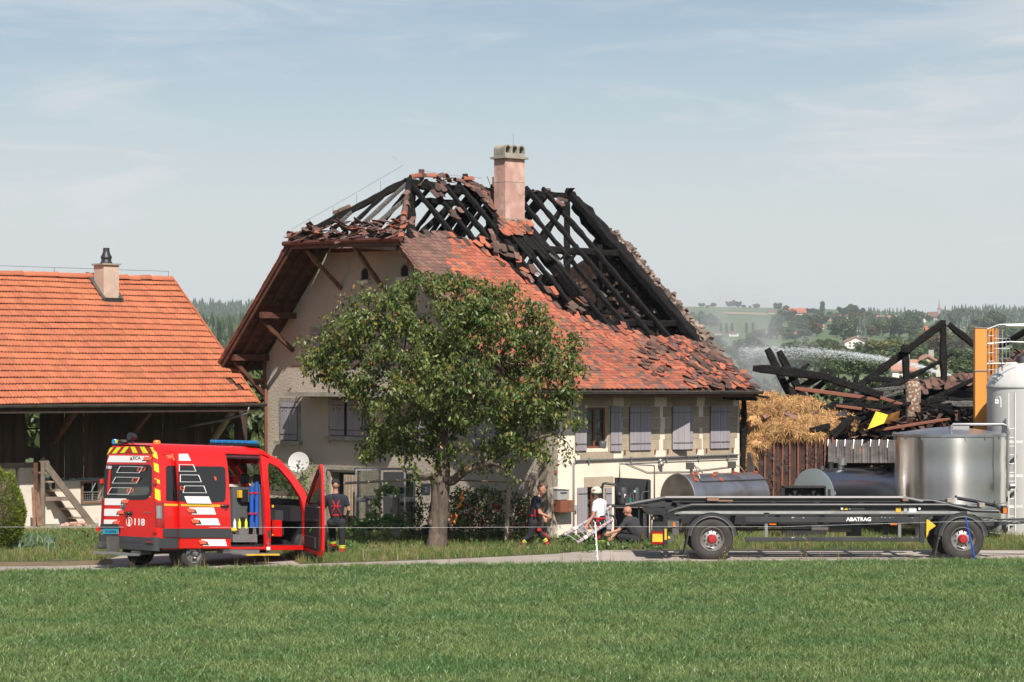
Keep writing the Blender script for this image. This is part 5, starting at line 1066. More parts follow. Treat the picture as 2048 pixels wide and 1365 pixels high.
# lining and floor
b=MB(); vgrid(b,.12,1.96,.55,2.60,[(.36,1.90,1.5,2.3)],SV,-.10,-.06); vgrid(b,.12,3.10,.55,2.60,[(.35,1.70,1.52,2.28),(1.95,3.0,1.52,2.28)],LV,-.10,-.06); b.box(.1,4.4,.08,1.9,.50,.56,VB); b.box(.12,3.3,.25,1.75,2.60,2.62,VB); vgrid(b,.12,1.86,.56,2.5,[(.25,1.75,1.58,2.28)],RV,-.10,-.06)
b.box(4.35,4.5,.08,1.9,.5,1.6,VB); b.box(4.0,4.4,.12,1.86,1.1,1.45,VB); obj('interior_lining',b,mt['blackplastic'],van)
# slid open side door panel
DT=.10
b=MB(); xr=vs_(700,500,DT)[0]; xf=vs_(1108,700,DT)[0]
vgrid(b,xr,xf,.50,2.62,[],SV,DT-.05,DT); dr=obj('sliding_door',b,mt['red'],van,label='side door slid open rearwards with white stripes',smooth=35)
def spoly(name,pts,t,m,par,f=SV,cv=vs_,hole=None,**k):
    b=MB(); q=[cv(x,y,t) for x,y in pts]
    if hole: b.ring(q,[cv(x,y,t) for x,y in hole],f,t,t+.003)
    else: b.prism(q,f,t,t+.003)
    return obj(name,b,m,par,**k)
def outline(name,pts,t,m,par,f=SV,cv=vs_,w=3.2):
    b=MB(); cx=sum(p[0] for p in pts)/4; cy=sum(p[1] for p in pts)/4
    inn=[(p[0]+(w*2 if p[0]<cx else -w*2)*(1),p[1]+(w if p[1]<cy else -w)) for p in pts]
    b.ring([cv(x,y,t) for x,y in pts],[cv(x,y,t) for x,y in inn],f,t,t+.002); return obj(name,b,m,par)
bs_=MB(); bs_.prism([vs_(x,y,DT) for x,y in((695,285),(1040,290),(1062,305),(1066,430),(1064,540),(1050,563),(960,567),(695,558))],SV,DT,DT+.020); wn=obj('window',bs_,mt['darkglass'],dr)
b=MB(); b.prism([vs_(x,y,0) for x,y in((598,300),(612,283),(685,284),(685,556),(600,554))],SV,.002,.018); wn0=obj('window',b,mt['darkglass'],van)
for p in([(700,190),(770,190),(795,243),(700,243)],[(780,612),(975,612),(992,668),(803,667)],[(815,697),(1005,697),(1026,752),(835,751)],[(875,862),(1065,863),(1080,916),(890,915)]): spoly('stripe',p,DT+.007,mt['decal'],dr)
for p in([(720,532),(775,532),(792,563),(737,562)],[(757,620),(812,620),(828,651),(775,650)],[(793,705),(848,705),(862,736),(810,735)],[(853,872),(905,872),(920,901),(868,900)]):
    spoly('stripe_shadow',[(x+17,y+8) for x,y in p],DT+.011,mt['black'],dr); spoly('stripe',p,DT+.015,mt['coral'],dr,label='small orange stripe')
spoly('stripe',[(597,197),(660,197),(676,225),(612,226)],.004,mt['coral'],van); spoly('stripe',[(645,190),(690,190),(690,243),(662,243)],.003,mt['decal'],van)
for p in([(700,272),(815,274),(838,328),(700,328)],[(708,353),(858,355),(880,412),(708,412)],[(742,440),(900,441),(920,498),(730,497)]): outline('stripe_outline',p,DT+.022,mt['decal'],wn)
for p in([(706,445),(738,446),(747,474),(712,472)],[(975,370),(992,370),(998,396),(984,398)]): outline('stripe_outline',p,DT+.025,mt['coral'],wn,w=3)
spoly('stripe',[(742,523),(935,525),(958,582),(765,580)],DT+.024,mt['decal'],dr)
spoly('yellow_band',[(716,585),(1024,590),(1024,607),(716,602)],DT+.004,mt['yellow2'],dr); spoly('yellow_band',[(580,582),(705,585),(705,602),(580,599)],.003,mt['yellow2'],van); spoly('yellow_band',[(1432,592),(1448,592),(1448,612),(1432,612)],.003,mt['yellow2'],van)
b=MB(); a=vs_(700,778,DT); c=vs_(1110,850,DT); b.prism([vs_(x,y,DT) for x,y in((700,778),(1110,780),(1110,850),(700,850))],SV,DT,DT+.02); obj('cladding',b,mt['cladding'],dr)
b=MB(); b.prism([vs_(x,y) for x,y in((575,778),(700,779),(700,848),(575,842))],SV,.0,.02); b.prism([vs_(x,y) for x,y in((1400,795),(1420,795),(1420,850),(1400,850))],SV,.0,.01); b.box(.1,.6,.1,1.9,.42,.5,VB); obj('cladding',b,mt['cladding'],van)
b=MB(); b.ell(SV(*vs_(1060,600,DT),DT+.03),(.055,.055,.035),10,8); b.prism([vs_(x,y,DT) for x,y in((1030,592),(1088,592),(1088,610),(1030,610))],SV,DT,DT+.03); obj('handle',b,mt['black'],dr,smooth=True)
def lamp(name,zx,zy,r,m,t=.0,f=SV,cv=vs_,par=van): b=MB(); a,z=cv(zx,zy,t); b.lathe([(0,.02),(r*.8,.018),(r,0)],lambda x,y,h:f(a+x*1.4,z+y*.7,t+h),10); return obj(name,b,m,par,smooth=True)
lamp('side_marker',612,824,.035,mt['amber']); lamp('side_marker',1441,830,.03,mt['amber'])
b=MB(); vgrid(b,1.97,3.11,2.50,2.58,[],SV,-.12,-.03); obj('door_rail',b,mt['black'],van)
# tail light
b=MB()
for u_ in range(5): pass
tl=[(.03,.95),(.03,1.6),(.12,1.62),(.17,1.3),(.17,1.1),(.14,.95)]
def TLf(a,z,t):  # wraps the corner: a = arc length from rear face
    if a<.10: return rearcorner(1-a/.10,(z-.5)/2.2,0)-vh*t*(1-a/.1)+vr_*t
    return SV(a,z,t)
def patch(name,a0,a1,z0,z1,f,t,m,par,na=8,nz=6): b=MB(); b.grid(na,nz,lambda u,v:f(a0+(a1-a0)*u,z0+(z1-z0)*v,t)); return obj(name,b,m,par,smooth=True)
tlo=patch('tail_light',.0,.15,.96,1.50,TLf,.012,mt['redlens'],van); patch('clear_lens',.02,.09,1.15,1.42,TLf,.016,mt['galv'],tlo,4,4)
b=MB(); b.grid(8,6,lambda u,v:VB(-.03+.11*math.sin(math.pi*(0 if u<0 else 0)),0,0)) if 0 else None
tl2=MB(); tl2.prism([(1.86,.96),(1.95,.96),(1.95,1.5),(1.86,1.5)],RV,.0,.02); obj('tail_light',tl2,mt['redlens'],van)
# bumper, step, plate
b=MB(); b.box(-.12,.0,.12,1.86,.44,.72,lambda x,y,z:VB(x,y,z)); b.grid(6,3,lambda u,v:VB(.0-.12*math.sin(u*math.pi/2)+.0,.12-.14*math.cos(u*math.pi/2)+.0,.44+.30*v)); b.grid(6,3,lambda u,v:VB(.0-.12*math.sin(u*math.pi/2),1.86+.14*math.cos(u*math.pi/2),.44+.30*v)); b.box(0,.55,-.025,.02,.50,.72,VB); b.box(-.125,-.115,.5,1.5,.60,.70,VB); obj('bumper',b,mt['cladding'],van,smooth=30)
spoly('reflector',[(435,878),(500,880),(500,890),(435,888)],.13,mt['redlens'],van,RV,vr2)
b=MB(); y0,_=vr2(380,980,.3); y1,_=vr2(75,970,.3); b.box(-.50,-.28,y0,y1,.32,.37,VB); st=obj('rear_step',b,mt['galv'],van); 
for q_ in((-.40,-.12,1.20,1.30,.30,.70),(-.40,.2,1.6,1.68,.42,.5),(-.3,.2,.5,.58,.34,.42),(-.42,-.12,1.45,1.59,.45,.58)): b=MB(); b.box(*q_,VB); obj('tow_bracket',b,mt['gutter'],st)
for zx in(575,): 
    b=MB(); 
    for z0_,z1_ in((.5,.92),(.95,1.5),(1.5,2.05),(2.05,2.5)): b.prism([(.115,z0_),(.123,z0_),(.123,z1_),(.115,z1_)],SV,.0,.0015)
    obj('panel_seam',b,mt['redlens'],van)
b=MB(); b.prism([(.2,2.54),(3.1,2.54),(3.1,2.55),(.2,2.55)],SV,.004,.008); b.prism([(3.22,.55),(3.228,.55),(3.228,2.3),(3.22,2.3)],SV,.0,.002); obj('roof_seam',b,mt['redlens'],van)
b=MB(); xm=(xr+xf)/2 if 0 else 0

b=MB(); b.prism([vr2(x,y) for x,y in((92,742),(228,742),(240,775),(240,785),(85,785),(88,760))],RV,0,.03); pr=obj('plate_recess',b,mt['black'],van)
b=MB(); b.prism([vr2(x,y,.03) for x,y in((104,782),(226,782),(226,822),(104,822))],RV,.03,.04); pl=obj('number_plate',b,mt['plate'],van)
def text(name,s,o,xd,yd,h,m,par,bold=.0,w=None,cv=None):
    cu=bpy.data.curves.new(name,'FONT'); cu.body=s; cu.size=1; cu.align_x='CENTER'; cu.align_y='CENTER'; cu.extrude=.02; cu.offset=bold; cu.resolution_u=3
    t=bpy.data.objects.new(name,cu); COL.objects.link(t); bpy.context.view_layer.update(); dg=bpy.context.evaluated_depsgraph_get(); me=bpy.data.meshes.new_from_object(t.evaluated_get(dg)); bpy.data.objects.remove(t); bpy.data.curves.remove(cu)
    me.materials.clear(); me.materials.append(m); q=bpy.data.objects.new(name,me); 
    dx=max(v.co.x for v in me.vertices)-min(v.co.x for v in me.vertices); dy=max(v.co.y for v in me.vertices)-min(v.co.y for v in me.vertices)
    sx=(w/dx) if w else h/dy; X=xd.normalized(); Y=yd.normalized(); Z=X.cross(Y)
    COL.objects.link(q); q.parent=par
    Mx=Matrix((X*sx,Y*(h/dy),Z*.1)).transposed().to_4x4(); Mx.translation=o; q.matrix_parent_inverse=wmat(par).inverted(); q.matrix_basis=Mx; _wm[q.name]=Matrix(); return q
zx_=Vector((0,0,1))
def rtext(s,x0,x1,y0,y1,m,par,t=.006,bold=.0):
    a=vr2((x0+x1)/2,(y0+y1)/2,t); l=vr2(x0,y0,t); r_=vr2(x1,y1,t); text('lettering',s,RV(a[0],a[1],t),-vl,zx_,abs(l[1]-r_[1]),m,par,bold,abs(l[0]-r_[0]))
rtext('VD',120,145,793,812,mt['black'],pl,.042); 
b=MB()
for k in range(5): b.prism([vr2(x,y,.041) for x,y in((152+k*11,794),(159+k*11,794),(159+k*11,811),(152+k*11,811))],RV,.041,.043)
obj('plate_digits',b,mt['black'],pl)
# rear graphics
b=MB(); b.ring([vr2(*p) for p in((120,560),(105,520),(108,470),(112,400),(118,330),(122,290),(140,272),(300,272),(470,274),(488,300),(488,400),(488,480),(480,515),(450,545),(420,552),(330,553),(230,540))],[vr2(*p) for p in((142,512),(134,500),(136,460),(140,400),(146,330),(150,300),(162,292),(300,292),(455,294),(466,310),(468,400),(468,480),(462,500),(445,512),(400,516),(330,518),(230,516))],RV,.0,.006); rw=obj('rear_window',b,mt['blackplastic'],van)
b=MB(); b.prism([vr2(*p) for p in((125,525),(135,290),(300,285),(480,290),(478,520),(300,525))],RV,-.02,-.016); obj('pane',b,mt['glass'],rw)
for p in([(235,287),(418,290),(390,340),(207,338)],[(200,372),(392,374),(368,422),(172,421)],[(165,455),(330,456),(303,510),(135,508)]): outline('stripe_outline',p,.008,mt['decal'],rw,RV,vr2,w=2.6)
for p in([(378,297),(440,297),(428,325),(370,325)],[(337,382),(392,382),(380,408),(327,408)],[(295,465),(347,465),(337,493),(287,493)]): outline('stripe_outline',p,.009,mt['coral'],rw,RV,vr2,w=3.2)
dkred=M('dark_red_reflective',(.36,.01,.012),.5)
spoly('chevron_band',[(170,135),(480,132),(512,148),(495,188),(150,186),(140,160)],.003,dkred,van,RV,vr2)
for p in([(160,140),(186,137),(150,183),(132,200)],[(212,137),(246,137),(206,186),(172,186)],[(276,134),(309,132),(270,182),(236,182)],[(318,133),(352,133),(376,182),(340,182)],[(392,133),(427,133),(460,184),(418,184)],[(472,136),(498,138),(508,180),(500,186)]): spoly('chevron',p,.007,mt['yellow'],van,RV,vr2)
for z0,z1 in((2.46,2.60),(2.16,2.34),(1.92,2.0),(1.55,1.78)): patch('chevron',.0,.08,z0,z1,lambda a,z,t:rearcorner(1-a/.10,(z+(a-.04)*-.6-.5)/2.2,0)+vr_*t-vh*t,.004,mt['yellow'],van,3,3)
spoly('stripe',[(155,203),(468,206),(440,258),(135,255)],.004,mt['decal'],van,RV,vr2)
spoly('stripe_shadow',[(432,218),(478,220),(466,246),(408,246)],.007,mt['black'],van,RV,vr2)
spoly('stripe',[(425,212),(492,213),(478,240),(416,240)],.010,mt['coral'],van,RV,vr2)
spoly('emblem',[(313,238),(324,208),(336,238)],.008,mt['redlens'],van,RV,vr2); spoly('emblem',[(319,238),(336,238),(324,208),(330,228)],.009,mt['gutter'],van,RV,vr2) if 0 else None
rtext('ECA',342,394,209,238,mt['cladding'],van,.009,.01); rtext('180',131,165,284,310,mt['decal'],van,.012,.02); rtext('118',345,426,700,760,mt['decal'],van,.008,.025); rtext('518 CDI',417,476,646,659,mt['galv'],van,.006,.01)
for p in([(118,540),(290,542),(262,595),(102,593)],[(85,622),(250,624),(228,680),(72,678)],[(72,707),(215,709),(200,742),(95,742),(82,760),(68,762)]): spoly('stripe',p,.004,mt['decal'],van,RV,vr2)
for p in([(258,550),(310,550),(298,578),(250,578)],[(225,635),(270,635),(262,662),(215,662)],[(190,717),(240,717),(230,742),(182,742)]):
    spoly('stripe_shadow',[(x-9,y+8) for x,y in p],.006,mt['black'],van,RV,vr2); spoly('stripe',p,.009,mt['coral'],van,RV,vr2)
a,z=vr2(263,602); b=MB(); b.lathe([(.075,.0),(.083,.015),(.075,.02),(.066,.015),(.066,0)],lambda x,y,h:RV(a+x,z+y,h),16)
for k in range(3): t=math.pi/2+k*2.094; b.prism([(a+.012*math.cos(t+1.57),z+.012*math.sin(t+1.57)),(a+.07*math.cos(t),z+.07*math.sin(t)),(a-.012*math.cos(t+1.57),z-.012*math.sin(t+1.57))],RV,.005,.016)
obj('star_emblem',b,mt['galv'],van); spoly('emblem_back',[(247,602),(252,588),(263,582),(274,588),(279,602),(274,616),(263,622),(252,616)],.001,mt['black'],van,RV,vr2)
a,z=vr2(312,655); b=MB(); b.ell(RV(a,z,.02),(.07,.06,.045),12,8); b.prism([(a-.13,z-.02),(a+.13,z-.025),(a+.13,z+.02),(a-.1,z+.03)],RV,.01,.04); obj('handle',b,mt['black'],van,smooth=50)
a,z=vr2(310,725); b=MB(); b.lathe([(.105,.004),(.105,.008),(.092,.008),(.092,.004)],lambda x,y,h:RV(a+x,z+y,h),20); b.prism([(a+.03,z-.09),(a-.03,z-.09),(a-.035,z+.05),(a+.02,z+.05)],RV,.004,.008); b.prism([(a+.03,z+.05),(a+.015,z+.05),(a+.01,z+.17),(a+.025,z+.17)],RV,.004,.008); b.prism([(a-.04,z+.02),(a+.0,z+.02),(a+.0,z+.035),(a-.04,z+.035)],RV,.009,.011); obj('phone_emblem',b,mt['decal'],van)
b=MB(); a,z=vr2(265,400); y_=vr2(265,700)[0]; b.prism([(y_-.006,.76),(y_+.006,.76),(y_+.006,1.5),(y_-.006,1.5)],RV,.0005,.0015); b.prism([(y_-.006,2.3),(y_+.006,2.3),(y_+.006,2.66),(y_-.006,2.66)],RV,.0005,.0015); obj('door_seam',b,mt['redlens'],van)
b=MB(); 
for (x,y) in((508,408),(508,793),(60,780),(90,405)): a,z=vr2(x,y,.03); b.box(-.035,.0,a-.05,a+.05,z-.05,z+.05,lambda X,Y,Z:RV(Y,Z,-X)); 
obj('hinge',b,mt['red'],van)
# beacons
def beacon(x,y,z,r,h,m,nm): b=MB(); b.lathe([(0,h),(r*.7,h),(r,h*.6),(r,0),(0,0)],lambda X,Y,H:VB(x+X,y+Y,z+H),12); return obj(nm,b,m,van,smooth=40)
beacon(.15,1.68,2.74,.075,.11,mt['blueglass'],'beacon'); beacon(.32,.45,2.76,.085,.09,mt['amber'],'beacon')
b=MB(); b.cyl(VB(.2,1.15,2.74),VB(.2,1.15,2.86),.03); b.cyl(VB(.12,1.15,2.92),VB(.28,1.15,2.90),.09,.07,10); b.ell(VB(.12,1.35,2.80),(.14,.09,.05)); obj('work_lamp',b,mt['black'],van,smooth=40)
b=MB(); b.box(.05,.16,1.42,1.55,2.76,2.83,VB); obj('yellow_tag',b,mt['yellow'],van)
b=MB(); xx=3.05; b.box(xx-.17,xx+.17,.30,1.68,2.80,2.83,VB); b.box(xx-.1,xx+.1,.5,.6,2.72,2.8,VB); b.box(xx-.1,xx+.1,1.4,1.5,2.72,2.8,VB); lb=obj('light_bar',b,mt['black'],van)
for k in range(6): b=MB(); y0=.31+k*.228; b.box(xx-.15,xx+.15,y0,y0+.22,2.832,2.915,VB); obj('lens',b,mt['blueglass'] if k not in(2,) else mt['blueglass'],lb,bevel=.02)
# wheels
def wheel(c,r,wd,ax,par,rimr,hub,hubm,nb,name='wheel',deep=.5):
    ax=ax.normalized(); X=Vector((0,0,1)).cross(ax).normalized(); Z=Vector((0,0,1)); f=lambda x,y,h:c+X*x+Z*y+ax*h
    b=MB(); pr=[(rimr*.96,wd/2-.02),(rimr+.01,wd/2),(r*.80,wd/2+.012),(r*.93,wd/2-.005),(r*.985,wd/2-.03)]
    for g in(.32,.1,-.12,-.34): pr+=[(r,wd*(g+.10)),(r*1.0,wd*(g+.02)),(r*.975,wd*(g+.012)),(r*.975,wd*(g-.012))]
    pr+=[(r*.98,-wd/2+.02),(r*.8,-wd/2),(rimr,-wd/2)]; b.lathe(pr,f,48); w=obj(name,MB(),mt['rubber'],par) if 0 else None
    b2=MB(); b2.lathe([(rimr,wd/2-.012),(rimr*.97,wd/2+.005),(rimr*.92,wd/2-.02),(rimr*.88,wd/2-.07),(rimr*.84,wd/2-.04-deep*wd*.5),(rimr*.70,wd/2-deep*wd*.55),(rimr*.45,wd/2-deep*wd*.35),(0,wd/2-deep*wd*.35)],f,40)
    e=obj(name,b,mt['rubber'],par,smooth=50); rm=obj('rim',b2,mt['rim'],e,smooth=40)
    b3=MB()
    for k in range(nb): t=2*math.pi*k/nb+.2; q=rimr*.60; h0=wd/2-deep*wd*.42; b3.cyl(f(q*math.cos(t),q*math.sin(t),h0-.02),f(q*math.cos(t),q*math.sin(t),h0+.018),rimr*.065,n=8)
    obj('hand_hole',b3,mt['dark'],e); b4=MB(); h0=wd/2-deep*wd*.35
    for k in range(nb): t=2*math.pi*k/nb+.2+math.pi/nb; q=rimr*.38; b4.cyl(f(q*math.cos(t),q*math.sin(t),h0-.02),f(q*math.cos(t),q*math.sin(t),h0+.03),rimr*.04,n=6)
    obj('wheel_nut',b4,mt['galv'],e)
    if hub: b5=MB(); b5.lathe([(hub*1.1,h0-.01),(hub,h0+.04),(hub*.95,h0+.10),(hub*.75,h0+.14),(0,h0+.145)],f,20); obj('hub_cap',b5,hubm,e,smooth=40)
    return e
VW=lambda x,y,z: vc+vh*x+vl*y+Vector((0,0,z))
wheel(VW(.98,.10,.335),.335,.22,vr_,van,.215,.055,mt['galv'],8); wheel(VW(.98,.36,.335),.333,.2,vr_,van,.21,0,None,8) ; wheel(VW(.98,1.80,.335),.335,.24,vl,van,.215,.055,mt['galv'],8); wheel(VW(4.55,.16,.335),.335,.23,vr_,van,.215,.055,mt['galv'],8); wheel(VW(4.55,1.82,.335),.335,.23,vl,van,.215,.055,mt['galv'],8)
b=MB(); b.box(.98-.06,.98+.06,.2,1.8,.3,.4,VW); b.box(.2,4.6,.5,.62,.34,.46,VW); b.box(.2,4.6,1.36,1.48,.34,.46,VW); b.box(1.5,2.4,.7,1.3,.3,.5,VW); obj('underframe',b,mt['dark'],van)
b=MB(); b.grid(12,1,lambda u,v:VB(.98-.42*math.cos(math.pi*u),.01+.3*v,.48+.24*math.sin(math.pi*u))); b.box(.52,1.44,.3,.34,.4,.75,VB); obj('wheel_arch',b,mt['dark'],van)
# side step
b=MB(); p=[vs_(x,y,.25) for x,y in((1195,975),(1452,975))]; z=p[0][1]; b.box(p[0][0],p[1][0],-.42,-.38,z-.04,z-.005,VB); sp_=obj('side_step',b,mt['yellow2'],van); b=MB(); b.box(p[0][0]-.1,p[1][0]-.05,-.38,-.0,z-.03,z,VB); b.box(p[0][0]-.35,p[1][0]-.25,-.02,.2,z+.0,z+.07,VB); obj('step_plate',b,mt['galv'],sp_)
# cabinet and gear in the side opening
check=M('chequer_plate',(.50,.50,.50),.35,metal=.8,col2=(.40,.40,.40),scale=30,lo=.48,hi=.52,bump=.6,bscale=45)
def ib(name,x0,y0,x1,y1,t,dp,m,par=van,**k):
    a=vs_(x0,y0,-t); c=vs_(x1,y1,-t); b=MB(); b.box(min(a[0],c[0]),max(a[0],c[0]),t+.0,t+dp,min(a[1],c[1]),max(a[1],c[1]),VB); return obj(name,b,m,par,**k)
cab=ib('equipment_cabinet',1112,450,1385,830,.62,.5,M('cabinet_grey',(.10,.105,.11),.5),label='grey equipment cabinet in the side opening'); ib('floor_tread',1125,825,1318,885,.12,.4,check,cab); ib('side_plate',1325,452,1388,826,.30,.03,check,cab)
for (x0,x1,y0) in((1253,1283,440),(1290,1322,410)):
    a=vs_((x0+x1)/2,y0,-.25); c=vs_((x0+x1)/2,770,-.25); b=MB(); b.cyl(VB(a[0],.28,c[1]),VB(a[0],.28,a[1]),.05,n=12); tube_=obj('blue_tube',b,mt['blue'],cab,smooth=50)
    for y in(498,660): q=vs_((x0+x1)/2,y,-.25); b=MB(); b.cyl(VB(q[0],.28,q[1]-.02),VB(q[0],.28,q[1]+.02),.056,n=12); obj('strap',b,mt['redmat'],tube_)
for x in(1288,1302): a=vs_(x,745,-.3); b=MB(); b.cyl(VB(a[0],.3,a[1]-.35),VB(a[0],.3,a[1]+.05),.02,n=8); obj('metal_tube',b,mt['galv'],cab)
ib('gear_hook',1180,470,1240,570,.55,.08,mt['black'],cab); ib('yellow_lamp',1165,475,1192,535,.5,.08,mt['yellow2'],cab); ib('first_aid_box',1222,205,1290,268,.5,.3,mt['redmat'],van); ib('white_box',1297,200,1370,283,.45,.3,mt['decal'],van); ib('red_case',1110,365,1158,428,.7,.2,mt['redmat'],van)
ib('silver_case',1175,770,1250,820,.35,.2,check,cab); ib('canister',1200,690,1225,760,.4,.08,mt['black'],cab)
for x in(1142,1180,1232): a=vs_(x,760,-.35); b=MB(); b.lathe([(.0,0),(.035,0),(.035,.14),(.015,.19),(.015,.22),(0,.22)],lambda X,Y,h:VB(a[0]+X,.36+Y,a[1]+h-.05),10); obj('bottle',b,mt['whitecloth'] if x==1142 else mt['yellow'],cab,smooth=50)
a=vs_(1135,800,-.1); b=MB(); b.ell(VB(a[0],.12,a[1]+.03),(.09,.07,.05)); obj('yellow_bag',b,mt['yellow2'],cab,smooth=True)
for (x,y) in((1325,390),(1228,385)):
    a=vs_(x,y,-.9); b=MB(); b.box(-.12,.12,-.05,.05,-.11,.11,lambda X,Y,Z:VB(a[0]+Y,1.0+X,a[1]+Z)); b.box(-.03,.03,-.03,.03,-.25,-.1,lambda X,Y,Z:VB(a[0]+Y,1.0+X,a[1]+Z)); b.box(-.24,.24,-.07,.07,-.75,-.2,lambda X,Y,Z:VB(a[0]+Y+.02,1.0+X,a[1]+Z)); obj('seat',b,mt['black'],van,bevel=.03)
b=MB(); b.box(3.45,3.95,.25,.75,.75,.95,VB); b.box(3.35,3.5,.25,.75,.9,1.6,VB); b.box(3.36,3.46,.38,.62,1.6,1.85,VB); obj('front_seat',b,mt['black'],van,bevel=.03)
ib('red_step_panel',1455,712,1512,840,.05,.1,mt['red'],van); ib('grey_case',1458,635,1520,712,.15,.2,mt['cladding'],van)
# front door standing open
hg=VB(4.33,-.01,0); dd=(-vh*math.cos(math.radians(68))+vr_*math.sin(math.radians(68))); dn_=dd.cross(zx_).normalized(); dn_=dn_ if dn_.dot(vh)<0 else -dn_   # inner face looks rearwards
FD=lambda a,z,t: hg+dd*a+Vector((0,0,z))+dn_*t
out_=[(0,.42),(.95,.36),(1.06,.50),(1.07,1.2),(1.06,1.72),(1.01,2.30),(.93,2.44),(.80,2.38),(.42,2.0),(.03,1.56)]; inn_=[(.11,1.50),(.4,1.50),(.7,1.5),(.90,1.5),(.96,1.56),(.94,2.22),(.88,2.32),(.80,2.27),(.46,1.94),(.14,1.56)]
b=MB(); b.ring(out_,[(.10,1.44),(.4,1.44),(.7,1.44),(.92,1.46),(1.0,1.56),(.97,2.24),(.91,2.38),(.79,2.32),(.44,1.98),(.10,1.54)],FD,-.06,.0); b.prism([(0.005,.45),(.95,.40),(1.05,.52),(1.055,1.45),(.01,1.44)],FD,-.065,-.03); fd=obj('front_door',b,mt['red'],van,label='front door standing wide open')
b=MB(); b.ring([(.06,1.46),(.4,1.46),(.7,1.46),(.93,1.48),(.985,1.56),(.955,2.23),(.895,2.36),(.79,2.30),(.45,1.96),(.08,1.56)],inn_,FD,-.01,.015); obj('window_frame',b,mt['blackplastic'],fd)
b=MB(); b.prism([(.05,.50),(.88,.46),(.94,.56),(.95,1.46),(.05,1.46)],FD,.0,.03); b.prism([(.15,.55),(.8,.52),(.8,.78),(.15,.8)],FD,.03,.08); b.prism([(.2,1.1),(.85,1.14),(.85,1.2),(.2,1.17)],FD,.03,.07); obj('door_card',b,mt['blackplastic'],fd,bevel=.01)
b=MB(); b.prism(inn_,FD,-.03,-.026); obj('pane',b,mt['glass'],fd)
b=MB(); b.prism([(.25,1.45),(.5,1.45),(.5,1.72),(.25,1.72)],FD,-.32,-.2); mr_=obj('mirror',b,mt['black'],fd,bevel=.02); b=MB(); b.prism([(.27,1.47),(.48,1.47),(.48,1.70),(.27,1.70)],FD,-.2,-.197); obj('mirror_glass',b,mt['mirror'],mr_)
b=MB(); b.prism([(.35,.86),(.5,.95),(.52,.99),(.38,.93)],FD,.031,.034); obj('green_sticker',b,M('green_sticker',(.12,.45,.03),.5),fd)
# loose bottle on the side step
p=VB(p[1][0]-.22,-.28,z)+Vector((0,0,.0)); b=MB(); b.lathe([(0,0),(.045,0),(.045,.2),(.04,.24),(.018,.31),(.018,.335),(0,.335)],lambda X,Y,h:p+Vector((X,Y,h)),12); bt=obj('water_bottle',b,glassmat('pet_plastic',(.80,.82,.84),.12,.1),None,smooth=50,label='clear plastic water bottle standing on the van side step',cat='bottle',origin=p)
b=MB(); b.lathe([(.0465,.08),(.0465,.15)],lambda X,Y,h:p+Vector((X,Y,h)),12); obj('label',b,mt['decal'],bt); b=MB(); b.cyl(p+Vector((0,0,.33)),p+Vector((0,0,.355)),.02,n=8); obj('cap',b,mt['redlens'],bt)
# ================= container trailer =================
TD=57.75
def TP(px,py,d=0): return P(px,py,TD)+Vector((0,d,0))
def tz(py): return zat(py,TD)
def tx(px): return (px-1024)/FPX*TD
trl=thing('trailer','long dark grey flat container trailer with red wheel hubs parked on the paving','trailer',(tx(1660),TD+1,0))
def tb_(b,px0,px1,py0,py1,d0,d1): b.box(tx(px0),tx(px1),TD+d0,TD+d1,tz(py1),tz(py0))
for (nm,d,x0) in(('side_beam',0,1345),('side_beam',2.2,1318)):
    b=MB(); tb_(b,x0+12,1935,1010,1031,d+.05,d+.12); tb_(b,x0+10,1935,1010,1013,d-.0,d+.16); tb_(b,x0+12,1935,1028,1031,d-.0,d+.16); sbm=obj(nm,b,mt['chassis'],trl)
    b=MB(); b.tube([TP(x0-8,1024,d),TP(x0+8,1018,d),TP(1384+(x0-1345)*.6,1010.5,d),TP(1896,1010.5,d),TP(1945,1021.5,d),TP(1998,1023,d)],.042,8); obj('top_tube',b,mt['chassis'],sbm,smooth=60)
    if d==0:
        b=MB(); tb_(b,1349,1934,1023,1028.6,d+.03,d+.048); obj('reflective_strip',b,M('silver_tape',(.48,.48,.47),.35,metal=.3,col2=(.3,.3,.3),scale=3),sbm)
        for (x0_,x1_,m_) in((1792,1802,'yellow2'),(1808,1815,'box'),(1818,1833,'decal')): b=MB(); tb_(b,x0_,x1_,1016,1025,.02,.028) if 0 else tb_(b,x0_,x1_,1015.5,1025.5,.02,.028); obj('marking',b,mt[m_],sbm)
        for x_ in(1684,1839): b=MB(); b.cyl(TP(x_,1018,.0),TP(x_,1018,.03),.028,n=12); obj('marking',b,mt['decal'],sbm)
        b=MB(); b.prism([(1689,1020.5),(1690.5,1015.5),(1696.5,1015.5),(1695,1020.5)],lambda a,y,t:TP(a,y,t),.02,.03); obj('marking',b,mt['yellow2'],sbm)
        text('lettering','HÜFFERMANN',TP(1715,1018.3,.045),Vector((1,0,0)),zx_,.040,mt['decal'],sbm,.0,tx(1730)-tx(1702)); b=MB(); b.cyl(TP(1699.5,1018.2,.02),TP(1699.5,1018.2,.03),.026,n=12); obj('marking',b,mt['galv'],sbm)
b=MB(); b.tube([TP(1258,1018,1.75),TP(1340,1003,1.75),TP(1830,1003,1.75),TP(1870,1011,1.75)],.05,6)
b.add([TP(1286,1020,1.75),TP(1340,1003.5,1.75),TP(1355,1010,1.75),TP(1350,1022,1.75)],[(0,1,2,3)]); tb_(b,1340,1835,1004,1012,1.75,1.8)
b.add([TP(1288,1020,1.78),TP(1340,1004.5,1.78),TP(1340,1012,1.78),TP(1300,1023,1.78)],[(0,1,2,3)]); obj('deck_rail',b,mt['chassis'],trl)
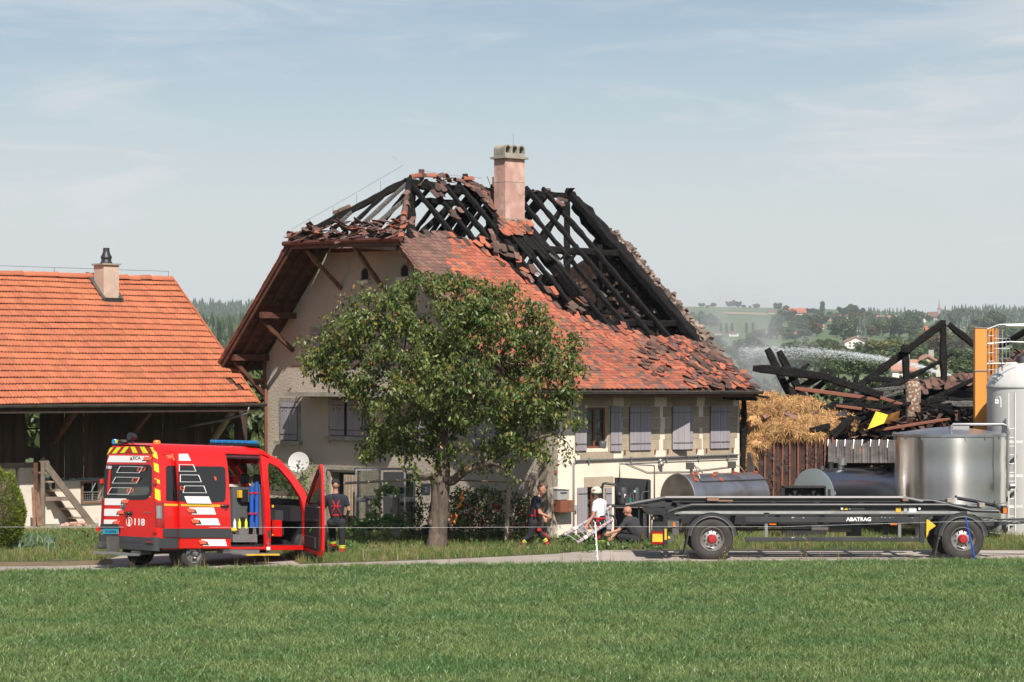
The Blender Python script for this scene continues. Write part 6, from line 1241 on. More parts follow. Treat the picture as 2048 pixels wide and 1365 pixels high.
b=MB(); tb_(b,1424,1448,1001.5,1008,1.4,1.7); tb_(b,1448,1477,1007,1009,1.4,1.7); tb_(b,1825,1836,1004,1008,1.4,1.7); obj('container_lock',b,M('rusty_lock',(.30,.13,.07),.8,col2=(.2,.15,.12),scale=20),trl)
b=MB()
for x in(1362,1470,1560,1650,1740,1830,1900): tb_(b,x,x+9,1014,1024,.12,2.2)
tb_(b,1400,1860,1030,1052,.65,.78); tb_(b,1400,1860,1030,1052,1.55,1.68); tb_(b,1340,1560,1034,1050,.75,1.6); tb_(b,1500,1800,1052,1060,.9,1.4); tb_(b,1700,1730,1050,1076,.6,.7); tb_(b,1772,1782,1046,1072,.4,.5); tb_(b,1480,1700,1064,1068,1.2,1.3)
obj('chassis_frame',b,mt['black'],trl)
b=MB(); b.cyl(TP(1632,1057,.9),TP(1706,1057,.9),.13,n=20); obj('air_tank',b,mt['steel_dull'],trl,smooth=50)
b=MB(); b.cyl(TP(1662,1057,.4),TP(1706,1057,.4),.11,n=20); obj('air_tank',b,mt['chassis'],trl,smooth=50)
for (y0,y1,lb_) in((1034.5,1045.5,'upper'),(1074.5,1083.5,'lower')):
    b=MB(); tb_(b,1490,1840,y0,y1,.0,.045); b2=obj('side_guard',b,mt['chassis'],trl,bevel=.012)
    if lb_=='upper': text('lettering','ABATRAG',TP(1717.5,1039.3,-.006),Vector((1,0,0)),zx_,.092,mt['decal'],b2,.035,tx(1743)-tx(1693))
    b=MB(); rg=random.Random(3)
    for k in range(16): x=rg.choice((1574,1580,1590,1600,1760,1776,1820))+rg.uniform(-4,12); y=y0+rg.uniform(0,1.5); tb_(b,x,x+rg.uniform(.6,3),y,y+.7,-.004,.0)
    obj('chipped_paint',b,mt['decal'],b2)
b=MB(); tb_(b,1530,1536,1026,1078,.05,.1); tb_(b,1797,1803,1042,1078,.05,.1); tb_(b,1528,1539,1026,1030,.03,.1); obj('guard_post',b,mt['galv'],trl)
b=MB(); tb_(b,1840,1849,1031,1086,-.01,.08); obj('guard_post',b,mt['chassis'],trl)
b=MB(); b.prism([(1853,1040),(1857,1040),(1872,1052),(1858,1062),(1853,1077)],lambda a,y,t:TP(a,y,t),.0,.16); obj('wheel_chock',b,mt['yellow2'],trl)
for k,(x,d) in enumerate(((1539,.04),(1781,.04),(2008,.0))): b=MB(); (tb_(b,x,x+14,1046,1050.5,d,d+.04) if k<2 else tb_(b,x-2,x+5,1016,1027,-.03,.0)); obj('side_lamp',b,mt['amber'],trl)
for x in(1424,1925.5):
    xc=tx(x); zc=.485
    wheel(Vector((xc,TD+.12,zc)),.485,.30,Vector((0,-1,0)),trl,.285,.105,mt['redhub'],10,deep=.55); wheel(Vector((xc,TD+2.1,zc)),.485,.30,Vector((0,1,0)),trl,.285,.105,mt['redhub'],10)
    b=MB(); R1=.60
    b.grid(24,1,lambda u,v:Vector((xc-R1*math.cos(math.pi*(.03+.94*u)),TD-.06+.46*v,zc+.03+R1*.98*math.sin(math.pi*(.03+.94*u))))); b.grid(24,1,lambda u,v:Vector((xc-(R1-.02-.09*v)*math.cos(math.pi*(.03+.94*u)),TD-.062,zc+.03+(R1-.02-.09*v)*.98*math.sin(math.pi*(.03+.94*u))))) 
    far_=MB(); far_.grid(24,1,lambda u,v:Vector((xc-R1*math.cos(math.pi*(.03+.94*u)),TD+1.84+.46*v,zc+.03+R1*.98*math.sin(math.pi*(.03+.94*u))))); mg=obj('mudguard',b,mt['chassis'],trl,smooth=True); obj('mudguard',far_,mt['chassis'],trl,smooth=True)
    b=MB(); b.tube([Vector((xc-(R1-.10)*math.cos(math.pi*(.03+.94*u/24)),TD-.066,zc+.03+(R1-.10)*.98*math.sin(math.pi*(.03+.94*u/24)))) for u in range(25)],.009,4); obj('edge_strip',b,mt['galv'],mg)
    b=MB(); b.box(xc-.06,xc+.06,TD+.1,TD+2.1,zc-.06,zc+.06); b.box(xc-.3,xc+.3,TD+.6,TD+1.6,zc+.15,zc+.45); obj('axle',b,mt['black'],trl)
    b=MB(); sx=-1 if 1 else 1; b.hexa([Vector((xc-.66,TD-.05,.12)),Vector((xc-.63,TD-.05,.10)),Vector((xc-.63,TD+.4,.10)),Vector((xc-.66,TD+.4,.12)),Vector((xc-.56,TD-.05,.62)),Vector((xc-.53,TD-.05,.62)),Vector((xc-.53,TD+.4,.62)),Vector((xc-.56,TD+.4,.62))]); obj('mud_flap',b,mt['rubber'],trl)
b=MB(); b.cyl(Vector((tx(1925),TD+1.1,tz(1042))),Vector((tx(1925),TD+1.1,tz(1035))),.5,n=24); obj('turntable',b,mt['black'],trl)
# tail end with lamps
b=MB(); tb_(b,1306,1326,1040,1064,.15,.2); b.add([TP(1300,1066,.0),TP(1312,1050,.0),TP(1345,1034,.0),TP(1375,1030,.0),TP(1375,1034,.0),TP(1345,1044,.0),TP(1330,1060,.0),TP(1328,1092,.0),TP(1302,1088,.0)],[tuple(range(9))]); tb_(b,1326,1335,1038,1090,-.02,.4); tb_(b,1296,1330,1022,1030,.0,2.3); tb_(b,1318,1350,1036,1058,.3,2.0); b.tube([TP(1303,1040,.05),TP(1306,1033,.05),TP(1330,1020,.05),TP(1346,1018,.05)],.03,6); obj('tail_frame',b,mt['black'],trl)
b=MB(); tb_(b,1303,1327,1063,1089,-.02,-.008); bd_=obj('warning_board',b,mt['redlens'],trl); b=MB(); tb_(b,1305,1325,1068,1084,-.024,-.021); obj('panel',b,mt['yellow2'],bd_)
b=MB(); tb_(b,1334,1358,1042,1055,-.02,.12); tb_(b,1345,1358,1056,1070,0,.12); tb_(b,1333,1348,1073,1084,.02,.12); lc=obj('lamp_cluster',b,mt['gutter'],trl); b=MB(); tb_(b,1346,1350,1045,1054,-.03,-.02); obj('amber_lens',b,mt['amber'],lc); b=MB(); tb_(b,1336,1340,1073,1078,.0,.02); tb_(b,1329,1333,1058,1080,-.03,-.02); obj('yellow_marker',b,mt['yellow2'],lc)
b=MB(); b.box(tx(1296),tx(1302),TD+1.9,TD+2.1,tz(1090),tz(1036)); obj('rear_bumper_post',b,mt['box'],trl); b=MB(); b.box(tx(1292),tx(1296),TD+1.9,TD+1.95,tz(1088),tz(1078)); obj('yellow_marker',b,mt['yellow2'],trl)
# front end and drawbar
b=MB(); b.tube([TP(1940,1003,1.6),TP(1970,1008,1.4),TP(2008,1016,.9),TP(2010,1024,.1)],.045,6); b.cyl(TP(1935,1002,1.5),TP(1935,997,1.5),.03); b.cyl(TP(2004,1013,.9),TP(2004,1006,.9),.02); tb_(b,2006,2015,1013,1028,-.02,.3); obj('headboard',b,mt['chassis'],trl)
b=MB(); tb_(b,1913,1925,1003,1010,1.2,1.5); tb_(b,1972,1983,1010,1018,.8,1.1); obj('buffer_block',b,M('grey_block',(.33,.29,.24),.9),trl)
b=MB(); b.bar(TP(1950,1052,.5),TP(2100,1046,1.0),.10,.10); b.bar(TP(1950,1052,1.7),TP(2100,1046,1.2),.10,.10); b.bar(TP(1940,1042,1.0),TP(2000,1046,1.0),.2,.14); b.bar(TP(1985,1066,.7),TP(2012,1052,.8),.06,.06); b.bar(TP(2030,1050,.8),TP(2030,1043,.8),.05,.05); obj('drawbar',b,mt['chassis'],trl)
b=MB(); b.tube([TP(1968,1040,.4)+Vector((k*.07,0,-.02*(k%2)+.0-.006*k)) for k in range(14)],.02,5); obj('chain',b,mt['gutter'],trl)
# ================= burnt barn right of the house =================
rg=random.Random(99)
bn=thing('burnt_barn','collapsed burnt barn of black timbers piled with straw behind the steel tanks','barn',P(1720,1060,72.5)*1.0)
bn_loc=bn.location
def beam(x0,y0,x1,y1,t,D,D1=None,m='char',nm='charred_beam',par=bn,j=.26,**k):
    D1=D if D1 is None else D1; p0=P(x0,y0,D); p1=P(x1,y1,D1); w=t/FPX*D; b=MB(); b.rough(p0,p1,w,w*1.05,j); return obj(nm,b,mt[m],par,**k)
for a in [(1886,641,1889,860,13,74),(1888,646,1706,782,14,74),(1897,649,1962,702,12,74.2),(1811,690,1813,790,13,73.8),(1802,700,1818,699,16,73.7),(2062,656,1995,696,10,75,76),
 (1534,698,1592,812,15,71.5),(1557,703,1612,806,14,72),(1506,737,1640,752,17,71),(1636,750,1765,792,15,71),(1618,728,1572,768,9,71.3),(1652,745,1592,782,13,71.2),(1664,752,1618,790,11,71.4),(1692,756,1640,792,10,71.5),(1716,748,1704,786,8,71.8),(1733,757,1806,762,11,73),(1742,782,1808,764,11,72.5),(1690,795,1802,768,12,72),(1700,762,1660,800,9,72.4),
 (1478,870,1524,846,13,69.6),(1508,858,1568,812,16,69.9),(1578,824,1700,812,12,70.2),(1660,832,1752,846,12,69.9),(1664,872,1706,834,17,69.4),(1620,862,1660,852,12,69.3),(1700,808,1736,850,16,70.2),
 (1850,838,1962,820,12,70.5),(1740,790,1700,812,10,71),(1855,802,1962,752,8,72),(1770,800,1960,772,9,74.5),(1700,800,1860,735,8,75.5),(1800,770,1905,708,7,76),(1600,790,1560,850,14,70.5),(1580,775,1600,820,14,71),(1770,812,1860,825,12,70.6)]: beam(*a)
for a in [(1822,812,1962,808,12,71.5),(1835,826,1962,842,11,71),(1700,786,1840,772,7,71.8),(1760,870,1850,868,10,69.8)]: beam(*a,m='char_ash')
for a in [(1590,777,1760,800,8,71),(1672,812,1780,826,6,70),(1750,862,1900,838,6,69.4),(1760,796,1820,815,7,70.9)]: beam(*a,m='rustframe',nm='rusty_iron_strip',j=.1)
def quad(nm,pts,D,dd,m,par,**k):  # pts px, each own depth offset
    b=MB(); v=[P(x,y,D+o) for x,y,o in pts]; n=len(v); nrm=(v[1]-v[0]).cross(v[2]-v[0]).normalized()*dd; b.add(v+[q+nrm for q in v],[tuple(range(n-1,-1,-1)),tuple(range(n,2*n))]+[(i,(i+1)%n,n+(i+1)%n,n+i) for i in range(n)]); return obj(nm,b,m,par,**k)
pinksheet=M('scorched_pink_sheet',(.36,.20,.18),.6,col2=(.16,.09,.08),scale=2)
quad('bent_sheet',[(1526,832,-.3),(1549,816,0),(1556,820,0),(1530,838,-.3)],69.6,.02,pinksheet,bn); quad('bent_sheet',[(1549,815,0),(1595,832,-.2),(1592,838,-.2),(1551,822,0)],69.6,.02,pinksheet,bn)
quad('bent_sheet',[(1672,830,0),(1690,818,0),(1697,834,0)],69.5,.02,mt['sheet'],bn); 
yp=quad('yellow_panel',[(1752,823,.2),(1776,830,.1),(1768,847,-.1),(1735,859,-.4)],69.2,.02,mt['yellow2'],bn,label='bright yellow bent panel on the debris'); quad('yellow_panel',[(1776,830,.1),(1800,823,.6),(1795,850,.6),(1768,847,-.1)],69.2,.02,M('sooty_yellow',(.30,.14,.02),.6,col2=(.05,.03,.02),scale=3),bn)
# fallen roof plane of the barn with some tiles
b=MB()
RP=[(1780,880,71),(1842,778,75),(1905,752,76),(1965,736,77),(1965,900,71)]
v=[P(*q) for q in RP]; b.add(v+[q+Vector((0,.3,-.1)) for q in v],[tuple(range(5)),tuple(range(9,4,-1))]+[(i,(i+1)%5,5+(i+1)%5,5+i) for i in range(5)]); obj('fallen_roof',b,mt['char'],bn)
v=[P(1950,800,73.5),P(1985,745,76),P(2120,655,80),P(2120,900,73)]; b=MB(); b.add(v+[q+Vector((0,.3,0)) for q in v],[(0,1,2,3),(7,6,5,4)]+[(i,(i+1)%4,4+(i+1)%4,4+i) for i in range(4)]); obj('fallen_roof',b,mt['char'],bn)
b=MB(); b2=MB()
for _ in range(90):
    x=rg.uniform(1815,1965); y=752+(1965-x)*.14+abs(rg.gauss(0,7)); D=75.5-(y-745)*.06; q=Matrix.Translation(P(x,y,D)+Vector((0,-.25,0)))@Matrix.Rotation(rg.gauss(.2,.5),4,'Z')@Matrix.Rotation(rg.gauss(.45,.2),4,'X'); (b if rg.random()<.22 else b2).add([q@Vector(w) for w in TMs['tile'][1].v],TMs['tile'][1].f)
for _ in range(70):
    x=rg.uniform(1985,2090); y=744-(x-1985)*.62+abs(rg.gauss(0,14)); D=76.2+(x-1985)/135*3.6-1.2; q=Matrix.Translation(P(x,y,D)+Vector((0,-.2,0)))@Matrix.Rotation(rg.gauss(.2,.6),4,'Z')@Matrix.Rotation(rg.gauss(.5,.3),4,'X'); (b if rg.random()<.3 else b2).add([q@Vector(w) for w in TMs['tile'][1].v],TMs['tile'][1].f)
for _ in range(230):
    x=rg.uniform(1600,1960); y=rg.uniform(842,872); q=Matrix.Translation(P(x,y,69.6+rg.uniform(0,1.2)))@Matrix.Rotation(rg.uniform(0,6.28),4,'Z')@Matrix.Rotation(rg.gauss(.4,.6),4,'X'); (b if rg.random()<.25 else b2).add([q@Vector(w) for w in TMs['tile'][1].v],TMs['tile'][1].f)
obj('roof_tiles',b,mt['tile_grey'],bn,kind='stuff'); obj('sooty_tiles',b2,mt['tile_burnt'],bn,kind='stuff')
b=MB()
for _ in range(330):
    x=rg.uniform(1600,1965); y=rg.uniform(806,876) if x>1690 else rg.uniform(852,878); p=P(x,y,69.7+rg.uniform(0,2.2)); a=rg.uniform(-.5,.5); L=rg.uniform(.15,.8); d=Vector((math.cos(a),rg.gauss(0,.6),math.sin(a)))*L/2; b.rough(p-d,p+d,rg.uniform(.04,.13),rg.uniform(.03,.10),.4,3)
obj('charred_debris',b,mt['char'],bn,kind='stuff')
b=MB(); wallholes(b,tx(1480)*72/57.75*0+P(1486,0,71.2).x,P(1972,0,71.2).x,0,2.62,[],lambda a,z,t:Vector((a,71.2-t,z)),-.3,0); b.box(P(1486,0,71.2).x,P(2150,0,71.2).x,71.3,76,2.3,2.5); obj('dark_wall',b,mt['soot_dark'],bn)
for (x0,x1,y0,y1,m) in((1735,1752,930,946,'bracket'),(1756,1768,931,946,'stone'),(1668,1682,926,944,'rustframe'),(1711,1728,934,946,'bracket')): b=MB(); b.prism([(x0,y1),(x1,y1),(x1-1,y0),(x0+1,y0+1)],lambda a,y,t:P(a,y,71.0)-Vector((0,t,0)),0,.04); obj('scorched_block',b,mt[m],bn)
for _ in range(46):
    x0=rg.uniform(1640,1960); y0=rg.uniform(775,868); a=rg.choice((-.45,-.25,.1,.25,.5))+rg.gauss(0,.15); L=rg.uniform(30,110); x1=min(1966,x0+L*math.cos(a)); y1=min(874,max(770+(1960-x0)*.02,y0-L*math.sin(a)))
    beam(x0,y0,x1,y1,rg.uniform(5,11),rg.uniform(70.3,73.5),m=rg.choice(('char','char','char','char_ash')),j=.35)
b=MB(); b.box(P(1700,0,73.6).x,P(1975,0,73.6).x,73.6,74,0,zat(812,73.6)); obj('dark_wall',b,mt['char'],bn)  # dark backing box added so gaps between the beams stay black
# boiler
bp=P(1826,850,70.0); bl=thing('boiler','rusty mottled upright pressure vessel standing in the barn ruin','boiler',bp); r_=.215
b=MB(); b.lathe([(0,0),(.12,.01),(.19,.05),(r_,.12),(r_,1.10),(.19,1.18),(.12,1.22),(0,1.235)],lambda x,y,h:bp+Vector((x,y,h)),20); obj('vessel',b,mt['boiler'],bl,smooth=50)
for dx in(-.12,.12): b=MB(); b.box(dx-.03,dx+.03,-.03,.03,-.35,.06,lambda x,y,z:bp+Vector((x,y,z))); obj('leg',b,mt['char'],bl)
# rusty corrugated wall
cw=thing('rusty_sheet_wall','rust brown corrugated sheet wall with thin upright battens below the straw','wall',P(1590,975,69.3).xy.to_3d())
zb=zat(990,69.3); zt2=zat(876,69.3)
for k in range(9):
    x0=P(1512+k*17,0,69.3).x; x1=P(1512+(k+1)*17-.6,0,69.3).x; b=MB(); jz=rg.uniform(-.04,.03); 
    b.grid(12,8,lambda u,v,x0=x0,x1=x1,jz=jz:Vector((x0+(x1-x0)*u,69.3+.015*math.cos(u*6.28*3)+.02*math.sin(v*3+x0*3),.1+(zt2+jz-.1)*v))); obj('corrugated_sheet',b,mt['rust'],cw,smooth=True)
    b=MB(); b.bar(Vector((x1,69.24,.2)),Vector((x1+.02*rg.gauss(0,1),69.22,zt2+.02)),.045,.03,up=(0,1,0)); obj('batten',b,mt['rustframe'],cw)
web=MB()
for _ in range(30):   # molten grey web on the sheets
    c=(rg.uniform(1530,1655),rg.uniform(902,985)); n=rg.randint(5,7); r1=rg.uniform(4,8); pts=[P(c[0]+r1*math.cos(t)*rg.uniform(.8,1.1),c[1]+1.4*r1*math.sin(t)*rg.uniform(.8,1.1),69.2) for t in [6.28*i/n for i in range(n+1)]]; pts[-1]=pts[0]; web.tube(pts,.009,4,False)
obj('molten_residue',web,mt['gutter'],cw,kind='stuff')
cs=thing('dented_roof_sheet','grey ribbed metal sheet awning hanging over the rusty wall','metal sheet',P(1722,925,69).xy.to_3d())
for k in range(8):
    px0=1656+k*17; b=MB(); b.grid(8,6,lambda u,v:P(px0+16.6*u-5*(v) ,880+45*v,69.3)+Vector((0,-.55*v+.018*math.cos(u*6.28*2)-.03*(u<.12),0))); obj('ribbed_sheet',b,mt['sheet'],cs,smooth=True)
    b=MB(); b.tube([P(px0+.5,880,69.22),P(px0+.5-1.2,892+rg.uniform(0,6),69.1)],[.02,.006],5); obj('pale_streak',b,mt['galv'],cs)
# leaning scorched sheet
ls=MB(); 
def lsf(u,v): 
    yt=905+max(0,u-.25)**1.3*135; y=yt+(1052-yt)*v; x=1494+52*u*(.4+.6*v)+ (v*14-7)*.6*(u-.5)+10*v*u; return P(x,y,68.2)+Vector((0,-.25*math.sin(u*3.14)-.15*v,0))
ls.grid(16,16,lsf); o=obj('scorched_sheet',ls,mt['sheet'],None,label='scorched metal sheet leaning between house corner and rusty wall',cat='metal sheet',smooth=True); md=o.modifiers.new('thick','SOLIDIFY'); md.thickness=.02
# straw
hb=[(1530,822,58,30,0),(1585,818,62,24,.3),(1625,852,66,30,0),(1560,862,62,30,-.3),(1500,862,24,48,-.2),(1680,850,46,24,.2),(1496,915,15,34,-.3),(1530,800,30,14,.3),(1610,872,50,12,-.3),(1515,888,30,14,-.3)]
core=MB(); fib=MB()
for (x,y,rx,ry,o) in hb:
    c=P(x,y,70.2+o); s_=70/FPX; core.ell(c,(rx*s_*.90,.75,ry*s_*.88),24,14)
cm=obj('straw_core',core,mt['hay'],None,kind='stuff',smooth=True,label='straw heap spilling out of the burnt barn beside the farmhouse',cat='straw'); dsp=cm.modifiers.new('sub','SUBSURF'); dsp.levels=1; dsp.render_levels=1
tx_=bpy.data.textures.new('straw_lumps','CLOUDS'); tx_.noise_scale=.35; dm=cm.modifiers.new('lump','DISPLACE'); dm.texture=tx_; dm.strength=.3; dm.mid_level=.5; cm.name='straw_heap'
for _ in range(30000):
    x,y,rx,ry,o=hb[rg.choices(range(len(hb)),[h[2]*h[3] for h in hb])[0]]; d=Vector((rg.gauss(0,1),-abs(rg.gauss(0,1)),rg.gauss(0,1))).normalized(); s_=70/FPX; lump=mnoise.noise(Vector((x*.02+d.x*2.2,d.y*2,d.z*2.2+y*.03)))
    p=P(x,y,70.2+o)+Vector((d.x*rx*s_,d.y*.78,d.z*ry*s_))*(.96+.22*lump+rg.uniform(-.03,.06)); L=rg.uniform(.07,.26); t=Vector((rg.gauss(0,1)+lump*1.2,rg.gauss(0,.8),rg.gauss(0,.85)-.35*(x<1515)*3)).normalized(); t=(t-d*t.dot(d)*.7).normalized(); sd=t.cross(Vector((0,1,.2))).normalized()*.0085
    m=p+t*L*.5+d*.02; e=p+t*L+Vector((0,0,-.05)); fib.add([p-sd,p+sd,m+sd,m-sd,e],[(0,1,2,3),(3,2,4)])
obj('straw_stalks',fib,mt['hay'],cm,kind='stuff')
# ================= tanks and silo =================
tk=thing('steel_tank','tall upright polished steel milk tank with a low cone top','tank',Vector((876/5000*65.3,65.3,0)))
tc_=Vector((876/5000*65.3,65.3,0)); TF=lambda x,y,h:tc_+Vector((x,y,h)); zt3=zat(872,64)
b=MB(); b.lathe([(1.32,.42),(1.435,.5)]+[(1.435+.006*math.sin(i*1.1),.5+(zt3-.5)*i/14) for i in range(15)],TF,72); obj('shell',b,mt['steel'],tk,smooth=40)
b=MB(); b.lathe([(1.44,zt3-.05),(1.465,zt3-.03),(1.465,zt3+.03),(1.43,zt3+.04),(1.0,zt3+.11),(.4,zt3+.19),(0,zt3+.22)],TF,72); obj('lid',b,mt['steel_dull'],tk,smooth=30)
for k in range(16): t=2*math.pi*k/16+.1; b=MB(); b.box(-.015,.015,-.0,.03,-.12,.03,lambda x,y,z:tc_+Matrix.Rotation(t,3,'Z')@Vector((x,-1.47+y,0))+Vector((0,0,zt3+z))); obj('lid_clip',b,mt['galv'],tk)
b=MB(); b.box(-.004,.004,-1.452,-1.435,.5,zt3-.05,lambda x,y,z:tc_+Matrix.Rotation(-.82,3,'Z')@Vector((x,y,z))); b.lathe([(1.436,.98),(1.441,.99),(1.436,1.0)],TF,60); obj('weld_seam',b,mt['gutter'],tk)
b=MB(); b.tube([P(1903,870,64.2),P(1903,853,64.2),P(1906,849,64.2),P(2006,849,64.2),P(2014,852,64.2),P(2016,860,64.2),P(2016,975,64.2),P(2018,982,64.2)],.035,10); b.cyl(P(2016,865,64.2),P(2016,869,64.2),.05); obj('outlet_pipe',b,mt['galv'],tk,smooth=60)
b=MB(); b.cyl(P(2020,972,64.1),P(2030,972,64.1),.07,n=14); b.tube([P(2016,968,64.2),P(2016,975,64.2),P(2022,978,64.2)],.03,8); obj('valve',b,mt['galv'],tk,smooth=50)
for k in range(4): t=k*1.57+.6; b=MB(); b.cyl(TF(1.15*math.cos(t),1.15*math.sin(t),0),TF(1.15*math.cos(t),1.15*math.sin(t),.46),.06); obj('leg',b,mt['galv'],tk)
b=MB(); b.box(-.1,.1,-.1,.1,.12,.25,lambda x,y,z:P(1918,868,64.8)+Vector((x*2.5,y,z-.05))); obj('grey_cabinet',b,mt['box'],tk)
sc_=Vector((1056/5000*67,67,0)); SF=lambda x,y,h:sc_+Vector((x,y,h)); sl=thing('silo','big white domed silo with a ladder at the right edge of the yard','silo',sc_); zs=zat(778,65.6)
b=MB(); b.lathe([(1.42,0),(1.42,.1)]+[(1.40+.004*(i%2),.12+(zs-.12)*i/40) for i in range(41)],SF,72); obj('shell',b,mt['silo'],sl,smooth=40)
b=MB(); b.lathe([(1.40,zs),(1.42,zs+.02),(1.42,zs+.06),(1.395,zs+.14),(1.31,zs+.34),(1.15,zs+.52),(.9,zs+.66),(.6,zs+.74),(.3,zs+.78),(0,zs+.79)],SF,72); obj('dome',b,mt['silo'],sl,smooth=60)
b=MB(); b.lathe([(0,.26),(.13,.24),(.17,.15),(.18,.0)],lambda x,y,h:SF(-.55+x,-.4+y,zs+.62+h),18); obj('manhole_cover',b,mt['blackplastic'],sl,smooth=50); b=MB(); b.lathe([(.25,.0),(.25,.12),(.22,.14),(0,.14)],lambda x,y,h:SF(-.2+x,-.4+y,zs+.72+h),18); obj('hatch',b,mt['silo'],sl,smooth=50)
fl=lambda px,py,o=0: P(px,py,65.5)+Vector((0,o,0))
b=MB()
for x in(2017,2030): b.tube([fl(x,786,-.02),fl(x,1062,-.02)],.035 if x==2030 else .022,6)
ld=obj('ladder',b,mt['silo'],sl,smooth=60)
for k in range(12): y=858+k*17.5; b=MB(); b.cyl(fl(2017,y,-.02),fl(2030,y,-.02),.012,n=6); obj('rung',b,mt['silo'],ld)
for y in(884,952,1013): b=MB(); b.box(-.16,.26,-.02,.03,-.035,.035,lambda X,Y,Z:fl(2026,y)+Vector((X,Y,Z))); obj('bracket',b,mt['silo'],ld)
b=MB(); b.box(-.045,.045,-.05,.05,-.06,.06,lambda X,Y,Z:fl(1996,803,.2)+Vector((X,Y,Z))); jb=obj('junction_box',b,mt['decal'],sl); b=MB(); b.cyl(fl(1996,803,.14),fl(1996,803,.16),.018,n=8); obj('knob',b,mt['black'],jb); b=MB(); b.tube([fl(1996,796,.2),fl(2001,794,.1),fl(2003,800,.1),fl(2003,815,.1)],.02,6); obj('cable_duct',b,mt['silo'],sl)
rl=thing('silo_railing','galvanised guard rails and ladder cage on top of the white silo','railing',P(1990,760,66.5))
gr=lambda px,py,o=0: P(px,py,66.2)+Vector((0,o,0))
for pts in([(1974,659),(1998,650),(2100,648)],[(1975,688),(2020,684),(2100,687)],[(1974,728),(2034,727)],[(2012,652),(2100,653)]): b=MB(); b.tube([gr(*p) for p in pts],.018,6); obj('rail',b,mt['galv'],rl)
for (x,y0,y1) in((1977,654,758),(1991,656,750),(1998,651,748),(2006,654,742)): b=MB(); b.tube([gr(x,y0,.1),gr(x,y1,.1)],.022,6); obj('post',b,mt['galv'],rl)
b=MB(); b.tube([gr(1984,678,-.3),gr(2015,678,-.3),gr(2015,718,-.3),gr(1984,718,-.3),gr(1984,678,-.3)],.014,5); b.tube([gr(1984,698,-.3),gr(2015,698,-.3)],.014,5); b.tube([gr(2008,678,-.3),gr(2008,718,-.3)],.012,5); obj('cage_gate',b,mt['galv'],rl)
for k in range(5): b=MB(); b.tube([gr(1977,672+k*17,.1),gr(1991,672+k*17,.1)],.012,5); obj('rung',b,mt['galv'],rl)
os_=thing('orange_duct','tall orange box duct standing left of the white silo','duct',P(1962,900,68.5).xy.to_3d())
b=MB(); x0=P(1950,0,68.5).x; x1=P(1975,0,68.5).x; b.box(x0,x1,68.5,68.8,0,zat(656,68.5)); obj('panel',b,mt['orange'],os_,bevel=.01); b=MB(); b.box(x0-.01,x1+.03,68.48,68.82,zat(743,68.5),zat(741,68.5)); b.box(x0-.01,x1+.03,68.48,68.82,zat(656.5,68.5),zat(655,68.5)); b.box(x0-.01,x1+.03,68.48,68.82,zat(852,68.5),zat(851,68.5)); obj('band',b,mt['galv'],os_)
am=M('amber_sheet',(.75,.26,.01),.35,col2=(.45,.12,.01),scale=2.2,sc=(3,1,.5)); b=MB()
for k in range(6): xx=P(1977+k*3.6,0,69).x; b.prism([(xx,0),(xx+.045,.0),(xx+.045,1),(xx,1)],lambda a,z,t:Vector((a,69+.12*(k%2)+t,z*zat(657,69))),0,.03)
obj('amber_corrugated_panel',b,am,os_)
# horizontal tanks
def htank(nm,label,s0,s1,off,zc,r,m,endm,pxs=None):
    ax0=HF(s0,-off,zc); f=lambda x,y,h: ax0+U*h+Vv*x+Vector((0,0,y)); L=s1-s0; t=thing(nm,label,'tank',HF((s0+s1)/2,-off,0))
    b=MB(); b.lathe([(r,0),(r,L)],f,48); obj('barrel',b,m,t,smooth=40)
    b=MB(); b.lathe([(r+.01,.02),(r+.01,-.02),(r*.9,-.05),(r*.5,-.11),(0,-.14)],f,40); obj('dished_end',b,endm,t,smooth=50); b=MB(); b.lathe([(r,L),(r*.9,L+.04),(0,L+.1)],f,40); obj('dished_end',b,endm,t,smooth=50)
    for q in(.2,.8): b=MB(); b.box(-r*.7,r*.7,0,1,-.08,.08,lambda X,Y,Z:HF(s0+L*q+Z,-off+X,(zc-r*.8)*Y)); obj('cradle',b,mt['black'],t)
    return t,f
t1,f1=htank('milk_tank','sooty horizontal steel tank with red caps in front of the cream wall',3.35,6.15,1.35,1.06,.64,mt['steel_dull'],M('sooty_end',(.105,.09,.078),.5,metal=.25,col2=(.05,.042,.036),scale=2))
def on1(h,a,dr=0): return f1((.64+dr)*math.sin(a),(.64+dr)*math.cos(a),h)
for (h,a) in((.4,-.3),(.75,.1),(1.05,-.45),(1.5,.15),(2.0,-.2),(2.45,.05),(2.75,-.25),(.25,-.7),(1.15,-.75)): b=MB(); b.cyl(on1(h,a,-.01),on1(h,a,.035),.07,n=12); obj('red_cap',b,M('rusted_red_cap',(.35,.07,.03),.7),t1,smooth=40)
for h in(.45,2.0): b=MB(); b.box(-.09,.09,-.07,.07,.12,.30,lambda X,Y,Z:on1(h,0,Z)+U*X+Vv*Y); b.cyl(on1(h+.04,0),on1(h+.04,0,.16),.04); mo=obj('agitator_motor',b,mt['gutter'],t1); b=MB(); b.tube([on1(h+.12,0,.22),on1(h+.3,0,.15),on1(h+.4,-.1,.02)],.016,6); obj('hose',b,mt['palewood'],t1,smooth=True)
b=MB(); b.tube([on1(.28,-.75,.12),on1(.4,-.80,.03),on1(2.9,-.80,.03)],.018,6); b.tube([on1(.45,-.2,.25),on1(.42,-.5,.08),on1(.4,-.8,.03)],.014,6); obj('pipe',b,mt['galv'],t1,smooth=True)
b=MB(); b.lathe([(.648,-.01),(.66,.0),(.66,.03),(.648,.04)],f1,48); obj('rim_band',b,mt['galv'],t1)
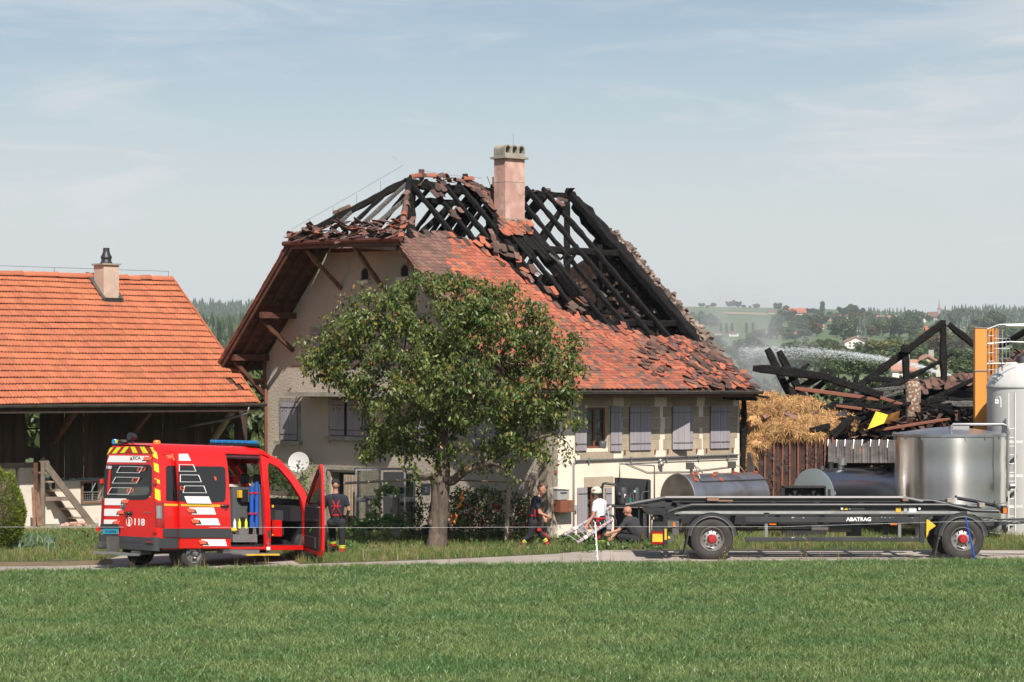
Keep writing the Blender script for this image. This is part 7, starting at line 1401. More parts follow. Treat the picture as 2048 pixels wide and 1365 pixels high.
t2,f2=htank('milk_tank','clean blue grey horizontal steel tank between the leaning sheet and the tall tank',7.5,11.0,2.3,1.02,.76,M('blue_steel',(.42,.44,.48),.22,metal=1,bump=.06,bscale=2),M('matt_end',(.26,.31,.33),.4,metal=.4))
b=MB(); b.cyl(f2(0,.74,1.1),f2(0,.86,1.1),.09,n=12); b.cyl(f2(-.05,.84,1.1),f2(-.05,1.02,1.1),.12,n=12); b.box(-.12,.12,-.1,.1,.9,1.05,lambda X,Y,Z:f2(X,Z,1.1+Y)); obj('agitator_motor',b,mt['galv'],t2,smooth=40)
for h in(.35,.7): b=MB(); b.cyl(f2(0,.75,h),f2(0,.83 if h<.5 else .93,h),.07,n=10); obj('inlet',b,mt['gutter'] if h<.5 else mt['black'],t2)
b=MB(); b.cyl(P(1670,984,66),P(1671,990,65.9),.02,n=6); obj('tap',b,mt['galv'],t2)
fu=thing('fan_unit','black double fan cooling unit in front of the blue grey tank','fan unit',P(1615,1050,65).xy.to_3d())
b=MB(); x0=P(1567,0,65).x; x1=P(1652,0,65).x; y0=65; b.box(x0,x1,y0+.5,y0+.54,.9,zat(974,65)); b.box(x0,x1,y0,y0+.5,zat(974,65)-.03,zat(973,65)); b.box(x0,x0+.03,y0,y0+.5,.9,zat(974,65)); b.box(x1-.03,x1,y0,y0+.5,.9,zat(974,65)); b.box(x0,x1,y0,y0+.5,.05,.95); b.box(x1+.1,x1+.16,y0+.3,y0+.4,.3,zat(980,65)); obj('housing',b,mt['black'],fu)
for px_ in(1590,1627):
    c=P(px_,995,65.2); b=MB(); b.lathe([(.2,0),(.215,.03),(.2,.06)],lambda x,y,h:c+Vector((x,-h,y)),24); g_=obj('fan_guard',b,mt['black'],fu)
    b=MB()
    for k in range(5): t=k*1.2566+.3; b.add([c+Vector((.04*math.cos(t-.3),0,.04*math.sin(t-.3))),c+Vector((.18*math.cos(t-.25),-.03,.18*math.sin(t-.25))),c+Vector((.18*math.cos(t+.35),.03,.18*math.sin(t+.35))),c+Vector((.04*math.cos(t+.5),.02,.04*math.sin(t+.5)))],[(0,1,2,3)])
    obj('fan_blade',b,mt['steel_dull'],fu,kind='stuff')
# compressor rack
cr=thing('compressor_rack','black open compressor rack with two upright cylinders beside the squatting man','compressor rack',P(1268,1075,63.2).xy.to_3d())
c_=lambda px,py,o=0:P(px,py,63.2)+Vector((0,o,0))
def cbx(b,x0,x1,y0,y1,o0,o1): b.box(c_(x0,0).x,c_(x1,0).x,63.2+o0,63.2+o1,zat(y1,63.2),zat(y0,63.2))
b=MB(); b.add([c_(1231,957,.6),c_(1302,961,.6),c_(1302,1011,.6),c_(1231,1011,.6),c_(1231,957,.64),c_(1302,961,.64),c_(1302,1011,.64),c_(1231,1011,.64)],[(0,1,2,3),(7,6,5,4),(0,4,5,1),(1,5,6,2),(2,6,7,3),(3,7,4,0)]); cbx(b,1297,1303,962,1012,.3,.62); obj('back_panel',b,mt['black'],cr)
b=MB(); cbx(b,1205,1312,1011,1015,-.1,.65); obj('shelf',b,mt['black'],cr); b=MB()
for x in(1207,1228,1276,1300): cbx(b,x,x+3,1015,1082,-.05,-.0)
cbx(b,1232,1300,1018,1078,.35,.6); cbx(b,1207,1300,1076,1079,-.05,0); obj('frame',b,mt['black'],cr)
b=MB(); b.lathe([(0,0),(.11,0),(.12,.04),(.12,.34),(.09,.41),(0,.43)],lambda x,y,h:c_(1247,1009,.25)+Vector((x,y,h)),16); b.tube([c_(1243,976,.25),c_(1243,968,.25),c_(1249,966,.25),c_(1254,970,.25),c_(1254,982,.25)],.012,6); b.ell(c_(1239,990,.15),(.06,.06,.06)); b.lathe([(0,0),(.06,0),(.06,.2),(0,.22)],lambda x,y,h:c_(1254,1008,.15)+Vector((x,y,h)),10); cp_=obj('compressor',b,mt['cladding'],cr,smooth=50); b=MB(); cbx(b,1249,1252,989,996,.12,.13); obj('sticker',b,mt['decal'],cp_)
b=MB(); b.lathe([(0,0),(.075,0),(.075,.40),(.05,.46),(0,.47)],lambda x,y,h:c_(1274,1013,.2)+Vector((x,y,h)),16); rc=obj('receiver_cylinder',b,mt['cladding'],cr,smooth=50); b=MB(); cbx(b,1268,1272,981,986,.1,.12); obj('sticker',b,M('green_label',(.3,.5,.42),.5),rc)
b=MB(); b.cyl(c_(1260.5,1005,.1),c_(1260.5,997,.1),.035,n=10); obj('filter_drier',b,M('teal_filter',(.01,.20,.17),.4),cr); b=MB(); b.tube([c_(1260.5,997,.1),c_(1261,989,.1),c_(1265,986,.1),c_(1267,990,.1),c_(1268,1008,.1)],.008,5); b.tube([c_(1285,1012,.3),c_(1285,990,.3),c_(1288,985,.3),c_(1299,984,.3)],.010,5); obj('copper_pipe',b,mt['galv'],cr)
b=MB(); b.tube([c_(1204,1070,-.05),c_(1204,975,-.05),c_(1206,968,-.05),c_(1211,967,-.05),c_(1228,969,-.05),c_(1233,974,-.05),c_(1234,1010,-.05)],.032,8); b.tube([c_(1206,1070,-.15),c_(1206,1032,-.15),c_(1212,1028,-.15),c_(1226,1032,-.15),c_(1231,1040,-.15),c_(1232,1075,-.15)],.028,8); obj('tube_hoop',b,mt['black'],cr,smooth=True)
b=MB(); b.tube([c_(1241,957,.5),c_(1241,929,.5),c_(1311,933,.5),c_(1311,1000,.5)],.022,4); obj('grey_frame',b,mt['galv'],cr)
# ================= people =================
def capsules(b,lst):   # (p0,p1,r0,r1)
    for (p0,p1,r0,r1) in lst:
        a=(Vector(p1)-Vector(p0)); L=a.length; n=4
        b.cyl(p0,p1,r0,r1,12,False); b.ell(p0,(r0,)*3,12,8); b.ell(p1,(r1,)*3,12,8)
def rem(o,v=.010):
    m=o.modifiers.new('fuse','REMESH'); m.mode='VOXEL'; m.voxel_size=v; m.use_smooth_shade=True; s=o.modifiers.new('relax','SMOOTH'); s.iterations=3; s.factor=.5; return o
def head(b,c,fwd,r=1.0,tilt=0):
    fwd=Vector(fwd).normalized(); sd=fwd.cross(Vector((0,0,1))).normalized(); up=sd.cross(fwd); M3=Matrix((sd,fwd,up)).transposed(); q=lambda x,y,z:c+M3@Vector((x,y,z))*r
    b.ell(c+M3@Vector((0,-.005,.02)),(.073*r,.092*r,.10*r),16,12,M3); b.ell(q(0,.02,-.055),(.052*r,.062*r,.055*r),12,8,M3); b.ell(q(0,.093,-.01),(.012,.018,.022),8,6,M3); b.ell(q(0,.06,.03),(.05,.02,.012),8,6,M3); b.ell(q(0,.075,-.052),(.024,.010,.008),8,6,M3)
    for s in(-1,1): b.ell(q(s*.074,-.01,0),(.012,.022,.034),8,6,M3)
    return q
def hand(b,w,d,up,curl=.5,sz=1):
    d=Vector(d).normalized(); up=Vector(up); sd=d.cross(up).normalized(); n=sd.cross(d); pc=w+d*.05*sz
    capsules(b,[(w,w+d*.04*sz,.026,.03),(w+d*.02+sd*.018,w+d*.085*sz+sd*.026,.018,.015),(w+d*.02-sd*.018,w+d*.085*sz-sd*.026,.018,.015),(w+d*.03,w+d*.085,.022,.016)])
    for k,(o,L) in enumerate(((-.030,.06),(-.010,.075),(.010,.072),(.029,.055))):
        a=w+d*.085*sz+sd*o; m=a+(d*(1-.4*curl)-n*curl*.6)*L*.5; e=m+(d*(1-curl)-n*curl)*L*.5; capsules(b,[(a,m,.0095,.009),(m,e,.009,.008)])
    a=w+d*.03-sd*.03; m=a+(d*.6-sd*.7)*.035; e=m+(d*.9-n*.4*curl-sd*.1)*.03; capsules(b,[(a,m,.013,.011),(m,e,.011,.009)])
def person(label,D,J,head_fwd,cfg,base):
    pt=lambda k:P(J[k][0],J[k][1],D+(J[k][2] if len(J[k])>2 else 0)); t=thing('person',label,'person',Vector((pt(base).x,D,0)))
    b=MB(); q=head(b,pt('head'),head_fwd,1.12); capsules(b,[(pt('neck'),pt('head')-Vector((0,0,.03)),.062,.055),(pt('neck'),(pt('sl')+pt('sr'))/2,.07,.09),((pt('sl')+pt('sr'))/2,pt('hip'),.10,.12)])
    for s in 'lr':
        capsules(b,[(pt('s'+s),pt('e'+s),.055,.043),(pt('e'+s),pt('w'+s),.042,.030)]); d=(pt('w'+s)-pt('e'+s)); hand(b,pt('w'+s),d,Vector((0,-1,.1)),cfg.get('curl',.5))
        capsules(b,[(pt('h'+s),pt('k'+s),.075,.055),(pt('k'+s),pt('a'+s),.052,.04)])
    rem(obj('body',b,mt['skin'],t),.0085)
    # shirt
    b=MB(); sl,sr=pt('sl'),pt('sr'); mid=(sl+sr)/2; hp=pt('hip'); wst=mid.lerp(hp,.75)
    capsules(b,[(sl,sr,.078,.078),(mid,wst,.135,.125),(sl.lerp(mid,.35),hp.lerp(sl,.22),.105,.105),(sr.lerp(mid,.35),hp.lerp(sr,.22),.105,.105),(sl,sl.lerp(pt('el'),.55),.075,.066),(sr,sr.lerp(pt('er'),.55),.075,.066),(mid,pt('neck'),.07,.068)])
    rem(obj('shirt',b,mt[cfg['shirt']],t),.012)
    b=MB(); capsules(b,[(pt('hl'),pt('hr'),.115,.115),(hp.lerp(mid,.22),hp,.138,.14)])
    for s in 'lr': capsules(b,[(pt('h'+s),pt('k'+s),.108,.082),(pt('k'+s),pt('a'+s)+Vector((0,0,.06)),.080,.068)])
    tr=rem(obj('trousers',b,mt[cfg['trousers']],t),.012)
    for s in 'lr':
        b=MB(); a=pt('a'+s); d=Vector((*cfg.get('foot',(0,-1)),0)).normalized(); capsules(b,[(a,a-Vector((0,0,.05)),.05,.05),(a-Vector((0,0,.055))-d*.03,a-Vector((0,0,.06))+d*.15,.042,.036)]); rem(obj('boot',b,mt['blackcloth'],t),.012)
        if cfg.get('bands',True):
            k,a=pt('k'+s),pt('a'+s); 
            def cuff(t0,t1,r,m,nm): b=MB(); b.cyl(k.lerp(a,t0),k.lerp(a,t1),r,r,14,False); obj(nm,b,mt[m],tr,smooth=True)
            cuff(.52,.60,.083,'yellow','reflective_band'); cuff(.605,.66,.084,'galv','reflective_band'); cuff(.665,.73,.083,'yellow','reflective_band'); cuff(.735,.98,.078,'redmat','red_cuff')
    if cfg.get('braces'):
        dv=Vector((0,-1,0)) ; b=MB()
        top=[sl.lerp(mid,.45),sr.lerp(mid,.45)]; 
        for sdn,bk in((1,'f'),(-1,'b')):
            for i_ in(0,1):
                p0=top[i_]+Vector((0,0,.075)); p1=mid.lerp(hp,.35)+dv*sdn*.125+(top[i_]-mid)*(.2 if sdn==1 else .8); p2=hp.lerp(mid,.25)+dv*sdn*.145+(top[i_]-mid)*1.0; p1=p1; b.tube([p0,p0.lerp(p1,.5)+dv*sdn*.04,p1,p2],.019,6)
        b.cyl(mid.lerp(hp,.34)+Vector((0,0,.015)),mid.lerp(hp,.34)-Vector((0,0,.015)),.152,.152,16,False); obj('braces',b,mt['redmat'],t,smooth=True)
        b=MB(); b.cyl(hp.lerp(mid,.30),hp.lerp(mid,.24),.146,.148,16,False); obj('waistband',b,mt['redmat'],t,smooth=True)
    return t,q,pt,tr
# firefighter at the van door, seen from behind
t,q,pt,tr=person('firefighter with cap and red crossed braces standing behind the open van door',59.2,dict(head=(671,971),neck=(671,986),sl=(655,997),sr=(690,997),el=(648,1018,.1),wl=(640,996,-.25),er=(698,1020),wr=(692,1040,.25),hip=(673,1042),hl=(663,1046),hr=(683,1046),kl=(665,1072,.25),al=(667,1092,.3),kr=(684,1076),ar=(684,1104)),(-.15,1,0),dict(shirt='navy',trousers='blackcloth',braces=True,foot=(.2,1)),'ar')
b=MB(); b.lathe([(.098,0),(.10,.03),(.09,.09),(.05,.125),(0,.13)],lambda x,y,h:pt('head')+Vector((x,y+.0,h+.03)),16); b.box(-.06,.06,.08,.17,.03,.045,lambda x,y,z:pt('head')+Vector((x,y,z))); obj('cap',b,mt['blackcloth'],t,smooth=50)
# man half hidden behind the trunk
t,q,pt,tr=person('firefighter almost hidden behind the plum tree trunk, one arm showing',62.3,dict(head=(889,984),neck=(885,1000),sl=(866,1008,.1),sr=(893,1008,-.1),el=(860,1032),wl=(856,1052),er=(895,1030,-.1),wr=(901,1052,-.2),hip=(882,1048),hl=(874,1050),hr=(890,1050),kl=(872,1072),al=(870,1092),kr=(895,1072,-.1),ar=(896,1092,0)),(1,-.25,0),dict(shirt='navy',trousers='blackcloth',braces=True,foot=(1,-.2)),'hip')
b=MB(); b.ell(pt('wl')+Vector((-.05,0,-.1)),(.13,.1,.13)); b.tube([pt('wl')+Vector((-.03,0,-.03)),pt('wl')+Vector((.0,0,.0))],.02); bg=obj('bag',b,mt['blackcloth'],None,smooth=True,label='black bag carried by the man behind the tree trunk',cat='bag')
# walking firefighter
t,q,pt,tr=person('bald firefighter in navy shirt and red braces walking to the right',61.7,dict(head=(1083,979),neck=(1078,993),sl=(1072,1001,.16),sr=(1074,1003,-.18),el=(1080,1022,.2),wl=(1088,1036,.1),er=(1079,1026,-.24),wr=(1093,1032,-.26),hip=(1067,1042),hl=(1066,1047,.09),hr=(1067,1047,-.09),kl=(1081,1066,.09),al=(1096,1089,.1),kr=(1060,1072,-.09),ar=(1043,1090,-.08)),(1,-.15,0),dict(shirt='navy',trousers='blackcloth',braces=True,foot=(1,-.1)),'hip')
b=MB(); b.ell(q(0,-.03,.03),(.079,.079,.085)); rem(obj('hair',b,mt['hair'],t),.01); b=MB(); b.ell(pt('kl').lerp(pt('hl'),.3)+Vector((.02,-.1,0)),(.06,.03,.05)); b.tube([pt('kl')+Vector((.07,-.05,0)),pt('al')+Vector((.06,-.05,.1))],.02); obj('red_patch',b,mt['redmat'],tr,smooth=True)
# man in white shirt and helmet
t,q,pt,tr=person('firefighter in pale helmet and white T-shirt carrying a ladder',62.4,dict(head=(1192,988),neck=(1196,1001),sl=(1208,1007,.1),sr=(1191,1008,-.12),el=(1208,1030,.2),wl=(1198,1045,.2),er=(1186,1032,-.2),wr=(1174,1050,-.28),hip=(1200,1043),hl=(1206,1047,.06),hr=(1195,1047,-.05),kl=(1206,1070),al=(1205,1091),kr=(1194,1070,-.05),ar=(1193,1091,-.05)),(-.45,-1,.05),dict(shirt='whitecloth',trousers='blackcloth',bands=True,foot=(-.4,-1)),'hip')
b=MB(); c=pt('head')+Vector((.01,.02,.045)); b.lathe([(.135,-.02),(.14,.02),(.125,.08),(.08,.125),(0,.14)],lambda x,y,h:c+Vector((x,y*1.15,h)),20); b.lathe([(.14,-.02),(.13,-.035),(.12,-.02)],lambda x,y,h:c+Vector((x,y*1.15,h)),20); hm_=obj('helmet',b,mt['helmet'],t,smooth=50); b=MB(); b.grid(10,3,lambda u,v:c+Vector((math.sin(-1.3+2.2*u-.2)*.138,-math.cos(-1.3+2.2*u-.2)*.16,-.03-.03*v))); obj('visor',b,mt['black'],hm_); b=MB(); b.ell(c+Vector((-.06,-.135,.06)),(.02,.012,.025)); b.tube([c+Vector((-.1,-.11,.045)),c+Vector((-.06,-.148,.035)),c+Vector((.0,-.155,.045))],.007,5); obj('badge',b,mt['redmat'],hm_)
b=MB(); b.tube([c+Vector((.1,.0,-.03)),c+Vector((.07,-.03,-.13)),c+Vector((.0,-.08,-.16)),c+Vector((-.09,-.02,-.12)),c+Vector((-.1,0,-.03))],.014,5); b.grid(8,3,lambda u,v:c+Vector((.115*math.sin(.6+2.2*u),-.13*math.cos(.6+2.2*u),-.03-.12*v))); obj('neck_guard',b,mt['black'],hm_)
b=MB(); b.cyl(pt('hip')+Vector((0,0,.06)),pt('hip')+Vector((0,0,.10)),.15,.145,16,False); b.box(-.1,-.02,-.15,-.13,-.3,.05,lambda x,y,z:pt('hip')+Vector((x,y,z))); b.box(-.13,.0,-.13,-.1,-.42,-.3,lambda x,y,z:pt('hip')+Vector((x,y,z))); obj('red_belt',b,mt['redmat'],tr)
# squatting man
t,q,pt,tr=person('bald man in a charcoal T-shirt squatting beside the compressor rack',62.2,dict(head=(1255,1023),neck=(1262,1038),sl=(1262,1046,.2),sr=(1251,1046,-.18),el=(1236,1064,.2),wl=(1224,1075,.1),er=(1237,1061,-.22),wr=(1219,1067,-.25),hip=(1277,1077),hl=(1274,1080,.1),hr=(1274,1080,-.1),kl=(1240,1070,.14),al=(1249,1091,.1),kr=(1238,1073,-.12),ar=(1252,1092,-.1)),(-1,.15,-.1),dict(shirt='charcoal',trousers='blackcloth',bands=False,foot=(-1,0)),'hip')
b=MB(); capsules(b,[(pt('sr')+Vector((.1,.15,0)),pt('hip')+Vector((0,0,.12)),.17,.17),(pt('sl')+Vector((.08,-.05,0)),pt('hip')+Vector((-.08,0,.12)),.15,.15)]); rem(obj('shirt_back',b,mt['charcoal'],t),.014)
# ladder
lad=thing('ladder','grey telescopic ladder with red rings carried by the white shirted man','ladder',P(1170,1060,62.1))
A0,A1=P(1128,1071,61.9),P(1222,1014,62.6); B0,B1=P(1154,1087,61.7),P(1223,1041,62.4)
for (a,c) in((A0,A1),(B0,B1)):
    b=MB(); b.cyl(a,c,.046,.046,12); r0=obj('rail',b,M('ladder_grey',(.30,.31,.33),.5),lad,smooth=50); b=MB(); b.cyl(a-(c-a).normalized()*.06,a,.042,.042,10); obj('foot',b,mt['black'],r0,smooth=40)
    for k in range(9): b=MB(); s0=a.lerp(c,.06+k*.11); b.cyl(s0,s0+(c-a).normalized()*.015,.052,.052,12); obj('ring',b,mt['redmat'],r0); 
    b=MB(); b.cyl(a.lerp(c,.20),a.lerp(c,.28),.049,.049,12); obj('pale_section',b,mt['decal'],r0)
for k in range(9): b=MB(); b.cyl(A0.lerp(A1,.05+k*.11),B0.lerp(B1,.05+k*.11),.013,n=8); obj('rung',b,mt['box'],lad)
# ================= garden =================
def pole(x0,y0,x1,y1,D,w,m,label,D1=None,cat='pole',nm='pole'): b=MB(); D1=D1 or D; b.tube([P(x0,y0,D),P((x0+x1)/2,(y0+y1)/2-.5,(D+D1)/2),P(x1,y1,D1)],w,7); return obj(nm,b,mt[m],None,label=label,cat=cat,smooth=50)
pole(687,967,876,958,63.0,.035,'palewood','long pale horizontal pole between the van and the plum tree'); pole(880,960,1018,965,63.2,.02,'bracket','thin brown horizontal pole just right of the plum trunk',64); pole(1018,967,1060,961,63.4,.02,'bracket','short horizontal pole at the right end of the tomato frame',64.5); pole(1018,964,1012,1082,62.8,.055,'palewood','thick pale upright post at the right of the tomato plants',cat='post',nm='post'); pole(1058,962,1056,1070,64.4,.03,'bracket','thin brown upright post beside the walking firefighter',cat='post',nm='post'); pole(708,985,707,1074,63,.025,'bracket','thin reddish upright stake left of the glass frame',cat='post',nm='post'); pole(865,963,866,1060,64,.05,'palewood','pale upright post directly left of the plum trunk',cat='post',nm='post'); pole(796,995,797,1052,64.2,.02,'rustframe','rusty iron stake in front of the right stone pillar',cat='post',nm='stake')
for (x0,x1,y0,lab) in((729,745,993,'weathered stone pillar behind the pale vine'),(783,802,992,'stone pillar with a flat cap and a small white ball')):
    t=thing('stone_pillar',lab,'pillar',P((x0+x1)/2,1060,65).xy.to_3d()); a=P(x0,0,65).x; c=P(x1,0,65).x; b=MB(); b.box(a+.03,c-.03,64.9,65.2,0,zat(y0+4,65)); obj('shaft',b,mt['concrete'],t); b=MB(); b.box(a-.02,c+.02,64.85,65.25,zat(y0+4,65),zat(y0-1,65)); obj('cap',b,mt['concrete'],t)
b=MB(); b.ell(P(789,987,65)+Vector((0,0,-.01)),(.055,.055,.045)); obj('ball',b,mt['decal'],None,smooth=True,label='small white ball on top of the capped stone pillar',cat='ball')
def gframe(x0,x1,y0,D,lab):
    t=thing('glass_frame',lab,'glass frame',P((x0+x1)/2,1060,D).xy.to_3d()); a=P(x0,0,D).x; c=P(x1,0,D).x; z1=zat(y0,D); f=lambda p,z,t_:Vector((p,D-t_,z))
    b=MB(); b.ring([(a,.2),(c,.2),(c,z1),(a,z1)],[(a+.05,.25),(c-.06,.25),(c-.06,z1-.05),(a+.05,z1-.05)],f,0,.05); b.prism([(a+.05,.93),(c-.06,.93),(c-.06,1.05),(a+.05,1.05)],f,.01,.04); obj('frame',b,mt['galv'],t)
    b=MB(); b.prism([(a+.05,.25),(c-.06,.25),(c-.06,z1-.05),(a+.05,z1-.05)],f,.02,.026); obj('pane',b,mt['pane'],t)
gframe(711,762,938,66.5,'tall glass frame left of the dark doorway'); gframe(808,831,941,66.8,'narrow glass frame right of the dark doorway')
b=MB(); b.box(P(764,0,67).x,P(806,0,67).x,67.6,67.65,0,zat(946,67)); b.box(P(708,0,67).x,P(832,0,67).x,67,67.1,zat(941,67),zat(936,67)); obj('doorway_dark',b,mt['blackplastic'],None,label='dark sheet put in for the shaded doorway between the two glass frames',cat='panel')  # dark sheet paints in the doorway's shade; a bar crosses above
bk=thing('bucket','grey hanging bucket with a white label left of the plum trunk','bucket',P(851,991,64.5)); b=MB(); b.lathe([(0,0),(.11,0),(.135,.27),(.15,.27),(.15,.30),(.13,.30),(.1,.03)],lambda x,y,h:P(851,991,64.5)+Vector((x,y,h)),16); obj('pail',b,mt['box'],bk,smooth=50); b=MB(); b.box(-.045,.045,-.14,-.132,.08,.22,lambda x,y,z:P(853,991,64.5)+Vector((x,y,z))); obj('label_sheet',b,mt['decal'],bk); b=MB(); b.tube([P(845,968,64.5),P(851,961,64.5),P(857,968,64.5)],.006,4); obj('handle',b,mt['galv'],bk)
gl=leafmat('garden_leaf',[(.06,.105,.03),(.09,.13,.04)],.3,.4); vl_=leafmat('vine_leaf',[(.22,.30,.10),(.16,.24,.08)],.35,.25); tl_=leafmat('squash_leaf',[(.08,.15,.045),(.10,.18,.05)],.3,.25)
def leaves(b,c,n,rad,sz,r,droop=.3):
    for _ in range(n):
        p=c+Vector((r.gauss(0,rad[0]),r.gauss(0,rad[1]),r.gauss(0,rad[2]))); d=Vector((r.gauss(0,1),r.gauss(0,1),r.gauss(0,.7)-droop)).normalized(); s=d.orthogonal().normalized(); s=Matrix.Rotation(r.uniform(0,6.28),3,d)@s; L=sz*r.uniform(.6,1.3); u=d.cross(s)
        b.add([p,p+d*L*.4+s*L*.35,p+d*L+u*L*.1,p+d*L*.4-s*L*.35],[(0,1,2,3)])
rg=random.Random(55)
for i,(x,yt) in enumerate(((908,985),(925,975),(945,982),(962,978),(980,976),(998,982),(1035,988),(1050,992),(818,1010),(838,1005))):
    t=thing('tomato_plant' if i<8 else 'shrub','%s'%['leafy staked plant with orange fruit touching the plum trunk','tomato plant second from the plum trunk with tall top','tomato plant third from the plum trunk','tomato plant in the middle of the staked row','tomato plant left of the last pair before the thick post','tomato plant just left of the thick pale post','tomato plant between the thick post and the thin brown post','tomato plant closest to the walking firefighter','small green shrub in front of the narrow glass frame','small green shrub below the hanging bucket'][i],'plant',P(x,1072,63.4).xy.to_3d(),group='tomato plants in the staked row' if i<8 else None)
    zt_=zat(yt,63.4); b=MB(); rad=.16
    for k in range(int(14 if i<8 else 7)): z=.15+(zt_-.15)*(k+.5)/(14 if i<8 else 7); leaves(b,Vector((P(x,0,63.4).x+rg.gauss(0,.06),63.5+rg.gauss(0,.1),z)),42,(rad*.8,.16,.07),.075,rg)
    obj('foliage',b,gl,t); b=MB(); b.tube([Vector((P(x,0,63.4).x,63.5,0)),Vector((P(x,0,63.4).x+.03,63.5,zt_-.05))],.012,5); obj('stem',b,mt['bracket'],t)
    if i<8:
        for k in range(9): b=MB(); b.ell(Vector((P(x,0,63.4).x+rg.gauss(0,.14),63.25+rg.uniform(-.05,.1),rg.uniform(.45,zt_-.2))),(.026,.026,.026),8,6); obj('tomato',b,mt['tomred'],t,smooth=True)
t=thing('lantern_plant','tall plant with orange lantern fruits right beside the trunk','plant',P(915,1075,62.6).xy.to_3d()); b=MB(); 
for k in range(12): leaves(b,P(912+rg.gauss(0,5),975+k*7,62.8),14,(.06,.06,.05),.07,rg)
obj('foliage',b,gl,t)
for (x,y) in((924,990),(921,998),(925,1000),(917,1014),(921,1011),(898,1014),(912,1035),(902,1034),(911,1040),(909,1047)): b=MB(); b.lathe([(0,.09),(.02,.07),(.033,.02),(.025,-.02),(0,-.035)],lambda X,Y,h:P(x,y,62.4)+Vector((X,Y,h)),8); obj('lantern_fruit',b,mt['flower'],t,smooth=True)
t=thing('grape_vine','pale green vine climbing in front of the glass frame','vine',P(750,1060,63.6).xy.to_3d()); b=MB()
for (x,y) in((750,1035),(748,1022),(750,1010),(752,1000),(757,990),(764,981),(772,975),(782,974),(790,982),(796,986),(745,1028),(762,986),(776,972),(755,994)): leaves(b,P(x,y,63.6),15,(.06,.08,.05),.12,rg,.6)
obj('leaves',b,vl_,t); b=MB(); b.tube([P(752,1062,63.7),P(748,1020,63.7),P(760,985,63.7),P(790,972,63.7)],.012,5); obj('stem',b,mt['bracket'],t)
t=thing('climbing_bean','narrow climbing bean column left of the bucket','plant',P(838,1060,64).xy.to_3d()); b=MB()
for k in range(16): leaves(b,P(838+rg.gauss(0,1.5),968+k*5.5,64),16,(.045,.05,.04),.07,rg)
obj('leaves',b,gl,t)
for i,(x,y,lab) in enumerate(((722,1050,'broad leaved squash plant at the foot of the reddish stake'),(752,1045,'broad leaved squash plant at the foot of the vine'),(780,1042,'broad leaved squash plant before the capped pillar'))):
    t=thing('squash_plant',lab,'plant',P(x,1068,62.6).xy.to_3d()); b=MB(); leaves(b,P(x,y,62.6),90,(.17,.15,.10),.15,rg,-.1); obj('leaves',b,tl_,t)
# weeds along the verge as clumps nobody could count
b=MB()
for _ in range(420):
    x=rg.uniform(560,1190) if rg.random()<.7 else rg.uniform(20,200); q=G(x,rg.uniform(1072,1106)); leaves(b,q+Vector((0,0,.07)),14,(.14,.12,.05),.085,rg,-.4)
for _ in range(150):
    q=G(rg.uniform(1120,1330),rg.uniform(1086,1100)); leaves(b,q+Vector((0,0,.08)),14,(.14,.12,.06),.1,rg,-.5)
o=obj('low_weeds',b,tl_,None,kind='stuff',label='low leafy weeds growing in the grass before the farmhouse',cat='weeds')
b=MB(); bl_=leafmat('leek_blade',[(.16,.24,.20),(.12,.20,.15)],.2,.3)
for _ in range(90):
    q=G(rg.uniform(25,115),rg.uniform(1088,1108)); a=rg.uniform(0,6.28); L=rg.uniform(.25,.45); d=Vector((math.cos(a)*.35,math.sin(a)*.35,1)).normalized(); s_=Vector((-math.sin(a),math.cos(a),0))*.014; b.add([q-s_,q+s_,q+d*L*.6+s_,q+d*L*.6-s_,q+d*L+Vector((math.cos(a),math.sin(a),-.3))*L*.35],[(0,1,2,3),(3,2,4)])
obj('leek_row',b,bl_,None,kind='stuff',label='blue green leek leaves in the bed left of the van',cat='leeks')
for (x,y,h,lab) in((1613,1121,.55,'tall dry seed stalk standing before the trailer side guard'),(1450,1128,.3,'small dry grass stalk in front of the rear trailer wheel')):
    t=thing('dry_stalk',lab,'plant',G(x,y)); b=MB(); c=G(x,y); 
    for k in range(7): b.tube([c,c+Vector((rg.gauss(0,.04),rg.gauss(0,.04),h*rg.uniform(.6,1)))],.004,4)
    leaves(b,c+Vector((0,0,h*.62)),120,(.03,.03,h*.2),.03,rg,-.8); obj('stalks',b,gC,t)
t=thing('shrub','sunlit yellow green garden shrub seen through the van cab','shrub',P(565,1072,67).xy.to_3d()); b=MB()
for _ in range(26): leaves(b,Vector((P(565,0,67).x+rg.gauss(0,.45),67+rg.gauss(0,.25),rg.uniform(.3,1.75))),60,(.16,.14,.12),.09,rg)
obj('foliage',b,vl_,t); b=MB(); b.tube([P(565,1072,67),P(566,1000,67)],.03,6); obj('stem',b,mt['bark'],t)
# clipped conifer bush at the left edge
th=leafmat('thuja_leaf',[(.13,.19,.025),(.19,.23,.035)],.25,.4); t=thing('thuja_bush','rounded yellow green conifer bush at the left edge beside the white wall','bush',G(-18,1108)); c=G(-18,1108)+Vector((0,.6,0)); b=MB()
for _ in range(26000):
    d=Vector((rg.gauss(0,1),rg.gauss(0,1),rg.gauss(0,1))).normalized(); z=1.0+d.z*1.02; w=.70*(1-.22*max(0,d.z)); lump=.10*mnoise.noise(d*3.2); k=1+lump-abs(rg.gauss(0,.06)); p=c+Vector((d.x*w*k,d.y*w*k,z*k)); u_=(d+Vector((rg.gauss(0,.4),rg.gauss(0,.4),.5+rg.gauss(0,.3)))).normalized(); s_=u_.orthogonal().normalized()*.012; s_=Matrix.Rotation(rg.uniform(0,6.28),3,u_)@s_; L=rg.uniform(.03,.08); b.add([p-s_,p+s_,p+u_*L],[(0,1,2)])
obj('foliage',b,th,t); b=MB(); b.ell(c+Vector((0,0,1.0)),(.60,.60,.92),16,12); obj('inner_twigs',b,mt['bark'],t,smooth=True)
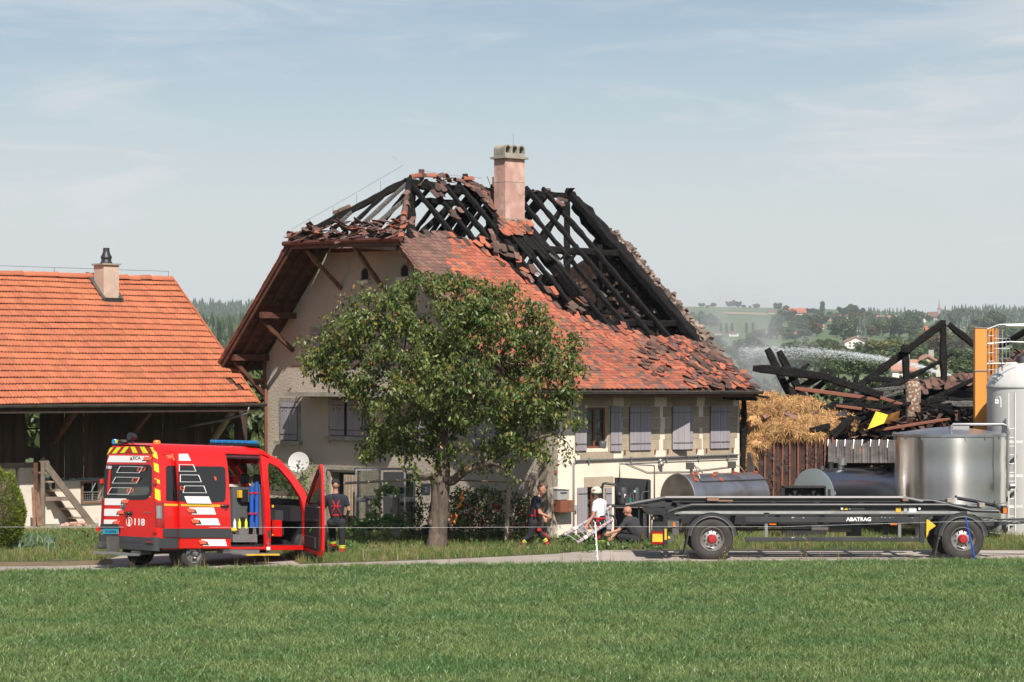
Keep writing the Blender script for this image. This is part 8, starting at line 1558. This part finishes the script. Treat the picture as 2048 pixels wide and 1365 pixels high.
# ================= stairs at the barn =================
st=thing('wooden_stairs','weathered open wooden stairs leaning up to the barn floor','stairs',BF(bs(130),1.2,0)); sf=lambda px,py,o=0: hit(px,py,BF(0,1.1-o,0),Vv)
for o in(0,-.62):
    b=MB(); b.bar(sf(82,918)+Vv*-o,sf(189,1056)+Vv*-o,.045,.19) if o==0 else b.bar(sf(82,935)-Vv*o,sf(175,1052)-Vv*o,.045,.17); obj('stringer',b,mt['greywood'],st)
for k in range(7): p=sf(93+k*14.2,946+k*18.2); b=MB(); b.box(-.16,.13,.02,.6,-.02,.02,lambda x,y,z:p+U*x+Vv*y+Vector((0,0,z))); obj('step',b,mt['palewood'],st)
for (x,m) in((86,'greywood'),(72,'redwood')): b=MB(); p0=sf(x,925 if x>80 else 926,.05); b.bar(p0,Vector((p0.x,p0.y,0)),.11,.11); obj('post',b,mt[m],st)
b=MB(); b.bar(sf(90,998,.02),sf(136,998,.02),.06,.11); obj('cross_rail',b,mt['greywood'],st)
for (a,c) in(((70,980),(78,1052)),((75,985),(82,1054)),((66,975),(69,1054))): b=MB(); b.bar(sf(*a,.2),sf(*c,.35),.09,.03); obj('leaning_board',b,mt['bracket'],st)
for k in range(9):
    p=BF(bs(96+k*4.5),.8+rg.uniform(-.1,.1),.12+.05*(k%2)); b=MB(); Rm=Matrix.Rotation(rg.uniform(0,3),3,'Z')@Matrix.Rotation(rg.uniform(-.8,.8),3,'X'); b.box(-.11,.11,-.05,.05,-.03,.03,lambda x,y,z:p+Rm@Vector((x,y,z))); obj('brick',b,mt['pinkplaster'],None,label='loose pink brick in the pile under the barn stairs',cat='brick',group='bricks under the barn stairs')
b=MB(); b.box(bs(-60),bs(215),.25,1.7,0,.10,lambda s,r,z:BF(s,r,z)); obj('concrete_plinth',b,mt['concrete'],None,kind='structure')
# ================= electric fence =================
def fpost(x0,y0,x1,y1,D,m,lab):
    t=thing('fence_post',lab,'fence post',Vector((P(x1,0,D).x,D,0)),group='electric fence posts'); p0=P(x1,y1,D); p0.z=0; p1=P(x0,y0,D-.1); b=MB(); b.cyl(p0,p1,.022,.020,8); s_=obj('shaft',b,mt[m],t,smooth=50)
    for k in range(6): b=MB(); q=p0.lerp(p1,.2+k*.14); b.box(-.03,.0,-.02,.02,-.012,.012,lambda x,y,z:q+Vector((x,y,z))); obj('wire_hook',b,mt[m],s_)
    return p1
fpost(387,1053,383,1136,55.3,'blue','blue plastic fence post in front of the red van'); fpost(1190,1045,1196,1130,56.2,'decal','white plastic fence post in front of the ladder carrier'); fpost(1931,1036,1951,1118,57.0,'blue','tilted blue plastic fence post in front of the trailer wheel')
b=MB(); b.tube([P(-400,1054,54.5),P(387,1055,55.2),P(790,1056,55.7),P(1192,1054,56.1),P(1560,1054,56.4),P(1931,1043,56.9),P(2400,1040,57.5)],.0023,4); obj('fence_wire',b,mt['decal'],None,label='thin white electric fence wire crossing the whole view',cat='wire')
# ================= bushes behind the ruin, water, smoke =================
for i in range(22):
    x=1470+i*24+rg.uniform(-8,8); fartree(0,0,1,1,rg.choice(('lobed/dec','round/dec','lobed/dark','lobed/yel')),'leafy bush right behind the charred timbers of the barn','bushes behind the burnt timbers',at=Vector(((x-1024)/FPX*112,112+rg.uniform(-6,10),-.3))).scale=(3.4,3.4,rg.uniform(3.2,5.4))
mist=leafmat('water_droplets',[(.80,.84,.86),(.85,.88,.9)],.5,.05); b=MB(); JP=[(1958,771),(1900,751),(1830,730),(1760,716),(1690,707),(1620,702),(1540,701),(1480,703)]
for _ in range(6500):
    t=rg.random()**1.1; f=t*(len(JP)-1); i=min(int(f),len(JP)-2); f-=i; x=JP[i][0]+(JP[i+1][0]-JP[i][0])*f; y=JP[i][1]+(JP[i+1][1]-JP[i][1])*f; sp=.5+5*t**1.3
    off=rg.gauss(0,sp); off=off if off<0 or rg.random()<.4 else off+abs(rg.gauss(0,9*t)); p=P(x,y+off,77.5)+Vector((0,rg.gauss(0,.15+.5*t),0)); L=rg.uniform(.015,.05); s_=rg.uniform(.002,.0055)*(1-.35*t); b.add([p+Vector((-L,0,.3*L)),p+Vector((0,0,s_)),p+Vector((L,0,-.2*L)),p+Vector((0,0,-s_))],[(0,1,2,3)])
obj('water_jet',b,mist,None,kind='stuff',label='arching jet of water spray falling behind the burnt barn',cat='water jet')
def smoke(name,c,r,dens,label):
    b=MB(); b.ell(c,r,20,12); m=bpy.data.materials.new(name); m.use_nodes=True; N=m.node_tree.nodes; L=m.node_tree.links; N.clear(); o=N.new('ShaderNodeOutputMaterial'); v=N.new('ShaderNodeVolumePrincipled'); v.inputs['Color'].default_value=(.9,.92,.95,1); tc=N.new('ShaderNodeTexCoord'); n=N.new('ShaderNodeTexNoise'); n.inputs['Scale'].default_value=.45; n.inputs['Detail'].default_value=4; n.inputs['Distortion'].default_value=.6; L.new(tc.outputs['Object'],n.inputs[0])
    mr=N.new('ShaderNodeMapRange'); mr.inputs[1].default_value=.42; mr.inputs[2].default_value=.72; mr.inputs[4].default_value=dens; L.new(n.outputs[0],mr.inputs[0])
    # fall off to the rim of the cloud
    mp=N.new('ShaderNodeMapping'); mp.inputs['Scale'].default_value=(1/r[0],1/r[1],1/r[2]); L.new(tc.outputs['Object'],mp.inputs[0]); ln=N.new('ShaderNodeVectorMath'); ln.operation='LENGTH'; L.new(mp.outputs[0],ln.inputs[0]); m3=N.new('ShaderNodeMapRange'); m3.inputs[1].default_value=1.0; m3.inputs[2].default_value=.15; L.new(ln.outputs['Value'],m3.inputs[0]); mu=N.new('ShaderNodeMath'); mu.operation='MULTIPLY'; L.new(mr.outputs[0],mu.inputs[0]); L.new(m3.outputs[0],mu.inputs[1]); L.new(mu.outputs[0],v.inputs['Density']); L.new(v.outputs[0],o.inputs['Volume'])
    q=obj(name,b,m,None,kind='stuff',origin=c,label=label,cat='smoke'); return q
smoke('smoke',P(1505,735,88),(2.6,1.8,2.8),1.6,'thin grey smoke drifting up beside the right end of the farmhouse roof')
smoke('smoke',P(1420,640,96),(3.0,2.5,2.2),.5,'faint smoke veil drifting above the slope of the broken roof')
